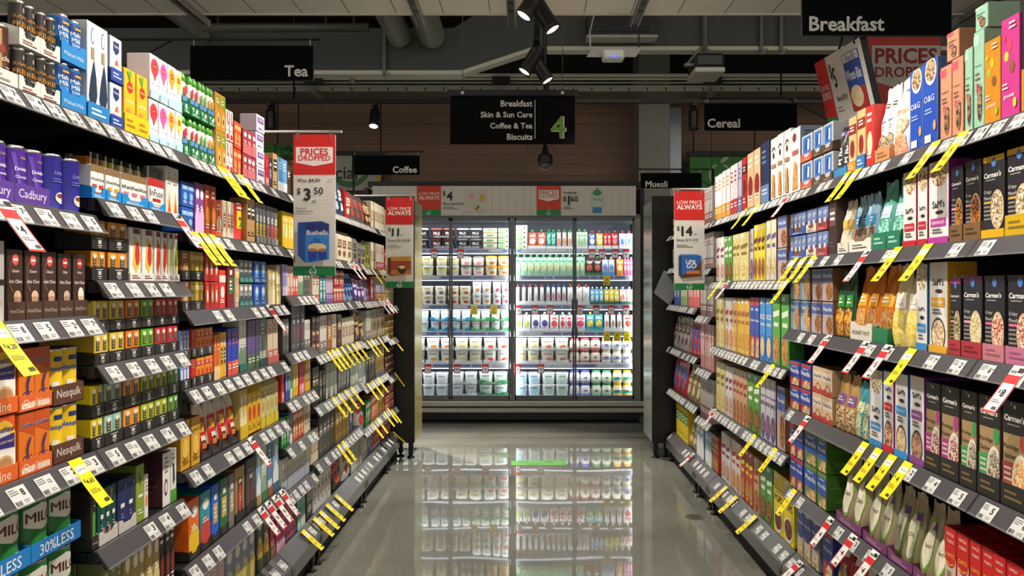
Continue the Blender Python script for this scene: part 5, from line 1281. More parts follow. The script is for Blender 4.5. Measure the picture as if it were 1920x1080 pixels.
def porridge(key, nm, acc, c1, c2):
    K(key, 'carton', 'porridge_box', 'porridge box', nm + ' label porridge box', 'a98a62', [R(0, 0.69, 1, 1, '282724'), T("Carman's", 0.48, 0.84, 0.82, 'f2f0ee', 0.02, 0.2, 0, 0.12), *lines(0.2, 0.7, 0.765, 0.785, 1, 'a8a49c', 2), E(0.5, 0.95, 0.05, 0.018, 'd9cfae'), E(0.36, 0.97, 0.03, 0.012, 'c9b88a'), E(0.84, 0.62, 0.13, 0.08, acc), T('Porridge', 0.36, 0.56, 0.62, '3a3026', 0.006, 0.1), T('Sachets', 0.34, 0.48, 0.56, '3a3026', 0.006, 0.1), R(0, 0.14, 0.6, 0.42, shade(acc, 1.05)), *lines(0.06, 0.5, 0.17, 0.38, 4, 'd6c8b6', 4), E(0.76, 0.27, 0.36, 0.25, 'e9e2d6'), E(0.76, 0.27, 0.31, 0.215, f'food:{c1}:{c2}:100')], side='3a2e24', top='1f1d1b')
porridge('porpink', 'magenta', 'b03a86', '9a1f22', 'efe6d6'); porridge('porgreen', 'green', '3f9a54', '6a5a5a', 'dccfae'); porridge('porred', 'brick red', 'a0403a', 'e08a1c', 'f0e2c0')
def sams(key, nm, acc, sidec, bowl='food:8a4a22:ecdcb4:90', top=True):
    bz = [E(0.55, 0.86, 0.42, 0.17, bowl)] if top else [E(0.5, 0.2, 0.4, 0.19, '3a302c'), E(0.5, 0.2, 0.35, 0.165, bowl)]
    tv = 0.48 if top else 0.78
    K(key, 'carton', 'granola_box', 'granola box', nm + ' granola box', 'e3e0e0', bz + [T('SaM’s'.replace('’', "'"), 0.5, tv, 0.62, '33282a', 0.022, 0.2), E(0.55, tv - 0.10, 0.2, 0.022, '33282a'), R(0.12, tv - 0.27, 0.86, tv - 0.17, acc), T('GRANOLA', 0.49, tv - 0.22, 0.62, 'f4f0f0', 0.006), *lines(0.2, 0.8, tv - 0.36, tv - 0.29, 2, '6a6462', 3), R(0, 0, 1, 0.085, acc)], side=sidec, sx=1, sart=[T("SaM's", 0.5, 0.82, 0.6, 'f0eeea', 0.014), *lines(0.2, 0.8, 0.3, 0.72, 8, 'e0d0d4', 3)])
sams('samred', 'white and red', 'c2263a', 'a81f30'); sams('sampink', 'white and magenta', 'b53a9a', '8a2a80'); sams('samblue', 'white and blue', '3f8ac8', '2a6aa8', 'food:8a6a3a:f0e6c8:90'); sams('samgold', 'white and gold', 'e0a82a', 'd09a1e', 'food:c09a6a:f0dfc0:60', False); sams('samredp', 'white and red porridge', 'cf2a34', 'a02a6a', 'food:8a3a2a:d9b08a:60', False); sams('sambluep', 'white and sky blue', '3a94d8', '2a6ab0', 'food:c09a6a:e6cda0:60', False); sams('samplump', 'white and violet', '8f4a94', '7a2a84', 'food:8a5a4a:c49a7a:60', False)
K('ogblue', 'carton', 'granola_box', 'granola box', 'royal blue granola box', '1f4cb4', [E(0.55, 0.86, 0.4, 0.16, 'e9e4dc'), E(0.55, 0.87, 0.34, 0.13, 'food:4a2a1a:d9b488:90'), T('O&G', 0.45, 0.55, 0.72, 'f2f0ee', -0.004, 0.22), *lines(0.15, 0.8, 0.36, 0.44, 2, '9ab4e6', 3), R(0.15, 0.04, 0.6, 0.13, 'd6d6d2'), E(0.85, 0.22, 0.1, 0.06, 'd9a06a')], side='5a7ab0')
def farmer(key, nm, body, wc):
    K(key, 'carton', 'granola_box', 'granola box', nm + ' granola box', body, [R(0.0, 0.86, 0.55, 0.96, shade(wc, 1.0)), T('FARMER JO', 0.45, 0.64, 0.62, '4a3c38', 0.004), *lines(0.16, 0.72, 0.48, 0.58, 2, '7a645c', 3), E(0.6, 0.26, 0.22, 0.19, 'food:3a221a:a8835a:100'), P([(0.4, 0.16), (0.8, 0.16), (0.8, 0.42), (0.62, 0.46), (0.4, 0.4)], 'food:3a221a:b8906a:100'), E(0.38, 0.42, 0.1, 0.05, 'd9586a')], side=shade(body, 0.86), top=shade(body, 0.92))
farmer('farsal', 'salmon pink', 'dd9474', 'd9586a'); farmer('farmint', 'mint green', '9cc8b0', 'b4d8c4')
def bright(key, nm, body, c1, c2):
    K(key, 'carton', 'granola_box', 'granola box', nm + ' granola box', body, [E(0.3, 0.62, 0.13, 0.05, c1), E(0.5, 0.72, 0.12, 0.06, c2), E(0.62, 0.5, 0.14, 0.06, '8a5a3a'), E(0.2, 0.8, 0.08, 0.03, c2), T('granola', 0.46, 0.22, 0.6, 'f2e6da', 0.012, 0.2, 0, 0.2), *lines(0.1, 0.5, 0.28, 0.36, 2, 'f0dcc8', 3), E(0.8, 0.14, 0.1, 0.05, c1), *lines(0.5, 0.9, 0.86, 0.95, 2, 'f0dcc8', 5)], side=shade(body, 0.85), top=shade(body, 0.95))
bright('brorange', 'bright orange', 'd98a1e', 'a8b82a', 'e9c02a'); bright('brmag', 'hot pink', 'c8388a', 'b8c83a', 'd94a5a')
K('blkband', 'carton', 'granola_box', 'granola box', 'black and orange granola box', '222020', [R(0, 0, 1, 0.4, 'c98422'), *lines(0.2, 0.8, 0.6, 0.9, 4, 'd9d4cc'), E(0.5, 0.5, 0.2, 0.06, '3a3836')])
K('granbag', 'pouch', 'granola_bag', 'granola bag', 'white granola bag', 'e4e0dc', [*lines(0.2, 0.8, 0.72, 0.8, 2, '2a2a2a', 2), T('granola', 0.5, 0.56, 0.8, '3a4a9a', 0.02, 0.2, 0, 0.2), *lines(0.2, 0.8, 0.42, 0.5, 2, '8a8a92', 4), P([(0.06, 0.03), (0.94, 0.03), (0.85, 0.34), (0.5, 0.4), (0.12, 0.3)], 'food:5a4426:c9b08a:100')])
K('granbago', 'pouch', 'granola_bag', 'granola bag', 'white and orange granola bag', 'e6e0da', [*lines(0.3, 0.8, 0.78, 0.86, 1, '2a2a2a', 2), T('granola', 0.5, 0.58, 0.8, 'e08a4a', 0.02, 0.2, 0, 0.2), E(0.5, 0.4, 0.36, 0.12, 'food:a8764a:ecd6b0:80'), P([(0.06, 0.03), (0.94, 0.03), (0.85, 0.24), (0.5, 0.3), (0.12, 0.24)], 'food:c0704a:e6b490:100')])
gen('oatbake', 'peach and red oat box', 'e0b07a', '8a2a26', 1, 'cereal box', 'cereal_box'); gen('redwheat', 'red and cream cereal box', 'c9302a', 'efd9a8', 5, 'cereal box', 'cereal_box')
K('fuel', 'pouch', 'drink_pouch', 'pouch', 'black cereal drink pouch', '1d1c1f', [T('FUEL', 0.5, 0.45, 0.8, 'e9e9e6', 0.02, 0.5, 1), R(0.2, 0.84, 0.8, 0.9, '6a4a9a'), R(0.1, 0.05, 0.9, 0.2, '3a6ab0')])
K('mbar', 'carton', 'cereal_bar_box', 'cereal bar box', 'blue cereal drink pack', 'c0c4cc', [R(0.14, 0.3, 0.86, 0.92, '3f78c8'), P([(0.3, 0.4), (0.4, 0.8), (0.55, 0.8), (0.5, 0.4)], '1f4a9a'), P([(0.55, 0.4), (0.6, 0.8), (0.75, 0.8), (0.72, 0.4)], 'dfe8f4')])
K('arrowcar', 'carton', 'cereal_box', 'cereal box', 'white cereal box with blue side', 'e2dedc', [E(0.4, 0.86, 0.2, 0.07, '8a2a2a'), R(0.18, 0.58, 0.82, 0.66, 'b0565a'), P([(0.2, 0.05), (0.75, 0.05), (0.7, 0.42), (0.45, 0.5), (0.3, 0.4)], 'food:a0683a:d9a86a:60')], side='7a88a4', sx=1, sart=[P([(0.3, 0.2), (0.75, 0.35), (0.75, 0.8), (0.45, 0.7)], '2f64c0'), *lines(0.2, 0.8, 0.84, 0.94, 2, '3a3a44')])
K('ginger', 'carton', 'cereal_box', 'cereal box', 'white biscuit figure cereal box', 'dfdad4', [*arc(0.5, 0.76, 0.28, 0.1, 20, 160, 0.3, '3a3432', 8), E(0.5, 0.72, 0.12, 0.05, '3a3432'), R(0.15, 0.52, 0.85, 0.58, '9a7a5a'), E(0.45, 0.34, 0.22, 0.09, 'food:a0683a:d9a86a:60'), P([(0.25, 0.05), (0.75, 0.05), (0.7, 0.3), (0.3, 0.3)], 'food:94602f:cf9a5a:60')])
gen('navybox', 'tall navy cereal box', '1d2a4a', '5a78a0', 3, 'cereal box', 'cereal_box', ink='b9cbe0'); gen('beigered', 'beige and maroon cereal box', 'd9b48c', '8a2a22', 5, 'cereal box', 'cereal_box', side='74201c'); gen('redcer', 'red cereal box', 'c02a26', '6a1c1a', 1, 'cereal box', 'cereal_box'); gen('whitecer', 'white and orange cereal box', 'd9d4d6', 'e0962a', 3, 'cereal box', 'cereal_box', ink='efe9e0'); gen('whitered', 'white and red cereal box', 'd6cfd4', 'b0343c', 3, 'cereal box', 'cereal_box'); gen('lilcer', 'pale violet cereal box', 'b8b0c8', '6a6aa8', 3, 'cereal box', 'cereal_box')
def clearbag(key, nm, body, acc, food, **kw):
    K(key, 'pouch', 'muesli_bag', 'muesli bag', nm + ' muesli bag', body, [P([(0.06, 0.02), (0.94, 0.02), (0.9, 0.4), (0.5, 0.46), (0.1, 0.4)], food), R(0.1, 0.46, 0.9, 0.64, acc), *lines(0.2, 0.8, 0.5, 0.6, 2, 'f2efe8', 3)], crimp=0.09, taper=0.25, **kw)
clearbag('bagteal', 'teal', '62a898:g', 'b9d8e6', 'food:3a8a7a:9ad8c4:60'); clearbag('bagblue', 'sky blue and brown', '8fb4cc:g', '2f86b8', 'food:3a2a26:b0824a:100'); clearbag('bagyel', 'yellow and white', 'd9d2c4:g', 'd9a62a', 'food:c8b490:efe6d4:90'); clearbag('bagorange', 'large orange', 'd97a1c:g', 'e0a01e', 'food:a8662c:e0b06a:90'); clearbag('bagcream', 'cream and yellow fruit', 'ead9b0:g', 'e6e0d4', 'food:e0c040:efe08a:60'); clearbag('baggreen', 'dark green', '1f4a30:g', '3a8a3a', 'food:8a4a1c:e0a83a:60'); clearbag('bagnut', 'clear nut', 'b8925c:g', '8a5aa0', 'food:6a4426:e0c498:70'); clearbag('bagaqua', 'aqua', '4a98a8:g', 'd9e0b0', 'food:2a7a8a:d9d49a:70')
K('oatbag', 'pouch', 'oat_bag', 'oat bag', 'clear oat bag with green oval', 'a8977c:g', [E(0.5, 0.46, 0.40, 0.36, '7aa83a'), E(0.52, 0.46, 0.33, 0.30, 'e2dcc4'), T('Oats', 0.5, 0.46, 0.44, '5a3a2a', 0.006, 0.14, 0, 0.2), R(0.6, 0.66, 0.85, 0.76, '6a3a92')], side='food:8a7458:c4b090:150', crimp=0.1, taper=0.3)
K('oatred', 'carton', 'oat_box', 'oat box', 'red and cream oat box', 'd9cab2', [R(0, 0.62, 1, 1, 'cf2420'), E(0.5, 0.62, 0.45, 0.14, 'cf2420'), T('UNCLE', 0.5, 0.91, 0.62, 'f4ece2', 0.008), T('TOBYS', 0.5, 0.82, 0.62, 'f4ece2', 0.008), T('OATS', 0.5, 0.64, 0.74, 'f0c42a', 0.012, 0.16), *arc(0.5, 0.56, 0.34, 0.05, 190, 350, 0.3, 'f0c42a', 8), *lines(0.2, 0.8, 0.32, 0.44, 3, '8a6a54', 3)], side='c92420', top='a81c1a')
def wheat(key, nm, base, mid, side):
    K(key, 'carton', 'wheat_biscuit_box', 'cereal box', nm + ' biscuit box', base, [R(0, 0.42, 1, 0.86, mid), E(0.5, 0.44, 0.5, 0.1, mid), T('Weet-Bix', 0.5, 0.62, 0.9, 'f4f2f0', 0.022, 0.26), R(0.25, 0.78, 0.75, 0.82, 'c4d0ec'), P([(0.2, 0.02), (0.95, 0.02), (0.95, 0.3), (0.6, 0.36), (0.3, 0.22)], 'food:a8804a:e9d3a4:50')], side=side, sx=1, sart=[*lines(0.2, 0.8, 0.2, 0.34, 3, shade(side, 1.5)), *lines(0.1, 0.9, 0.6, 0.64, 1, shade(side, 1.6))], top=side)
wheat('wblue', 'white blue and red', 'b8342e', '2c4aa8', '2c3f92'); wheat('wgreen', 'green and blue', '6a8a4a', '2f5ab4', '3f6a22'); wheat('wbig', 'large blue and white', 'd0cdd0', '3f55a4', '8f8f96')
K('wbeige', 'carton', 'wheat_biscuit_box', 'cereal box', 'beige wheat biscuit box', 'd8b894', [R(0.05, 0.5, 0.95, 0.84, 'e6d4bc'), T('Weet-Bix', 0.5, 0.66, 0.8, '3a4a94', 0.014, 0.26), P([(0, 0), (1, 0), (1, 0.2), (0.5, 0.3), (0, 0.15)], 'b8403a'), E(0.6, 0.28, 0.24, 0.13, 'food:8a5a3a:d9c09a:70')], side='b0906a', top='9a7c58')
K('upgo', 'carton', 'drink_pack', 'drink pack', 'small blue breakfast drink pack', '6f86b8', [P([(0, 0), (1, 0), (1, 0.5), (0, 0.3)], '7a4a3a'), T('UP', 0.5, 0.72, 0.6, 'f0f0f4', 0.02, 0.2, 0, 0.2), R(0.3, 0.3, 0.7, 0.5, 'd9d4e0')])
K('bits', 'carton', 'cereal_box', 'cereal box', 'lilac and brown wheat bites box', 'b7a4ac', [R(0, 0.62, 1, 0.95, '4a64a8'), T('Weet-Bix', 0.5, 0.78, 0.86, 'f0eef0', 0.014), E(0.68, 0.3, 0.28, 0.26, 'food:6a3a1c:b8783a:50')], side='8a5a34')
K('bitsb', 'carton', 'cereal_box', 'cereal box', 'blue and tan wheat bites box', '9ab8cc', [R(0, 0.6, 1, 0.95, '4a78b8'), T('Weet-Bix', 0.5, 0.78, 0.86, 'f0eef0', 0.014), E(0.7, 0.4, 0.28, 0.4, 'food:b0783a:e0b07a:50')], side='7a4e2c')
def cereal(key, nm, body, word, wc, c1, food='food:8a4a1c:d9a04a:70', **kw):
    K(key, 'carton', 'cereal_box', 'cereal box', nm + ' cereal box', body, [R(0.08, 0.9, 0.5, 0.96, 'd9e6f4'), *([T(word[0], 0.5, 0.7, 0.8, wc, 0.02, 0.12), T(word[1], 0.5, 0.58, 0.8, wc, 0.02, 0.12)] if key in ('coco', 'rice', 'purplec') else [P([(0.1, 0.66), (0.9, 0.7), (0.9, 0.78), (0.1, 0.74)], wc), R(0.2, 0.54, 0.8, 0.6, wc)]), E(0.5, 0.22, 0.42, 0.2, c1), E(0.5, 0.23, 0.36, 0.16, food)], **kw)
cereal('coco', 'yellow chocolate', 'ecd42a', ('COCO', 'POPS'), '4a2c1c', 'ece2d2', 'food:3a1c10:8a5234:60', side='d9c020', top='b09a18')
cereal('rice', 'sky blue rice', '3f8fd8', ('RICE', 'BUBBLES'), 'f4f4f2', '2f5fc0', 'food:d9b06a:f0dfb0:90', side='2c62b4')
cereal('crunch', 'green crunchy', '58a83c', ('', ''), 'e9f0e0', 'b8885a', 'food:9a5a24:d9a458:50', side='2c7a2a')
cereal('corn', 'gold flake', 'd9ac3e', ('', ''), 'a8641c', 'e9c66a', 'food:b06a1c:e6b04a:60', side='b58a24')
cereal('froot', 'white and red flake', 'd9d0c4', ('', ''), 'b8302c', 'd9a07a', 'food:a84a2a:e0a860:60')
cereal('paleyel', 'pale yellow flake', 'd8cb86', ('', ''), '8a6a2a', 'e6dca0', 'food:b0883a:e9d490:60')
cereal('yelchoc', 'bright yellow puff', 'e6cf3a', ('', ''), '6a2c1a', 'c98a3a', 'food:5a2c14:b06a34:50')
cereal('creamcer', 'cream puff', 'e0d6b0', ('', ''), '5a5a8a', 'd0c8e0', 'food:b09a5a:e6d8a0:50', side='5c3422')
cereal('redbeige', 'beige and red bran', 'c9a27a', ('', ''), 'a82a24', 'b5332c', 'food:7a3a1c:c08a50:60', top='d9bc3a')
cereal('greenbn', 'green and brown hoop', '5a9a3a', ('', ''), 'f0f0e4', '7a4a24', 'food:5a3016:a8743c:60')
cereal('whiteberry', 'white berry', 'dcd6d4', ('', ''), '7a2a6a', 'e0c0c4', 'food:8a3a3a:e0b8a0:60')
cereal('yelred', 'red and yellow nut', 'b8402c', ('', ''), 'f0d43a', 'd9a03a', 'food:8a4a1c:d9a45a:60', top='d9ba2a')
cereal('purplec', 'purple and white bites', 'c9c4d0', ('Weet-Bix', 'BITES'), '5a2a4a', '3a3f9a', 'food:4a2a4a:a8788a:60', side='4a2026')
gen('greycer', 'thin pale grey cereal box', 'a8a29e', '7a4a4a', 3, 'cereal box', 'cereal_box'); gen('greypink', 'thin rose cereal box', 'b47a76', 'd9b4ae', 2, 'cereal box', 'cereal_box'); gen('redmulti', 'thin coral snack box', 'd2625a', 'f0c0b4', 2, 'snack box', 'snack_box'); gen('grnmulti', 'thin green snack box', '8aa86a', 'd9e0b4', 2, 'snack box', 'snack_box')
coffee('bagsil', 'silver brown', '9a948c:f', '4a2418', 'pouch'); KINDS['bagsil'].update(name='snack_bag', cat='snack bag', desc='silver and brown snack bag')
coffee('bagrb', 'red blue', 'a82a34:g', '3a5a9a', 'pouch'); KINDS['bagrb'].update(name='snack_bag', cat='snack bag', desc='red and blue snack bag')
coffee('bagbrown', 'brown clear', '8a7250:g', 'c9b88a', 'pouch'); KINDS['bagbrown'].update(name='snack_bag', cat='snack bag', desc='large brown clear snack bag')
K('rednut', 'pouch', 'nut_bag', 'nut bag', 'red and clear nut bag', 'a82430:g', [E(0.5, 0.35, 0.36, 0.24, 'food:7a5230:e0c89a:60'), R(0.2, 0.7, 0.8, 0.85, 'e0d0d0')], crimp=0.1, taper=0.2)

# ------------------------------------------------------------------ bays and shelves
WORDS = ['top', 'second', 'third', 'fourth', 'fifth', 'sixth', 'seventh']
BAYS = {
    'A': (-1, 0.52, 1.76, 'near left bay', [1.705, 1.476, 1.239, 0.916, 0.59], 'near left shelving bay stocked with chocolate drink tins'),
    'B': (-1, 1.76, 2.21, 'second left bay', [1.705, 1.518, 1.322, 1.118, 0.915, 0.676, 0.43], 'narrow second left bay stocked with fruit tea boxes'),
    'C': (-1, 2.21, 3.13, 'third left bay', [1.705, 1.474, 1.234, 0.997, 0.75, 0.462], 'wide third left bay stocked with mixed tea boxes'),
    'D': (-1, 3.13, 3.557, 'fourth left bay', [1.705, 1.47, 1.268, 1.02, 0.815, 0.62, 0.422], 'narrow fourth left bay between tea and coffee bays'),
    'E': (-1, 3.557, 4.585, 'fifth left bay', [1.70, 1.45, 1.223, 0.975, 0.724, 0.45], 'wide fifth left bay stocked with coffee bags'),
    'F': (-1, 4.585, 5.40, 'sixth left bay', [1.70, 1.425, 1.215, 0.96, 0.685, 0.41], 'sixth left bay stocked with coffee boxes'),
    'G': (-1, 5.40, 5.78, 'farthest left bay', [1.70, 1.41, 1.165, 0.918, 0.64, 0.38], 'farthest narrow left bay beside the black end panel'),
    'R0': (1, 0.55, 1.825, 'near right bay', [1.70, 1.424, 1.127, 0.795, 0.465], 'near right shelving bay stocked with black muesli boxes'),
    'R1': (1, 1.825, 3.15, 'second right bay', [1.70, 1.424, 1.127, 0.795, 0.465], 'second right bay stocked with granola and wheat biscuits'),
    'R2': (1, 3.15, 4.44, 'third right bay', [1.70, 1.337, 0.955, 0.585], 'wide third right bay stocked with cereal boxes'),
    'R3': (1, 4.44, 4.805, 'fourth right bay', [1.70, 1.42, 1.125, 0.79, 0.478], 'narrow fourth right bay with thin grey cereal boxes'),
    'R4': (1, 4.805, 5.78, 'farthest right bay', [1.70, 1.45, 1.17, 0.845, 0.522], 'farthest right bay with snack bags, beside the end panel'),
}
for key, (side, y0, y1, bn, lips, lb) in BAYS.items():
    unit(side, y0, y1, 1.78, bn, lb)
    for i, z in enumerate(lips):
        dense = i == 0 or y0 > 3.0
        shelf(side, y0, y1, z, bn, WORDS[i], 0.86 if dense else (0.8 if side < 0 else 0.62), seed=i + 3, tspace=0.066 if dense else (0.082 if side < 0 else 0.11))

REMAP = {'D': (546, 599, 529.5, 583), 'E': (599, 686, 585, 686), 'F': (688, 733, 687, 721), 'G': (735, 752, 722.5, 738.5),
         'R2': (1332, 1479, 1339.5, 1481), 'R3': (1300, 1331, 1313, 1337), 'R4': (1249, 1298, 1260.5, 1311)}
CLIP = {'B': (172, 336.5), 'C': (338, 527)}
def rw(key, i, items):
    """goods on shelf i of a bay; i = -1 is the base deck. Runs may carry on into the next bay of the same height."""
    side = BAYS[key][0]
    pool = [key] if key in 'D' or (key in 'ABC' and i) or key in ('R2', 'R3', 'R4') else (['A', 'B', 'C', 'D', 'E', 'F', 'G'] if key in 'ABC' else ['E', 'F', 'G'] if key in 'EFG' else ['R0', 'R1'])
    def lookup(y):
        kk = next((k for k in pool if y < BAYS[k][2]), pool[-1])
        _, _, _, bn, lips, _ = BAYS[kk]
        if i < 0:
            return bn, 'bottom', 0.2155, lips[-1], LIPX[side] + 0.066 - PX[side]
        return bn, WORDS[i], lips[i] + LIP_H - 0.003, (lips[i - 1] if i else 9), 0.0
    out = []
    for it in items:
        a, b, n, k, h = it[:5]
        if key in REMAP:
            p, q, u, v = REMAP[key]
            a, b = (u + (x - p) * (v - u) / (q - p) for x in (a, b))
        if key in CLIP and i:
            lo_, hi_ = CLIP[key]
            if not lo_ <= (a + b) / 2 <= hi_:
                continue
            a, b = max(a, lo_), min(b, hi_)
        d = dict(a=a, b=b, n=n, k=k, h=h)
        if len(it) > 5:
            d.update(it[5])
        out.append(d)
    row(side, lookup, out)

BLK = '2a2827'
# ---------------- left, near bay
rw('A', 0, [(-46, 34, 2, 'hazel', 0.122, dict(tr=('d9d6d0', 0.034, 1, '-', '9a8f88'))),
            (36, 113, 4, 'sugarfree', 0.092, dict(t=2, tr=('e2ded8', 0.036, 2, '-', '8a4030', 0.55))),
            (115, 162, 2, 'malt', 0.104, dict(t=2, tr=('1f86d0', 0.050, 1, 'Malted Milk', 'cfe6f6', 0.8)))])
rw('B', 0, [(165, 206, 2, 'filter', 0.232, dict(d=0.08, tr=('1c7fc4', 0.042, 1, '-', 'dcecf6'))),
            (208, 232, 1, 'tetley', 0.112, dict(t=2, tr=('24419a', 0.034, 1, '-', 'b9c9ea'))),
            (234, 280, 2, 'peach', 0.168, dict(tr=('ecbc14', 0.055, 2, '-', 'a8741a'))),
            (282, 299, 1, 'coldr', 0.122, dict(t=2)), (300, 315, 1, 'coldp', 0.122, dict(t=2)), (316, 330, 1, 'coldo', 0.122, dict(t=2)), (331, 343, 1, 'coldy', 0.122, dict(t=2)),
            (345, 357, 1, 'bredd', 0.124, dict(t=2, tr=('1f7a44', 0.024, 1, '-', 'dfe8df', 0.6)))])
rw('C', 0, [(359, 376, 2, 'bredd', 0.124, dict(t=2, tr=('1f7a44', 0.024, 1, '-', 'dfe8df', 0.6))),
            (377, 391, 2, 'blime', 0.124, dict(t=2, tr=('1f7a44', 0.024, 1, '-', 'dfe8df', 0.6))), (392, 405, 2, 'borange', 0.124, dict(t=2, tr=('1f7a44', 0.024, 1, '-', 'dfe8df', 0.6))),
            (406, 425, 2, 'avocado', 0.126, dict(t=2)), (426, 439, 2, 'rooibos', 0.108, dict(t=2)), (440, 454, 2, 'orangec', 0.095, dict(t=2)),
            (456, 481, 3, 'dustred', 0.09, dict(t=2)), (482, 497, 1, 'purplesq', 0.065, dict(t=4)), (498, 505, 1, 'redflat', 0.125), (506, 512, 1, 'navy', 0.125), (513, 521, 1, 'tan', 0.15), (522, 539, 2, 'skyblue', 0.145), (540, 546, 1, 'umber', 0.13)])
rw('A', 1, [(-50, 94, 4, 'cadbury', 0.118, dict(tr=('5a3a92', 0.042, 2, 'Cadbury', 'd6c6ea'))),
            (97, 163, 2, 'lindt', 0.125)])
rw('B', 1, [(164, 199, 2, 'infuse', 0.112, dict(tr=('1f8ad0', 0.03, 1, '-', 'dcecf6', 0.5))), (200, 228, 2, 'infusey', 0.112, dict(tr=('1f8ad0', 0.03, 1, '-', 'dcecf6', 0.5))), (229, 278, 3, 'infusep', 0.112, dict(tr=('1f8ad0', 0.03, 1, '-', 'dcecf6', 0.5))),
            (279, 311, 1, 'infuseb', 0.122, dict(tr=('1f8ad0', 0.024, 1, '-', 'dcecf6', 0.5))), (312, 339, 2, 'flame', 0.138), (340, 355, 2, 'funblue', 0.068, dict(t=2))])
rw('C', 1, [(342, 365, 2, 'funblue', 0.075, dict(t=2)), (367, 385, 2, 'purpleT', 0.162), (386, 406, 2, 'rustt', 0.165), (407, 419, 1, 'orgcup', 0.125), (420, 440, 3, 'creamc', 0.13), (441, 463, 1, 'redtin', 0.135),
            (464, 480, 2, 'tan', 0.165), (481, 500, 3, 'greylab', 0.155, dict(tr=('6a686a', 0.03, 3, '#', 'd9d9d6'))), (501, 522, 3, 'greylar', 0.155, dict(tr=('6a686a', 0.03, 3, '#', 'd9d9d6'))), (524, 545, 3, 'ygreen', 0.085, dict(t=2))])
rw('A', 2, [(-42, 13, 1, 'greyA', 0.16), (15, 48, 1, 'hotchoc', 0.143, dict(tr=('4a342c', 0.038, 1, 'HotChoc', 'b9a698'))), (49, 80, 1, 'hotchoc', 0.143, dict(tr=('4a342c', 0.038, 1, 'HotChoc', 'b9a698'))), (81, 110, 1, 'hotchoc', 0.143, dict(tr=('4a342c', 0.038, 1, 'HotChoc', 'b9a698'))),
            (111, 138, 1, 'hotmint', 0.141, dict(tr=('4a342c', 0.038, 1, 'HotChoc', 'b9a698'))), (139, 164, 1, 'hotwhite', 0.141, dict(tr=('4a342c', 0.038, 1, 'HotChoc', 'b9a698'))),
            (-40, 130, 4, 'umber', 0.178, dict(**{'in': 0.16}))])
rw('B', 2, [(165, 201, 2, 'torange', 0.073, dict(t=2, tr=(BLK, 0.034, 1, '#', 'c9c7c2'))), (204, 241, 2, 'torange', 0.073, dict(t=2, tr=(BLK, 0.034, 1, '#', 'c9c7c2'))),
            (244, 290, 2, 'fred', 0.140, dict(d=0.10, tr=('e6e2dd', 0.022, 2, '-', '7a3a44'))), (291, 316, 2, 'forange', 0.140, dict(tr=('e6e2dd', 0.022, 2, '-', '7a3a44'))), (317, 341, 2, 'fgreen', 0.140, dict(tr=('e6e2dd', 0.022, 2, '-', '7a3a44'))), (342, 356, 1, 'folive', 0.140)])
rw('C', 2, [(342, 357, 1, 'woodt', 0.088, dict(t=2, tr=(BLK, 0.03, 1, '#', 'c9c7c2'))), (358, 384, 3, 'goldt', 0.088, dict(t=2, tr=(BLK, 0.03, 1, '#', 'c9c7c2'))), (386, 412, 3, 'redT', 0.088, dict(t=2)), (413, 425, 1, 'stripred', 0.13), (427, 440, 1, 'darkredT', 0.16), (441, 449, 1, 'beigerect', 0.15),
            (450, 475, 3, 'greypat', 0.082, dict(t=2, tr=('2a6a66', 0.022, 3, '-', '8ac0b8'))), (477, 501, 2, 'bluetag', 0.082, dict(t=2, tr=('2a5aa8', 0.02, 2, '-', 'b9d0f0'))), (503, 518, 2, 'palegold', 0.145), (519, 530, 2, 'palegold', 0.08, dict(t=2)), (531, 546, 2, 'lilac', 0.08, dict(t=2))])
rw('A', 3, [(-62, 34, 2, 'ovallight', 0.132, dict(t=2, tr=('e0662c', 0.034, 1, 'Ovaltine', 'f4c8a8'))), (36, 98, 2, 'ovaltine', 0.128, dict(t=2, tr=('e0662c', 0.034, 1, 'Ovaltine', 'f4c8a8'))),
            (100, 157, 2, 'nesquik', 0.124, dict(t=2, tr=('5a3a2e', 0.044, 1, 'Nesquik', 'd9c8b8')))])
rw('B', 3, [(178, 206, 2, 'tyellow', 0.078, dict(t=2, r=2, tr=(BLK, 0.030, 1, '#', 'c9c7c2'))), (207, 236, 2, 'tyellow', 0.078, dict(t=2, r=2, tr=(BLK, 0.030, 1, '#', 'c9c7c2'))), (237, 265, 2, 'tdeep', 0.078, dict(t=2, r=2, tr=(BLK, 0.030, 1, '#', 'c9c7c2'))), (266, 291, 2, 'tgreen', 0.078, dict(t=2, r=2, tr=(BLK, 0.030, 1, '#', 'c9c7c2'))), (292, 338, 4, 'tred', 0.078, dict(t=2, r=2, tr=(BLK, 0.030, 2, '#', 'c9c7c2'))), (341, 356, 2, 'peri', 0.08, dict(t=2, tr=(BLK, 0.030, 1, '#', 'c9c7c2')))])
rw('C', 3, [(339, 358, 3, 'peri', 0.085, dict(t=2, tr=(BLK, 0.03, 1, '#', 'c9c7c2'))), (360, 369, 1, 'redflat', 0.085, dict(t=2, r=2, tr=(BLK, 0.03, 1, '#', 'c9c7c2'))), (370, 401, 4, 'tstripo', 0.085, dict(t=2, r=2, tr=(BLK, 0.03, 2, '#', 'c9c7c2'))), (403, 414, 2, 'thinor', 0.15, dict(r=2)), (415, 427, 2, 'ylw', 0.155, dict(r=2)), (428, 449, 3, 'bluered', 0.165, dict(r=2)), (450, 464, 2, 'whgreen', 0.195, dict(tr=('2a6a66', 0.03, 1, '', '000000'))), (465, 487, 3, 'purpl2', 0.185), (488, 501, 1, 'greygrn', 0.19, dict(tr=('1f5a56', 0.03, 1, '', '000000'))), (503, 523, 2, 'beigep', 0.178, dict(tr=('c4665a', 0.03, 2))), (525, 543, 3, 'xslate', 0.17)])
rw('A', 4, [(-60, 152, 4, 'milo', 0.132, dict(t=2, tr=('1f7cc8', 0.040, 2, '30%LESS', 'e6eef6')))])
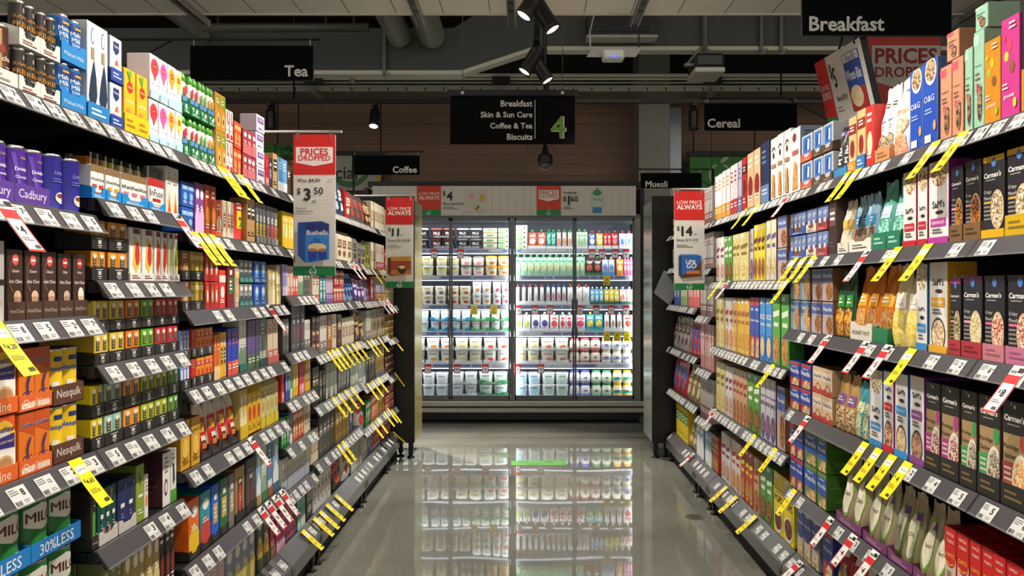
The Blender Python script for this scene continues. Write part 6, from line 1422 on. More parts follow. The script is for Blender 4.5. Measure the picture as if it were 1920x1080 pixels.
rw('B', 4, [(166, 196, 2, 'tbright', 0.088, dict(t=2, r=2, tr=(BLK, 0.032, 1, '#', 'c9c7c2'))), (197, 231, 2, 'tteal', 0.088, dict(t=2, r=2, tr=(BLK, 0.032, 1, '#', 'c9c7c2'))), (233, 265, 2, 'tpeachy', 0.088, dict(t=2, r=2, tr=(BLK, 0.032, 1, '#', 'c9c7c2'))), (266, 316, 4, 'tlime', 0.088, dict(t=2, r=2, tr=(BLK, 0.032, 2, '#', 'c9c7c2'))), (317, 340, 2, 'tleaf', 0.088, dict(t=2, r=2, tr=(BLK, 0.032, 1, '#', 'c9c7c2')))])
rw('C', 4, [(341, 376, 2, 'pavada', 0.152, dict(r=2, d=0.11)), (377, 449, 4, 'redbag', 0.198, dict(d=0.055, r=2, tr=(BLK, 0.04, 4, '-', '6a6866', 0.6))), (451, 465, 2, 'palegold', 0.18, dict(tr=('d9b81e', 0.05, 1))), (466, 490, 3, 'yelbag', 0.19, dict(r=2)), (491, 524, 4, 'palebag', 0.195, dict(r=2)), (526, 543, 3, 'straw', 0.18)])
rw('B', 5, [(160, 184, 1, 'darkgreen', 0.142, dict(r=2, tr=(BLK, 0.034, 1, 'The Boys', 'c9c7c2'))), (186, 221, 3, 'tropic', 0.135, dict(r=2, tr=('c9c4bd', 0.034, 1, '', '3a3a3a', 0.7))), (223, 256, 2, 'navyfl', 0.135, dict(r=2, tr=('c9c4bd', 0.034, 1, '', '3a3a3a', 0.7))), (257, 273, 1, 'olive', 0.155, dict(d=0.22)), (274, 281, 1, 'whorange', 0.12), (307, 322, 1, 'maroonbig', 0.155, dict(d=0.20)), (323, 334, 1, 'greenbase', 0.155, dict(d=0.2))])
rw('C', 5, [(355, 376, 1, 'orgyel', 0.182, dict(r=2, d=0.08, tr=(BLK, 0.03, 1, '-', '6a6866', 0.6))), (377, 397, 1, 'tealred', 0.182, dict(r=2, d=0.08, tr=(BLK, 0.03, 1, '-', '6a6866', 0.6))), (398, 413, 1, 'royal', 0.185, dict(r=2, d=0.08, tr=(BLK, 0.03, 1, '-', '6a6866', 0.6))), (414, 430, 1, 'forest', 0.187, dict(r=2, d=0.08, tr=(BLK, 0.03, 1, '-', '6a6866', 0.6))), (431, 441, 1, 'mauve', 0.188, dict(r=2, d=0.08)), (442, 461, 1, 'kraftcan', 0.192, dict(d=0.085, r=2, tr=(BLK, 0.034, 1))), (462, 481, 1, 'slatecan', 0.2, dict(d=0.085, r=2, tr=(BLK, 0.034, 1))), (482, 491, 1, 'bluefl', 0.212, dict(r=2, tr=('b09468', 0.04, 1))), (492, 502, 1, 'whitefl', 0.212, dict(r=2, tr=('3a7a52', 0.04, 1))), (503, 512, 1, 'steel', 0.215, dict(r=2, tr=('9a5a3a', 0.04, 1))), (513, 524, 1, 'bluefl', 0.215, dict(r=2, tr=('3a6a8a', 0.04, 1))), (526, 543, 3, 'mintpale', 0.2)])
rw('B', 6, [(196, 232, 3, 'khaki', 0.2, dict(r=2)), (234, 300, 5, 'straw', 0.2, dict(r=2)), (302, 330, 3, 'blackt', 0.2)])
rw('C', -1, [(334, 354, 1, 'lanchoo', 0.235, dict(d=0.08)), (356, 398, 4, 'xslate', 0.2), (400, 436, 3, 'pinkpale', 0.2), (438, 492, 4, 'blueyel', 0.205, dict(r=2)), (494, 517, 2, 'darkleaf', 0.235, dict(tr=('3a4a2a', 0.05, 2))), (519, 527, 1, 'crimson', 0.235, dict(tr=('a8785a', 0.05, 1))), (528, 543, 2, 'beigerect', 0.235, dict(tr=('a8785a', 0.05, 1)))])
rw('A', -1, [(-900, -400, 4, 'milo', 0.12)])
rw('B', -1, [(90, 330, 6, 'xslate', 0.15)])
# ---------------- left, fourth bay
rw('D', 0, [(572, 598, 5, 'cgold', 0.17, dict(d=0.05))])
rw('D', 1, [(547, 572, 5, 'xyel', 0.16), (573, 598, 5, 'xslate', 0.16)])
rw('D', 2, [(547, 556, 2, 'lilac', 0.135), (557, 566, 2, 'beigep', 0.13), (567, 576, 2, 'stripred', 0.135), (577, 586, 2, 'whgreen', 0.135), (587, 598, 2, 'xdark', 0.14)])
rw('D', 3, [(547, 559, 2, 'xdark', 0.15), (563, 588, 3, 'slatecan', 0.2), (589, 599, 2, 'xwhite', 0.13)])
rw('D', 4, [(546, 551, 1, 'redflat', 0.145), (552, 561, 2, 'xblue', 0.145), (562, 566, 1, 'xteal', 0.145), (567, 577, 2, 'xyel', 0.145), (578, 582, 1, 'redflat', 0.15), (583, 588, 1, 'xmag', 0.15), (589, 599, 2, 'ylw', 0.15)])
rw('D', 5, [(546, 559, 3, 'xgreenm', 0.13), (560, 565, 1, 'skyblue', 0.135), (566, 586, 4, 'xorange', 0.135), (587, 599, 2, 'xcream', 0.135)])
rw('D', 6, [(546, 598, 10, 'xpastel', 0.155)])
rw('D', -1, [(546, 561, 3, 'xmag', 0.16), (562, 584, 4, 'pinkbag', 0.165), (585, 598, 3, 'xteal', 0.165)])
# ---------------- left, coffee bays
rw('E', 0, [(600, 628, 4, 'cgold', 0.175, dict(d=0.05)), (629, 652, 3, 'cnavy', 0.18, dict(d=0.06)), (653, 661, 1, 'cred', 0.17), (662, 686, 3, 'cgrey', 0.17, dict(d=0.06))])
rw('F', 0, [(688, 700, 3, 'cbrown', 0.165), (701, 733, 7, 'xcream', 0.18)])
rw('G', 0, [(735, 752, 5, 'xcream', 0.17)])
rw('E', 1, [(600, 639, 5, 'cblack', 0.165, dict(d=0.05)), (640, 664, 3, 'ccream', 0.17), (665, 686, 3, 'csilver', 0.165)])
rw('F', 1, [(688, 699, 2, 'cgreen', 0.18), (700, 712, 3, 'xcream', 0.18), (713, 733, 5, 'xredw', 0.18)])
rw('G', 1, [(735, 752, 5, 'xred', 0.17)])
rw('E', 2, [(600, 611, 2, 'xredw', 0.145), (612, 622, 2, 'cteal', 0.16), (623, 634, 3, 'xlilac', 0.17), (635, 652, 4, 'xred', 0.085, dict(t=2)), (653, 668, 3, 'cblue', 0.16), (669, 686, 3, 'cpurple', 0.17)])
rw('F', 2, [(688, 699, 2, 'clilac', 0.16), (700, 706, 1, 'xred', 0.16), (707, 733, 5, 'xlilac', 0.165, dict(tr=('d9942a', 0.04, 3, '-', '4a2a16')))])
rw('G', 2, [(735, 752, 4, 'xkraft', 0.045, dict(t=4))])
rw('E', 3, [(600, 612, 2, 'xmaroon', 0.06, dict(t=3)), (613, 624, 2, 'xwhite', 0.185), (625, 632, 1, 'xrust', 0.185), (633, 640, 1, 'xcream', 0.185), (641, 648, 1, 'xmaroon', 0.18), (649, 668, 4, 'xcream', 0.155), (669, 686, 2, 'cbrown', 0.2)])
rw('F', 3, [(688, 700, 3, 'xwhite', 0.19), (701, 733, 8, 'xkraft', 0.195)])
rw('G', 3, [(735, 752, 4, 'xgold', 0.045, dict(t=4))])
rw('E', 4, [(600, 611, 2, 'xblack', 0.19), (612, 622, 2, 'cdkgrey', 0.19), (623, 640, 3, 'xgrn', 0.185), (641, 660, 4, 'xslate', 0.19), (661, 686, 4, 'xgrn', 0.18)])
rw('F', 4, [(688, 710, 4, 'xblack', 0.2), (711, 733, 5, 'xgold', 0.2, dict(tr=('5a5a58', 0.03, 3)))])
rw('G', 4, [(735, 752, 4, 'xmaroon', 0.05, dict(t=4))])
rw('E', 5, [(598, 610, 3, 'xcream', 0.16), (611, 636, 4, 'xdark', 0.2), (637, 660, 4, 'xgold', 0.2), (661, 664, 1, 'xblue', 0.19), (675, 686, 1, 'credpod', 0.215, dict(d=0.09))])
rw('F', 5, [(688, 700, 3, 'xgreenm', 0.16), (701, 717, 4, 'xorange', 0.17), (718, 733, 4, 'xgold', 0.18)])
rw('G', 5, [(735, 752, 5, 'xred', 0.06, dict(t=3))])
rw('E', -1, [(599, 609, 1, 'cdkgrey', 0.2), (610, 637, 5, 'xcup', 0.165), (640, 657, 1, 'corange', 0.2, dict(d=0.1)), (658, 668, 1, 'cwhite', 0.21), (669, 686, 4, 'xgrn', 0.19)])
rw('F', -1, [(688, 700, 3, 'xwhite', 0.16), (701, 709, 2, 'xblue', 0.16), (710, 733, 4, 'credpod', 0.16, dict(d=0.05))])
rw('G', -1, [(735, 752, 5, 'xred', 0.14)])

# ---------------- right, near and second bays
rw('R0', 0, [(1822, 1842, 1, 'farmint', 0.245, dict(d=0.07)), (1843, 1874, 1, 'brorange', 0.205), (1875, 1910, 1, 'brmag', 0.235, dict(d=0.06)), (1911, 1960, 1, 'blkband', 0.25), (1962, 2010, 1, 'brorange', 0.24)])
rw('R1', 0, [(1481, 1500, 1, 'arrowcar', 0.27, dict(d=0.09)), (1501, 1522, 1, 'mbar', 0.105, dict(t=2, tr=('d2583a', 0.034, 1, '-', 'f0b8a0', 0.5))), (1523, 1561, 2, 'mbar', 0.105, dict(t=2, tr=('5e4a3a', 0.034, 2, '-', 'b09a84', 0.5))),
             (1563, 1587, 2, 'fuel', 0.18, dict(d=0.05, tr=('3f8ac0', 0.03, 1))), (1589, 1604, 1, 'oatbake', 0.19, dict(tr=('d98a2a', 0.04, 1, '-', 'f0d0a0'))), (1605, 1621, 1, 'oatbake', 0.2, dict(tr=('3a70b0', 0.05, 1, '-', 'b0d0f0'))), (1623, 1637, 1, 'redwheat', 0.2),
             (1640, 1668, 2, 'granbag', 0.235, dict(d=0.07, tr=('c4875a', 0.045, 1, '-', '8a5a34'))), (1669, 1700, 1, 'granbago', 0.24, dict(d=0.08)), (1703, 1728, 1, 'ogblue', 0.235), (1729, 1757, 1, 'ogblue', 0.24), (1760, 1782, 1, 'farsal', 0.2), (1783, 1804, 1, 'farsal', 0.205), (1806, 1821, 1, 'farmint', 0.215)])
o = spawn('farsal', 0.055, 0.075, 0.11, (PX[1] + 0.06, py_(1, 1783), BAYS['R1'][4][0] + 0.04 + 0.209), RT[1]); tag(o, 'small salmon pink granola box on top of two others, top shelf', 'granola box')
o = spawn('farmint', 0.05, 0.06, 0.08, (PX[1] + 0.05, py_(1, 1833), BAYS['R0'][4][0] + 0.04 + 0.249), RT[1]); tag(o, 'small mint granola box on top of another, top shelf', 'granola box')
rw('R0', 1, [(1806, 1838, 1, 'carslate', 0.2, dict(tr=('7a5a38', 0.045, 1, '-', '4a341e'))), (1839, 1882, 1, 'caryel', 0.197, dict(d=0.075, tr=('e0a81e', 0.022, 1))), (1884, 1932, 1, 'caryel', 0.2, dict(d=0.075, tr=('c9a41a', 0.05, 1, '-', '8a6a14'))), (1934, 1990, 1, 'carred', 0.2, dict(tr=('c9564a', 0.05, 1)))])
rw('R1', 1, [(1480, 1510, 4, 'upgo', 0.092, dict(t=2, tr=('2f58b0', 0.034, 1, '-', 'd9e4f4', 0.4))), (1511, 1530, 2, 'upgo', 0.092, dict(t=2, tr=('d9d2c0', 0.034, 1, '-', '3a3a3a', 0.5))), (1531, 1551, 2, 'upgo', 0.092, dict(t=2, tr=('a83a48', 0.034, 1, '-', 'e0b0b4', 0.5))),
             (1553, 1568, 1, 'umber', 0.205), (1570, 1590, 2, 'bagyel', 0.185, dict(d=0.06, tr=('d9d4ca', 0.04, 1, '-', '5a544a', 0.7))), (1592, 1633, 3, 'bagblue', 0.19, dict(d=0.06, tr=('e2ded4', 0.045, 1, '-', '5a544a', 0.8))), (1635, 1661, 1, 'bagteal', 0.215, dict(d=0.075, tr=('1f7a5c', 0.055, 1, '-', '9ad0b8'))), (1662, 1687, 1, 'bagteal', 0.215, dict(d=0.075, tr=('1f7a5c', 0.055, 1, '-', '9ad0b8'))),
             (1690, 1715, 1, 'samred', 0.222, dict(d=0.08)), (1718, 1737, 1, 'samred', 0.222, dict(d=0.05)), (1739, 1778, 1, 'sampink', 0.228), (1780, 1804, 1, 'carplum', 0.195, dict(tr=('7a5a38', 0.045, 1, '-', '4a341e')))])
rw('R0', 2, [(1802, 1840, 1, 'carpurp', 0.205, dict(tr=('a8323e', 0.042, 1, '-', '7a1c28'))), (1842, 1882, 1, 'carred', 0.205, dict(tr=('c27a86', 0.042, 1, '-', '9a5a64'))), (1885, 1935, 1, 'carred', 0.205, dict(tr=('c07090', 0.042, 1, '-', '9a5a74'))), (1937, 1990, 1, 'caryel', 0.205, dict(tr=('d9952a', 0.042, 1)))])
rw('R1', 2, [(1480, 1518, 2, 'bitsb', 0.128, dict(t=2, d=0.07)), (1520, 1560, 2, 'bits', 0.128, dict(t=2, d=0.07)), (1562, 1592, 2, 'baggreen', 0.235, dict(d=0.06)), (1594, 1635, 2, 'bagorange', 0.245, dict(d=0.09, tr=('dcd8ca', 0.06, 1, 'HONEY NUT', '3a352c', 0.85))), (1636, 1664, 1, 'bagorange', 0.25, dict(d=0.09, tr=('1f7a4a', 0.05, 1))), (1666, 1714, 2, 'bagcream', 0.25, dict(d=0.08)), (1717, 1738, 1, 'samblue', 0.245), (1741, 1776, 1, 'samgold', 0.26, dict(d=0.08)), (1778, 1800, 1, 'carpink', 0.2, dict(tr=('a8323e', 0.042, 1, '-', '7a1c28')))])
rw('R0', 3, [(1799, 1830, 1, 'porgreen', 0.245, dict(r=2, tr=(BLK, 0.055, 1, '-', '7a6438'))), (1832, 1874, 1, 'porgreen', 0.245, dict(r=2, tr=(BLK, 0.055, 1, '-', '7a6438'))), (1876, 1926, 1, 'porred', 0.245, dict(r=2, tr=(BLK, 0.055, 1, '-', '7a6438'))), (1928, 1990, 1, 'porred', 0.245, dict(r=2, tr=(BLK, 0.055, 1, '-', '7a6438')))])
rw('R1', 3, [(1480, 1519, 2, 'wblue', 0.098, dict(t=2, d=0.08)), (1521, 1560, 2, 'wbeige', 0.1, dict(t=2, d=0.09)), (1562, 1596, 2, 'bagnut', 0.2, dict(d=0.07)), (1598, 1626, 2, 'bagaqua', 0.19, dict(d=0.06)), (1628, 1653, 1, 'samblue', 0.245, dict(r=2)), (1655, 1675, 1, 'samredp', 0.25, dict(r=2)), (1676, 1701, 1, 'sambluep', 0.252, dict(r=2)), (1703, 1731, 1, 'samplump', 0.255, dict(r=2)),
             (1733, 1761, 1, 'porpink', 0.245, dict(r=2, tr=(BLK, 0.055, 1, '-', '7a6438'))), (1762, 1797, 1, 'porpink', 0.245, dict(r=2, tr=(BLK, 0.055, 1, '-', '7a6438')))])
rw('R0', 4, [(1817, 1860, 2, 'oatred', 0.205, dict(r=3, d=0.08)), (1862, 1990, 5, 'oatred', 0.205, dict(r=3, d=0.08))])
rw('R1', 4, [(1480, 1505, 2, 'wblue', 0.13, dict(t=2, d=0.08)), (1507, 1530, 1, 'wgreen', 0.135, dict(t=2, d=0.16)), (1531, 1549, 1, 'wgreen', 0.135, dict(t=2, d=0.16)), (1568, 1614, 2, 'oatbag', 0.235, dict(d=0.09, tr=('7f3f74', 0.036, 1, '-', 'c9a0c4', 0.75))), (1618, 1662, 2, 'oatbag', 0.235, dict(d=0.09, tr=('7f3f74', 0.036, 1, '-', 'c9a0c4', 0.75))), (1664, 1710, 2, 'oatbag', 0.23, dict(d=0.09, tr=('7f3f74', 0.036, 1, '-', 'c9a0c4', 0.75))), (1712, 1764, 2, 'oatbag', 0.225, dict(d=0.1, tr=('7f3f74', 0.036, 1, '-', 'c9a0c4', 0.75))), (1770, 1815, 2, 'oatred', 0.205, dict(r=3, d=0.08))])
rw('R1', -1, [(1482, 1520, 3, 'wbig', 0.232, dict(d=0.10)), (1528, 1546, 1, 'wblue', 0.2, dict(d=0.08)), (1550, 1640, 4, 'rednut', 0.2, dict(d=0.08))])
# ---------------- right, cereal bay
rw('R2', 0, [(1332, 1346, 2, 'whitecer', 0.26), (1347, 1361, 2, 'whitecer', 0.265), (1362, 1376, 2, 'whitered', 0.27), (1377, 1384, 1, 'lilcer', 0.27), (1385, 1393, 1, 'redcer', 0.275), (1394, 1407, 1, 'beigered', 0.28, dict(d=0.09)), (1408, 1421, 1, 'beigered', 0.28, dict(d=0.09)), (1422, 1438, 1, 'navybox', 0.288), (1440, 1452, 1, 'ginger', 0.282), (1453, 1465, 1, 'ginger', 0.285), (1466, 1479, 1, 'ginger', 0.285)])
rw('R2', 1, [(1335, 1350, 2, 'whiteberry', 0.255), (1351, 1366, 2, 'greenbn', 0.25), (1367, 1380, 2, 'paleyel', 0.25), (1381, 1398, 1, 'paleyel', 0.25), (1400, 1407, 1, 'purplec', 0.26), (1408, 1430, 3, 'yelchoc', 0.272), (1432, 1452, 2, 'creamcer', 0.28), (1454, 1472, 1, 'bits', 0.14, dict(t=2))])
rw('R2', 2, [(1335, 1350, 2, 'paleyel', 0.29, dict(r=2)), (1351, 1367, 2, 'froot', 0.29, dict(r=2)), (1368, 1400, 4, 'corn', 0.292, dict(r=2)), (1401, 1419, 2, 'wblue', 0.3, dict(r=2)), (1420, 1443, 2, 'rice', 0.3, dict(r=2)), (1444, 1476, 2, 'crunch', 0.32)])
rw('R2', 3, [(1335, 1352, 2, 'paleyel', 0.285, dict(r=2)), (1353, 1366, 2, 'whiteberry', 0.28, dict(r=2)), (1367, 1394, 4, 'redbeige', 0.285, dict(r=2)), (1395, 1419, 2, 'greenbn', 0.29, dict(r=2)), (1420, 1450, 3, 'purplec', 0.295, dict(r=2)), (1452, 1468, 1, 'bits', 0.28)])
rw('R2', -1, [(1335, 1353, 2, 'whiteberry', 0.278, dict(r=2)), (1354, 1372, 2, 'froot', 0.278, dict(r=2)), (1373, 1396, 3, 'yelred', 0.278, dict(r=2)), (1397, 1408, 1, 'redbeige', 0.275, dict(r=2)), (1409, 1433, 2, 'greenbn', 0.275, dict(r=2)), (1434, 1474, 2, 'coco', 0.278, dict(r=2, d=0.075))])
# ---------------- right, far bays
rw('R3', 0, [(1300, 1328, 7, 'greycer', 0.22)])
rw('R3', 1, [(1300, 1331, 6, 'greycer', 0.22)])
rw('R3', 2, [(1300, 1331, 6, 'greycer', 0.25)])
rw('R3', 3, [(1300, 1331, 6, 'greypink', 0.285)])
rw('R3', 4, [(1300, 1331, 6, 'greycer', 0.27)])
rw('R3', -1, [(1300, 1316, 3, 'bluefl', 0.22), (1317, 1331, 3, 'yelred', 0.22)])
rw('R4', 0, [(1248, 1297, 6, 'cblack', 0.18, dict(d=0.06))])
rw('R4', 1, [(1248, 1297, 6, 'cdkgrey', 0.2, dict(d=0.06))])
rw('R4', 2, [(1252, 1262, 2, 'xblue', 0.2), (1263, 1276, 3, 'grnmulti', 0.22), (1277, 1298, 4, 'redmulti', 0.225)])
rw('R4', 3, [(1249, 1277, 4, 'bagsil', 0.24, dict(d=0.08)), (1278, 1298, 3, 'bagrb', 0.22, dict(d=0.07))])
rw('R4', 4, [(1249, 1272, 3, 'bagrb', 0.24, dict(d=0.07)), (1273, 1298, 3, 'bagbrown', 0.25, dict(d=0.1))])
rw('R4', -1, [(1249, 1270, 4, 'ygreen', 0.24), (1271, 1284, 2, 'bagbrown', 0.22, dict(d=0.08)), (1285, 1298, 2, 'bluefl', 0.24)])
finish_labels()

# ------------------------------------------------------------------ special tickets
def sp(key, i, px, kind='y', pr='4', **kw):
    side, _, _, bn, lips, _ = BAYS[key]
    z = 0.18 if i < 0 else lips[i]
    for p in (px if isinstance(px, (list, tuple)) else [px]):
        special(side, p, z, bn, 'bottom' if i < 0 else WORDS[i], kind, pr, base=i < 0, **kw)
sp('A', 1, 14, 'r', '4'); sp('A', 2, 2, 'y', '4.20'); sp('A', 3, 152, 'y', '4.65')
sp('B', 1, 338, 'r', '5'); sp('C', 1, [373, 389, 405], 'y', '3'); sp('C', 0, [420, 432, 458], 'y', '4')
sp('C', 2, 509, 'r', '3'); sp('C', 4, 476, 'r', '5'); sp('C', 5, [494, 507, 520, 533], 'r', '6')
sp('E', 3, [620, 628, 636, 645, 655, 664, 673], 'y', '9'); sp('E', 4, [629, 640, 652, 663], 'y', '7'); sp('F', 3, [693, 700, 713], 'y', '8'); sp('G', 3, [741], 'y', '8'); sp('F', 4, [693, 702, 712], 'y', '5'); sp('G', 4, [744], 'y', '5')
sp('F', 2, [716, 724, 730], 'r', '6'); sp('E', 1, [659, 668], 'r', '9'); sp('F', 1, [701, 712, 722], 'y', '7'); sp('E', 5, [639, 647], 'y', '4'); sp('F', 5, [702, 711, 724, 731], 'y', '6'); sp('G', 5, [738], 'y', '6')
sp('D', -1, [580], 'y', '5'); sp('E', -1, [601, 612, 624, 640], 'y', '5'); sp('G', -1, [745], 'y', '5')
sp('R1', 0, [1583, 1602, 1746, 1797], 'y', '5'); sp('R2', 0, [1394, 1416], 'y', '4'); sp('R2', 0, [1474], 'r', '4')
sp('R1', 1, [1487, 1504, 1520], 'y', '3'); sp('R1', 1, [1619], 'r', '7'); sp('R1', 1, [1676, 1732], 'y', '6')
sp('R2', 1, [1347], 'y', '4'); sp('R2', 1, [1362], 'r', '4'); sp('R2', 1, [1472], 'y', '4')
sp('R1', 2, [1548, 1617, 1658], 'r', '5'); sp('R1', 2, [1702], 'y', '6'); sp('R0', 2, [1902], 'r', '8')
sp('R2', 2, [1444], 'y', '4'); sp('R1', 3, [1509], 'r', '4'); sp('R1', 3, [1615, 1640, 1666, 1694], 'y', '4')
sp('R2', 3, [1410, 1449], 'y', '5'); sp('R2', 3, [1337], 'r', '4'); sp('R1', 4, [1484], 'y', '4'); sp('R1', 4, [1552, 1594, 1634], 'r', '4')
sp('R2', -1, [1352, 1370, 1405], 'y', '4'); sp('R4', -1, [1292], 'r', '4'); sp('R1', -1, [1488], 'r', '3')
finish_specials()

# ------------------------------------------------------------------ end panels of both gondolas
def end_panel(side, xin, label, edge, nm):
    rt = empty('end_panel', (side * (xin + 0.25), 5.82, 0)); tag(rt, label, 'end panel')
    o = side * (xin + 0.25)
    xa_, xb_ = sorted((side * xin - o, side * (xin + 0.62) - o))
    mb = MB(); mb.cbox(xa_, xb_, 0, 0.03, 0.12, 2.06, 0.003, '0f0f10'); mb.obj('panel', rt)
    xi = side * xin - o
    a, b = sorted((xi, xi + side * 0.03))
    mb = MB(); mb.cbox(a, b, 0.031, 0.44, 0.12, 2.03, 0.003, edge); ob = mb.obj('side_panel', rt); ob['label'] = nm
    mb = MB(); a, b = sorted((xi + side * 0.02, xi + side * 0.6)); mb.box(a, b, 0.05, 0.43, 0.2, 2.0, '161617'); mb.obj('core_box', rt)
    for dx in (0.03, 0.12):
        mb = MB(); xx = xi + side * dx; yy = 0.015 + (0.05 if dx > 0.1 else 0)
        mb.box(xx - 0.018, xx + 0.018, yy, yy + 0.036, 0.03, 0.2, '121213'); mb.lathe([(0.03, 0), (0.03, 0.008), (0.012, 0.016), (0.012, 0.04)], '0c0c0c', 14, xx, yy + 0.018); mb.obj('foot', rt)
end_panel(-1, 0.885, 'black end panel of the left gondola with yellowish side', 'a39a62:g', 'olive yellow side face')
end_panel(1, 0.985, 'black end panel of the right gondola with grey green side', '8d958c:g', 'grey green side face')
# grey ticket card jutting out at the right gondola's end
mb = MB(); p = [(1.115, 5.78, 1.20), (0.985, 5.76, 1.30), (1.06, 5.74, 1.475), (1.21, 5.765, 1.40)]
q = [(x + 0.002, y + 0.006, z) for x, y, z in p]
mb.face([(x - 1.1, y - 5.76, z - 1.2) for x, y, z in p][::-1], '8f9296'); mb.face([(x - 1.1, y - 5.76, z - 1.2) for x, y, z in q], '8f9296')
for i in range(4):
    j = (i + 1) % 4; mb.face([(v[0] - 1.1, v[1] - 5.76, v[2] - 1.2) for v in (p[i], p[j], q[j], q[i])], '8f9296')
tag(mb.obj('ticket_card_holder', None, (1.1, 5.76, 1.2)), 'tilted grey plastic ticket card at the right gondola end', 'ticket holder')

# ------------------------------------------------------------------ the glass-door fridge
YF = 7.417                                   # door plane
YG = 7.56                                    # front plane of the goods inside
fx0, fx1 = X(690, YF), X(1200, YF)
rt = empty('glass_door_fridge', ((fx0 + fx1) / 2, YF, 0)); tag(rt, 'wide glass door fridge full of yoghurt at the aisle end', 'fridge')
LF = ((fx0 + fx1) / 2, YF, 0)
def part(mb, name, parent=rt):
    o = mb.obj(name, parent)
    if parent is rt:
        o.location = (-LF[0], -LF[1], -LF[2])
    return o
ztop, zb = Z(408, YF), Z(748, YF)
mb = MB()
mb.box(fx0, fx1, YF + 0.72, YF + 0.76, 0.1, ztop + 0.3, '2c3a50'); part(mb, 'back_panel')
mb = MB(); mb.box(fx0 - 0.04, fx0, YF + 0.0, YF + 0.76, 0.05, ztop + 0.3, '222325'); part(mb, 'side_panel')
mb = MB(); mb.box(fx1, fx1 + 0.04, YF - 0.02, YF + 0.76, 0.05, ztop + 0.3, '1d1e20'); part(mb, 'side_panel')
mb = MB(); mb.box(fx0, fx1, YF + 0.03, YF + 0.76, ztop - 0.01, ztop + 0.04, '9aa0a8'); part(mb, 'canopy')
mb = MB(); mb.box(fx0, fx1, YF + 0.03, YF + 0.72, 0.12, zb + 0.002, 'b9bcc0'); part(mb, 'floor_tray')
# header with posters
hz0, hz1 = Z(405, YF), Z(350, YF)
hx0, hx1 = X(700, YF), X(1191, YF)
mb = MB(); mb.box(hx0, hx1, YF - 0.05, YF + 0.05, hz0, hz1, 'd8d5cc')
w, h = hx1 - hx0, hz1 - hz0
U = lambda px: (X(px, YF) - hx0) / w
art = [R(U(px), 0, U(px) + 0.0012, 1, 'a9a69e') for px in (715, 730, 923, 938, 953, 968, 982, 995, 1147, 1161, 1175)]
art += [R(U(783), 0.2, U(828), 1, 'd8401f'), R(U(783), 0, U(828), 0.2, '1d8a4c'), T('LOW PRICE', U(806), 0.74, 0.078, 'f4efe8', 0.0), T('ALWAYS', U(806), 0.6, 0.078, 'f6f2ee', 0.016), *rich('e6efe6', U(805), 0.085, 0.008, 8.0),
        T('$', U(834), 0.74, 0.011, '1a1a1a', 0.012), T('4', U(844), 0.66, 0.024, '1a1a1a', 0.02, 0.32), T('Since 26/10/16', U(851), 0.4, 0.077, '2a2a2a', 0.006), *lines(U(832), U(862), 0.2, 0.3, 2, '8a8a86'),
        P([(U(874), 0.1), (U(912), 0.1), (U(916), 0.86), (U(873), 0.86)], 'cfcdc6'), E(U(885), 0.65, 0.012, 0.1, 'd9a8a0'), E(U(905), 0.6, 0.012, 0.14, 'd9b05a'), E(U(894), 0.25, 0.014, 0.1, 'd9c07a'), P([(U(892), 0.2), (U(898), 0.36), (U(899), 0.3), (U(895), 0.2)], '2a2220'),
        R(U(1006), 0.2, U(1051), 1, 'd8401f'), R(U(1006), 0, U(1051), 0.2, '1d8a4c'), P([(U(1010), 0.86), (U(1010), 0.56), (U(1028), 0.48), (U(1047), 0.56), (U(1047), 0.86)], 'efeae6'), T('PRICES', U(1028.5), 0.76, 0.068, 'c22a20', 0.014), T('DROPPED', U(1028.5), 0.63, 0.068, 'c22a20', 0.01), *rich('e6efe6', U(1028), 0.085, 0.008, 8.0),
        T('Was $1.90', U(1067), 0.76, 0.05, '1a1a1a', 0.008), R(U(1064), 0.755, U(1080), 0.77, '1a1a1a'), T('$', U(1058), 0.55, 0.012, '1a1a1a', 0.012), T('1', U(1066), 0.51, 0.014, '1a1a1a', 0.02, 0.32), T('60', U(1076), 0.56, 0.028, '1a1a1a', 0.012), *lines(U(1055), U(1076), 0.2, 0.3, 2, '8a8a86'),
        R(U(1110), 0.08, U(1127), 0.8, 'c9d9d2'), R(U(1110), 0.08, U(1127), 0.28, '3f8ac8'), E(U(1118.5), 0.76, 0.017, 0.1, '3f9a5a'), R(U(1117), 0.84, U(1120), 0.93, '3a8a4a'), T('kids', U(1119), 0.55, 0.026, '3a7a52', 0.004)]
decal(mb, art, lambda u, v, l: (hx0 + u * w, YF - 0.05 - l, hz0 + v * h), w, h, lift=0.0006)
part(mb, 'header_board')
mb = MB(); mb.box(fx0, fx1 + 0.04, YF - 0.02, YF + 0.05, hz1 + 0.001, hz1 + 0.05, '15161a'); part(mb, 'header_cap')
# bumpers, grille, feet
for py0, py1 in ((751, 760), (763, 771.5)):
    mb = MB(); mb.cbox(X(690, YF), X(1207, YF), YF - 0.07, YF - 0.02, Z(py1, YF), Z(py0, YF), 0.006, 'd4d1c6:g'); part(mb, 'bumper_rail')
mb = MB(); mb.box(X(956, YF), X(969, YF), YF - 0.0735, YF - 0.0705, Z(770, YF), Z(764, YF), 'c9c9c4'); part(mb, 'rating_plate')
mb = MB(); mb.box(fx0, fx1, YF - 0.02, YF + 0.03, 0.02, zb - 0.02, '0d0d0e')
for k in range(60):
    xx = fx0 + 0.1 + k * (fx1 - fx0 - 0.2) / 59; mb.box(xx, xx + 0.012, YF - 0.026, YF - 0.02, 0.07, 0.11, '242426')
part(mb, 'base_grille')
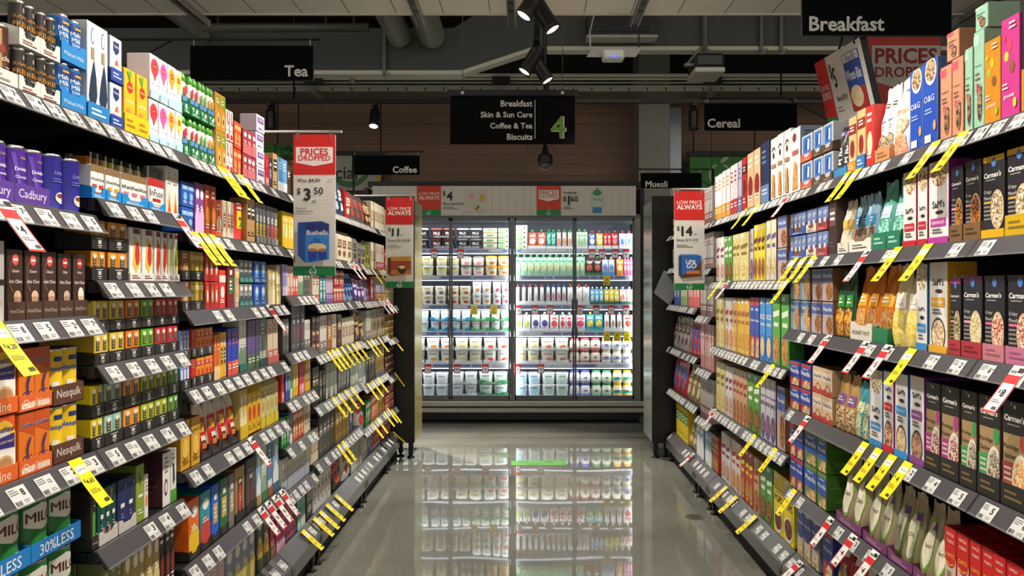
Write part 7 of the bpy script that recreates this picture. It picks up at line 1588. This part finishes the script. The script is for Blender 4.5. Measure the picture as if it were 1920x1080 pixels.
# frame posts and doors
def post(px0, px1, yy0=YF - 0.02, yy1=YF + 0.05, spec='868c92', nm='frame_post'):
    mb = MB(); mb.box(X(px0, YF), X(px1, YF), yy0, yy1, zb, ztop, spec); return part(mb, nm)
post(957, 964); post(1189, 1200, spec='9b9c98'); post(726, 734)
mb = MB(); mb.box(fx0, fx1, YF - 0.02, YF + 0.05, ztop - 0.005, hz0, '7f858c'); part(mb, 'frame_top')
mb = MB(); mb.box(fx0, fx1, YF - 0.02, YF + 0.05, zb - 0.03, zb, '8b8e90'); part(mb, 'frame_bottom')
for k, (p0, p1, hs) in enumerate(((735, 845, 1), (846, 956.5, -1), (964.5, 1076.5, 1), (1077.5, 1188.5, -1))):
    x0, x1 = X(p0, YF), X(p1, YF)
    f = 0.016
    mb = MB(); z0, z1 = zb + 0.002, ztop - 0.007
    mb.box(x0, x0 + f, YF - 0.03, YF + 0.0, z0, z1, '70787e'); mb.box(x1 - f, x1, YF - 0.03, YF + 0.0, z0, z1, '70787e'); mb.box(x0, x1, YF - 0.03, YF + 0.0, z0, z0 + 0.035, '70787e'); mb.box(x0, x1, YF - 0.03, YF + 0.0, z1 - 0.03, z1, '70787e')
    d = part(mb, 'door')
    mb = MB(); mb.add([(x0 + f, YF - 0.015, z0 + 0.035), (x1 - f, YF - 0.015, z0 + 0.035), (x1 - f, YF - 0.015, z1 - 0.03), (x0 + f, YF - 0.015, z1 - 0.03)], [(0, 1, 2, 3)], 'glass'); mb.obj('glass_pane', d)
    mb = MB(); xh = (x1 - 0.02) if hs > 0 else (x0 + 0.02)
    mb.tube([(xh, YF - 0.03, 0.85), (xh, YF - 0.06, 0.87), (xh, YF - 0.06, 1.2), (xh, YF - 0.03, 1.22)], 0.008, '8a9096:m'); mb.obj('handle', d)
# interior light strips
for px in (730, 960.5, 1194):
    xx = X(px, YF)
    mb = MB(); mb.box(xx - 0.008, xx + 0.008, YF + 0.055, YF + 0.07, zb + 0.03, ztop - 0.03, 'emit:f6fbff:2.5'); o = part(mb, 'light_strip'); o['label'] = 'glowing white light strip'
    ld = bpy.data.lights.new('fridge_strip', 'AREA'); ld.shape = 'RECTANGLE'; ld.size = 0.03; ld.size_y = ztop - zb - 0.1; ld.energy = 3.5; ld.color = (0.94, 0.98, 1.0)
    lo_ = bpy.data.objects.new('fridge_strip', ld); COL.objects.link(lo_); lo_.location = (xx, YF + 0.074, (zb + ztop) / 2); lo_.rotation_euler = (math.pi / 2, 0, 0.0)
# shelves
FS = [466, 516, 571, 621, 681]
decks = [Z(p, YG - 0.03) for p in FS] + [zb + 0.004]
bx0, bx1 = fx0 + 0.01, X(1189, YG)
for k, z in enumerate(decks[:5]):
    mb = MB(); mb.box(bx0, bx1, YG - 0.02, YF + 0.70, z - 0.022, z - 0.001, 'd2d6da')
    s_ = part(mb, 'shelf_board')
    mb = MB(); mb.box(bx0, bx1, YG - 0.045, YG - 0.021, z - 0.048, z - 0.004, 'c3c8dc'); rr = random.Random(k)
    xx = bx0 + 0.02
    while xx < bx1 - 0.2:
        wd = rr.uniform(0.06, 0.24); mb.box(xx, min(xx + wd, bx1), YG - 0.0465, YG - 0.045, z - 0.038, z - 0.01, '8486b4' if rr.random() < 0.6 else 'e4e4e6'); xx += wd + 0.02
    mb.obj('price_rail', s_)
    mb = MB(); mb.box(bx0, bx1, YG - 0.03, YG - 0.024, z - 0.056, z - 0.05, 'emit:f6fbff:2'); o = mb.obj('light_strip', s_)
    ld = bpy.data.lights.new('shelf_strip', 'AREA'); ld.shape = 'RECTANGLE'; ld.size = bx1 - bx0 - 0.05; ld.size_y = 0.03; ld.energy = 3.4; ld.color = (0.95, 0.98, 1.0)
    lo_ = bpy.data.objects.new('shelf_strip', ld); COL.objects.link(lo_); lo_.location = ((bx0 + bx1) / 2, YG - 0.032, z - 0.058); lo_.rotation_euler = (math.radians(38), 0, 0)
ld = bpy.data.lights.new('canopy_strip', 'AREA'); ld.shape = 'RECTANGLE'; ld.size = bx1 - bx0 - 0.05; ld.size_y = 0.04; ld.energy = 6; ld.color = (0.95, 0.98, 1.0)
lo_ = bpy.data.objects.new('canopy_strip', ld); COL.objects.link(lo_); lo_.location = ((bx0 + bx1) / 2, YF + 0.07, ztop - 0.03); lo_.rotation_euler = (math.radians(38), 0, 0)

# ------------------------------------------------------------------ chilled goods: kinds
def tubk(key, nm, body, lid, acc, acc2=None, sq=0.0, dark=False, words=None, cat='yoghurt tub', name='yoghurt_tub'):
    art = [E(0.5, 0.45, 0.36, 0.26, acc), R(0.2, 0.72, 0.8, 0.86, shade(acc, 0.7))]
    if acc2: art.append(E(0.62, 0.3, 0.24, 0.18, acc2))
    if words: art.append(T(words, 0.5, 0.55, 0.6, 'f0f0ee', 0.016, 0.3))
    K(key, 'tub', name, cat, nm, body, art, lid=lid, sq=sq)
tubk('problk', 'black yoghurt tub', '1e1d22', 'e6e4e0:g', '2c2a30', None, 0.3, words='PRO'); tubk('prored', 'black and red yoghurt tub', '231a1c', 'c0504a:g', '7a2420', 'd9502a', 0.3, words='PRO')
K('dessert', 'carton', 'dessert_box', 'dessert box', 'white and green dessert box', 'e0dfd6', [E(0.5, 0.62, 0.3, 0.22, '6aa85a'), R(0, 0, 1, 0.3, 'b8956a'), *lines(0.2, 0.8, 0.36, 0.46, 1, '5a7a4a')])
K('dessert2', 'carton', 'dessert_box', 'dessert box', 'cream and green dessert box', 'dfddd2', [E(0.35, 0.6, 0.28, 0.28, '8ab46a'), E(0.75, 0.4, 0.12, 0.16, '3a3a34'), R(0, 0, 0.6, 0.24, '6a9a5a')])
tubk('creamyel', 'cream and yellow pudding tub', 'e6dcae', 'e9e9e4:g', 'd9cf7a', 'b9c4c8', cat='pudding tub', name='pudding_tub'); tubk('creampink', 'cream and pink pudding tub', 'e9e2d0', '55504c:g', 'e0d4c8', 'd98a90', cat='pudding tub', name='pudding_tub'); tubk('custard', 'cream pudding tub with orange lid', 'e9dcb8', 'ef9a1c:g', 'e0c89a', 'b0642a', cat='pudding tub', name='pudding_tub')
tubk('creamred', 'cream and red pudding tub', 'e8dcbc', 'ddd8cc:g', 'd9cdb0', 'b0402a', cat='pudding tub', name='pudding_tub'); tubk('creampur', 'cream and violet pudding tub', 'e8dcbc', 'ddd8cc:g', 'd9cdb0', '6a5a8a', cat='pudding tub', name='pudding_tub')
tubk('tallwhite', 'tall white yoghurt tub', 'ecebe8', 'f0f0ee:g', 'dfdcd6', 'c9864a'); tubk('tallred', 'tall white and red yoghurt tub', 'ecebe8', 'f0f0ee:g', 'dfdcd6', 'b8404a')
tubk('cupwhite', 'small white yoghurt cup', 'e6ebe8', 'f0f2f0:g', 'c4d4cc', None); tubk('bigor', 'big white tub with orange fruit', 'efece4', 'f2f0ea:g', 'ece6da', 'e8963a', 0.25); tubk('bigcream', 'big cream vanilla yoghurt tub', 'ede6cc', 'f2f0ea:g', 'e6dcb8', 'd9c88a', 0.25); tubk('bigred', 'big white tub with red fruit', 'efece4', 'f2f0ea:g', 'ece6da', 'e8503a', 0.25); tubk('bigpeach', 'big white and peach yoghurt tub', 'efe8de', 'f2f0ea:g', 'ecdccc', 'd97a5a', 0.25)
tubk('greek', 'pale grey yoghurt tub', 'd9dbda', 'e9ebea:g', 'c4c9cc', None, 0.25); tubk('greekgrn', 'white and green yoghurt tub', 'dfe6e0', 'e9ebea:g', 'b4d0c0', None, 0.25); tubk('greekblu', 'pale blue yoghurt tub', 'd6e6ec', 'e9f0f2:g', 'a9cfe0', None, 0.25)
def jark(key, nm, body, lid, acc, acc2=None):
    K(key, 'jar', 'yoghurt_jar', 'yoghurt jar', nm + ' yoghurt jar', body, [R(0.0, 0.28, 1, 0.55, acc), E(0.5, 0.5, 0.14, 0.08, '8a2a3a'), *( [R(0, 0.1, 1, 0.2, acc2)] if acc2 else [])], lid=lid)
jark('jred', 'red lidded', 'e9dfcf', 'd2424a:g', 'e6dccc', 'd0484a'); jark('jblu', 'blue banded', 'efe8d6', 'e9e4d8:g', '9aa8d8'); jark('jblue', 'blue lidded', 'e6e6e6', '4a58c8:g', 'd6d8e0', '5a66b8'); jark('jgreen', 'green lidded', 'dfe4d2', '3f9a5e:g', 'b4d0b4', '8ab89a'); jark('jyel', 'yellow lidded', 'ecdfae', 'efb42a:g', '2f9a8a', 'e6b84a')
def pk(key, nm, body, acc, cap, art2='e6e6e2'):
    K(key, 'pouch', 'yoghurt_pouch', 'yoghurt pouch', nm + ' yoghurt pouch', body, [E(0.5, 0.45, 0.34, 0.2, acc), R(0.2, 0.72, 0.8, 0.84, art2), *lines(0.25, 0.75, 0.08, 0.2, 2, shade(acc, 0.8))], cap=cap, crimp=0.06)
pk('yred', 'red green capped', 'd8583e:g', 'efd9c4', '2f9a4a:g'); pk('yteal', 'teal', '2f9a88:g', '8ad0c0', '2f9a4a:g'); pk('ymix', 'orange and white', 'e6d2b8:g', 'e0805a', '3aa84a:g'); pk('ygrn', 'white and green', 'd6dccc:g', '8ac07a', '3aa84a:g', '4aa85a')
pk('yblue', 'blue', '4a6ab8:g', 'dfe4f0', 'cf2a34:g'); pk('yylw', 'yellow', 'eab83a:g', 'f0e0a0', 'cf2a34:g'); pk('yscar', 'scarlet', 'cc2a34:g', 'e08a84', 'cf2a34:g'); pk('ysky', 'white and blue', 'dfe4ee:g', '6a8ad0', 'cf2a34:g')
pk('ymint', 'mint green', '9ccfae:g', 'e0d09a', '4fb46a:g', '3f9a5e'); pk('ybrown', 'dark brown', '3a2a22:g', 'c4503a', '2f8a3a:g'); pk('ysilver', 'silver and blue', 'b4c0d2:g', '6a86c0', 'e6e6ea:g'); pk('yorng', 'orange', 'ea8a2a:g', 'f4d9a0', 'efe6d6:g'); pk('ypink', 'pink', 'dc6a9a:g', 'f4d0dc', 'efe6e6:g')
pk('ywr', 'white red capped', 'e2dedb:g', 'd0c8c4', 'd0343a:g'); pk('ywb', 'white blue capped', 'dde0e8:g', 'd86a6a', '3a50b8:g'); pk('yaqua', 'aqua', '6ab8d8:g', 'e0eef4', 'e9eef2:g'); pk('ylem', 'lemon', 'e6c83a:g', 'f2eaa0', 'eef0e6:g'); pk('yblush', 'blush', 'ead0cc:g', 'e08a84', 'efe9e6:g')
pk('ylime', 'white and lime', 'e3e6da:g', 'b4c85a', 'f0f0ec:g'); pk('ynavy', 'white and navy', 'd9d9e4:g', '3a2f7a', 'f0f0ec:g'); pk('ytom', 'white and tomato', 'e6dedb:g', 'd8402f', 'f0f0ec:g', 'd8402f'); pk('yrose', 'white and rose', 'e6dcdc:g', 'c82a48', 'f0f0ec:g', 'd04a62'); pk('ytroy', 'teal and yellow', '3aa6b0:g', 'e6cc3a', 'e9d94a:g'); pk('ynut', 'white and almond', 'e9e6e2:g', 'b58a6a', 'f0f0ec:g')

def fr(i, items):
    """goods on fridge shelf i; a, b pixel columns on the goods plane"""
    word = (WORDS[:5] + ['bottom'])[i]
    deck = decks[i] + 0.001
    lim = (decks[i - 1] - 0.062) if i else ztop - 0.06
    for it in items:
        a, b, n, kind, h = it[:5]
        o_ = it[5] if len(it) > 5 else {}
        t = o_.get('t', 1); tr = o_.get('tr')
        k = KINDS[kind]
        x0, x1 = X(a, YG), X(b, YG)
        pit = (x1 - x0) / n; w = pit * o_.get('g', 0.975)
        if tr: w = min(w, ((x1 - x0) / tr[2] * 0.985 - 0.0045) / math.ceil(n / tr[2]) * 0.985)
        d = w if k['shape'] in ('tub', 'jar') else o_.get('d', 0.05 if k['shape'] == 'pouch' else 0.09)
        gap = 0.0025 if tr else 0
        room = lim - deck
        if t * (h + 0.003 + gap) > room:
            h = room / t - 0.003 - gap
        door = ('first', 'second', 'third', 'fourth')[0 if a < 845 else 1 if a < 960 else 2 if a < 1076 else 3]
        for ti in range(t):
            zb_ = deck + ti * (h + 0.0025 + gap)
            if tr:
                for q in range(tr[2]):
                    tw = (x1 - x0) / tr[2] * 0.985
                    o = bpy.data.objects.new('display_tray', tray_mesh(tw, d + 0.014, tr[1], tr[0], tr[3] if len(tr) > 3 else '', tr[4] if len(tr) > 4 else 'd8d8d4', tr[5] if len(tr) > 5 else 0)); COL.objects.link(o)
                    o.location = (x0 + (x1 - x0) * (q + 0.5) / tr[2], YG, zb_)
                    PEND.append((door, word, COLN(tr[0]) + ' display tray', 'tray', ti if t > 1 else None, t, 0, a + (b - a) * (q + 0.5) / tr[2], o))
            for j in range(n):
                o = spawn(kind, w, h, d, (x0 + pit * (j + 0.5), YG + d / 2 + 0.0045, zb_ + gap), random.Random(a + j).uniform(-0.06, 0.06) if k['shape'] in ('tub', 'jar') else 0)
                PEND.append((door, word, k['desc'], k['cat'], ti if t > 1 else None, t, 0, a + (b - a) * (j + 0.5) / n, o))
WT = 'e4e4e0'
fr(0, [(742, 803, 3, 'problk', 0.1, dict(t=2, tr=('3a3a40', 0.03, 1, 'HIGH PROTEIN', 'e0e0e0'))), (806, 853, 2, 'prored', 0.1, dict(t=2, tr=('3a3a40', 0.03, 1, 'HIGH PROTEIN', 'e0e0e0'))), (855, 904, 2, 'problk', 0.1, dict(t=2, tr=('3a3a40', 0.03, 1, 'NO ADDED SUGAR', 'e0e0e0'))), (906, 932, 1, 'dessert', 0.05, dict(t=4)), (934, 956, 1, 'dessert2', 0.05, dict(t=4)), (966, 989, 1, 'dessert2', 0.055, dict(t=5)),
       (990, 1024, 2, 'yred', 0.165, dict(tr=(WT, 0.03, 2))), (1025, 1042, 2, 'yteal', 0.165, dict(tr=(WT, 0.025, 1))), (1043, 1074, 3, 'ymix', 0.165, dict(tr=(WT, 0.025, 2))), (1081, 1102, 2, 'ygrn', 0.17, dict(tr=(WT, 0.025, 1))), (1104, 1117, 1, 'yblue', 0.155, dict(tr=(WT, 0.03, 1))), (1118, 1131, 1, 'yylw', 0.155, dict(tr=(WT, 0.03, 1))), (1132, 1146, 2, 'yscar', 0.15, dict(tr=(WT, 0.03, 1))), (1147, 1159, 1, 'yscar', 0.155, dict(tr=(WT, 0.03, 1))), (1161, 1187, 2, 'ysky', 0.155, dict(tr=(WT, 0.03, 1)))])
fr(1, [(742, 812, 3, 'creamyel', 0.095, dict(t=2)), (816, 861, 2, 'creamyel', 0.095, dict(t=2)), (862, 908, 2, 'creampink', 0.097, dict(t=2)), (909, 956, 2, 'custard', 0.097, dict(t=2)),
       (965, 1074, 9, 'ymint', 0.185), (1078, 1097, 2, 'ymint', 0.185), (1098, 1128, 2, 'ybrown', 0.165, dict(tr=('2f7a3a', 0.025, 1))), (1129, 1153, 2, 'ysilver', 0.16, dict(tr=('5a9ad0', 0.035, 1))), (1156, 1169, 1, 'yorng', 0.165), (1170, 1187, 3, 'ypink', 0.16)])
fr(2, [(742, 812, 3, 'creampur', 0.092, dict(t=2)), (814, 836, 1, 'creampur', 0.092, dict(t=2)), (838, 883, 2, 'creamred', 0.092, dict(t=2)), (885, 921, 2, 'tallwhite', 0.118, dict(t=2)), (923, 956, 2, 'tallred', 0.118, dict(t=2)),
       (965, 1022, 5, 'ywr', 0.175, dict(tr=(WT, 0.03, 4))), (1023, 1063, 4, 'ywb', 0.175, dict(tr=(WT, 0.03, 3))), (1064, 1075, 1, 'ywr', 0.175, dict(tr=(WT, 0.03, 1))), (1079, 1106, 2, 'ywr', 0.175, dict(tr=(WT, 0.03, 2))), (1107, 1132, 3, 'yaqua', 0.15, dict(tr=('3a6a5a', 0.03, 1))), (1133, 1161, 3, 'ylem', 0.15, dict(tr=('3a6a5a', 0.03, 1))), (1162, 1187, 2, 'yblush', 0.15, dict(tr=('3a6a5a', 0.03, 1)))])
fr(3, [(742, 803, 4, 'cupwhite', 0.1, dict(t=2)), (806, 843, 2, 'cupwhite', 0.1, dict(t=2, tr=('2a86b4', 0.035, 1, 'Protein', 'e4f0f6', 0.5))), (846, 882, 2, 'cupwhite', 0.1, dict(t=2, tr=('2a86b4', 0.035, 1, 'Protein', 'e4f0f6', 0.5))), (883, 919, 2, 'cupwhite', 0.1, dict(t=2, tr=('2a9a52', 0.035, 1, 'Probiotic', 'e4f6e8', 0.5))), (920, 956, 2, 'cupwhite', 0.1, dict(t=2, tr=('2a9a52', 0.035, 1, 'Probiotic', 'e4f6e8', 0.5))),
       (965, 995, 2, 'ylime', 0.16, dict(tr=(WT, 0.025, 2))), (996, 1030, 2, 'ynavy', 0.165, dict(tr=(WT, 0.025, 2))), (1031, 1048, 1, 'ytom', 0.16, dict(tr=(WT, 0.025, 1))), (1049, 1074, 2, 'yrose', 0.16, dict(tr=(WT, 0.025, 1))), (1079, 1098, 1, 'yrose', 0.16, dict(tr=(WT, 0.025, 1))), (1099, 1131, 2, 'ytroy', 0.165, dict(tr=('4ab0b8', 0.025, 2))), (1132, 1168, 3, 'ynut', 0.16, dict(tr=(WT, 0.03, 2))), (1169, 1187, 1, 'ytom', 0.16, dict(tr=(WT, 0.03, 1)))])
fr(4, [(742, 796, 2, 'bigor', 0.122, dict(t=2, tr=(WT, 0.03, 1, '-', '9a9a94', 0.7))), (798, 850, 2, 'bigor', 0.122, dict(t=2, tr=(WT, 0.03, 1, '-', '9a9a94', 0.7))), (852, 904, 2, 'bigcream', 0.122, dict(t=2, tr=(WT, 0.03, 1, '-', '9a9a94', 0.7))), (906, 956, 2, 'bigred', 0.122, dict(t=2, tr=(WT, 0.03, 1, '-', '9a9a94', 0.7))), (965, 1012, 2, 'bigcream', 0.122, dict(t=2, tr=(WT, 0.03, 1, '-', '9a9a94', 0.7))), (1013, 1067, 2, 'bigpeach', 0.122, dict(t=2, tr=(WT, 0.03, 1, '-', '9a9a94', 0.7))),
       (1068, 1127, 3, 'jred', 0.125, dict(t=2)), (1128, 1187, 3, 'jblu', 0.125, dict(t=2))])
fr(5, [(742, 840, 4, 'greek', 0.118, dict(t=2)), (845, 895, 2, 'greek', 0.118, dict(t=2, tr=('cfd0ce', 0.035, 1, '-', '8a8a88', 0.7))), (897, 952, 2, 'greekgrn', 0.118, dict(t=2, tr=('2a7a48', 0.042, 1, '-', 'd0e6d6', 0.6))), (965, 1014, 2, 'greekblu', 0.118, dict(t=2)), (1016, 1067, 2, 'greekgrn', 0.118, dict(t=2)), (1068, 1108, 2, 'jblue', 0.13, dict(t=2)), (1109, 1148, 2, 'jgreen', 0.13, dict(t=2)), (1149, 1187, 2, 'jyel', 0.13, dict(t=2))])
finish_labels(lambda door, word: f'{word} fridge shelf, {door} door')

# price cards hanging in the fridge
def fcard(kind):
    mb = MB(); w, h = 0.068, 0.095
    mb.box(-w / 2, w / 2, -0.001, 0, -h, 0, 'd8312c' if kind == 'r' else 'f2d414')
    art = [R(0.1, 0.08, 0.9, 0.7, 'efeeec'), T('$', 0.3, 0.46, 0.12, '222222', 0.01), T('4', 0.52, 0.42, 0.24, '222222', 0.016, 0.3)] if kind == 'r' else [T('4', 0.5, 0.62, 0.22, '222222', 0.016, 0.3), *lines(0.2, 0.8, 0.15, 0.35, 2, '8a7a14')]
    decal(mb, art, lambda u, v, l: ((u - 0.5) * w, -0.001 - l, -h + v * h), w, h)
    return mb.mesh('price_card')
FC = {k: fcard(k) for k in 'ry'}
for i, kind, pxs in ((0, 'r', [814, 863, 1110, 1129, 1153, 1174]), (1, 'y', [1138]), (2, 'y', [889, 926]), (2, 'r', [972, 1003, 1031, 1087, 1118, 1146, 1174]), (3, 'y', [1138, 1157, 1176]), (4, 'r', [802, 857, 910, 970, 1014])):
    for j, px in enumerate(pxs):
        o = bpy.data.objects.new('price_card', FC[kind]); COL.objects.link(o); o.location = (X(px, YG - 0.05), YG - 0.048, decks[i] - 0.006)
        tag(o, ('red edged white' if kind == 'r' else 'yellow') + f' price card under the {WORDS[i]} fridge shelf' + (f', {ORD[j]} from left' if len(pxs) > 1 else ''), 'price card', f'price cards under the {WORDS[i]} fridge shelf')
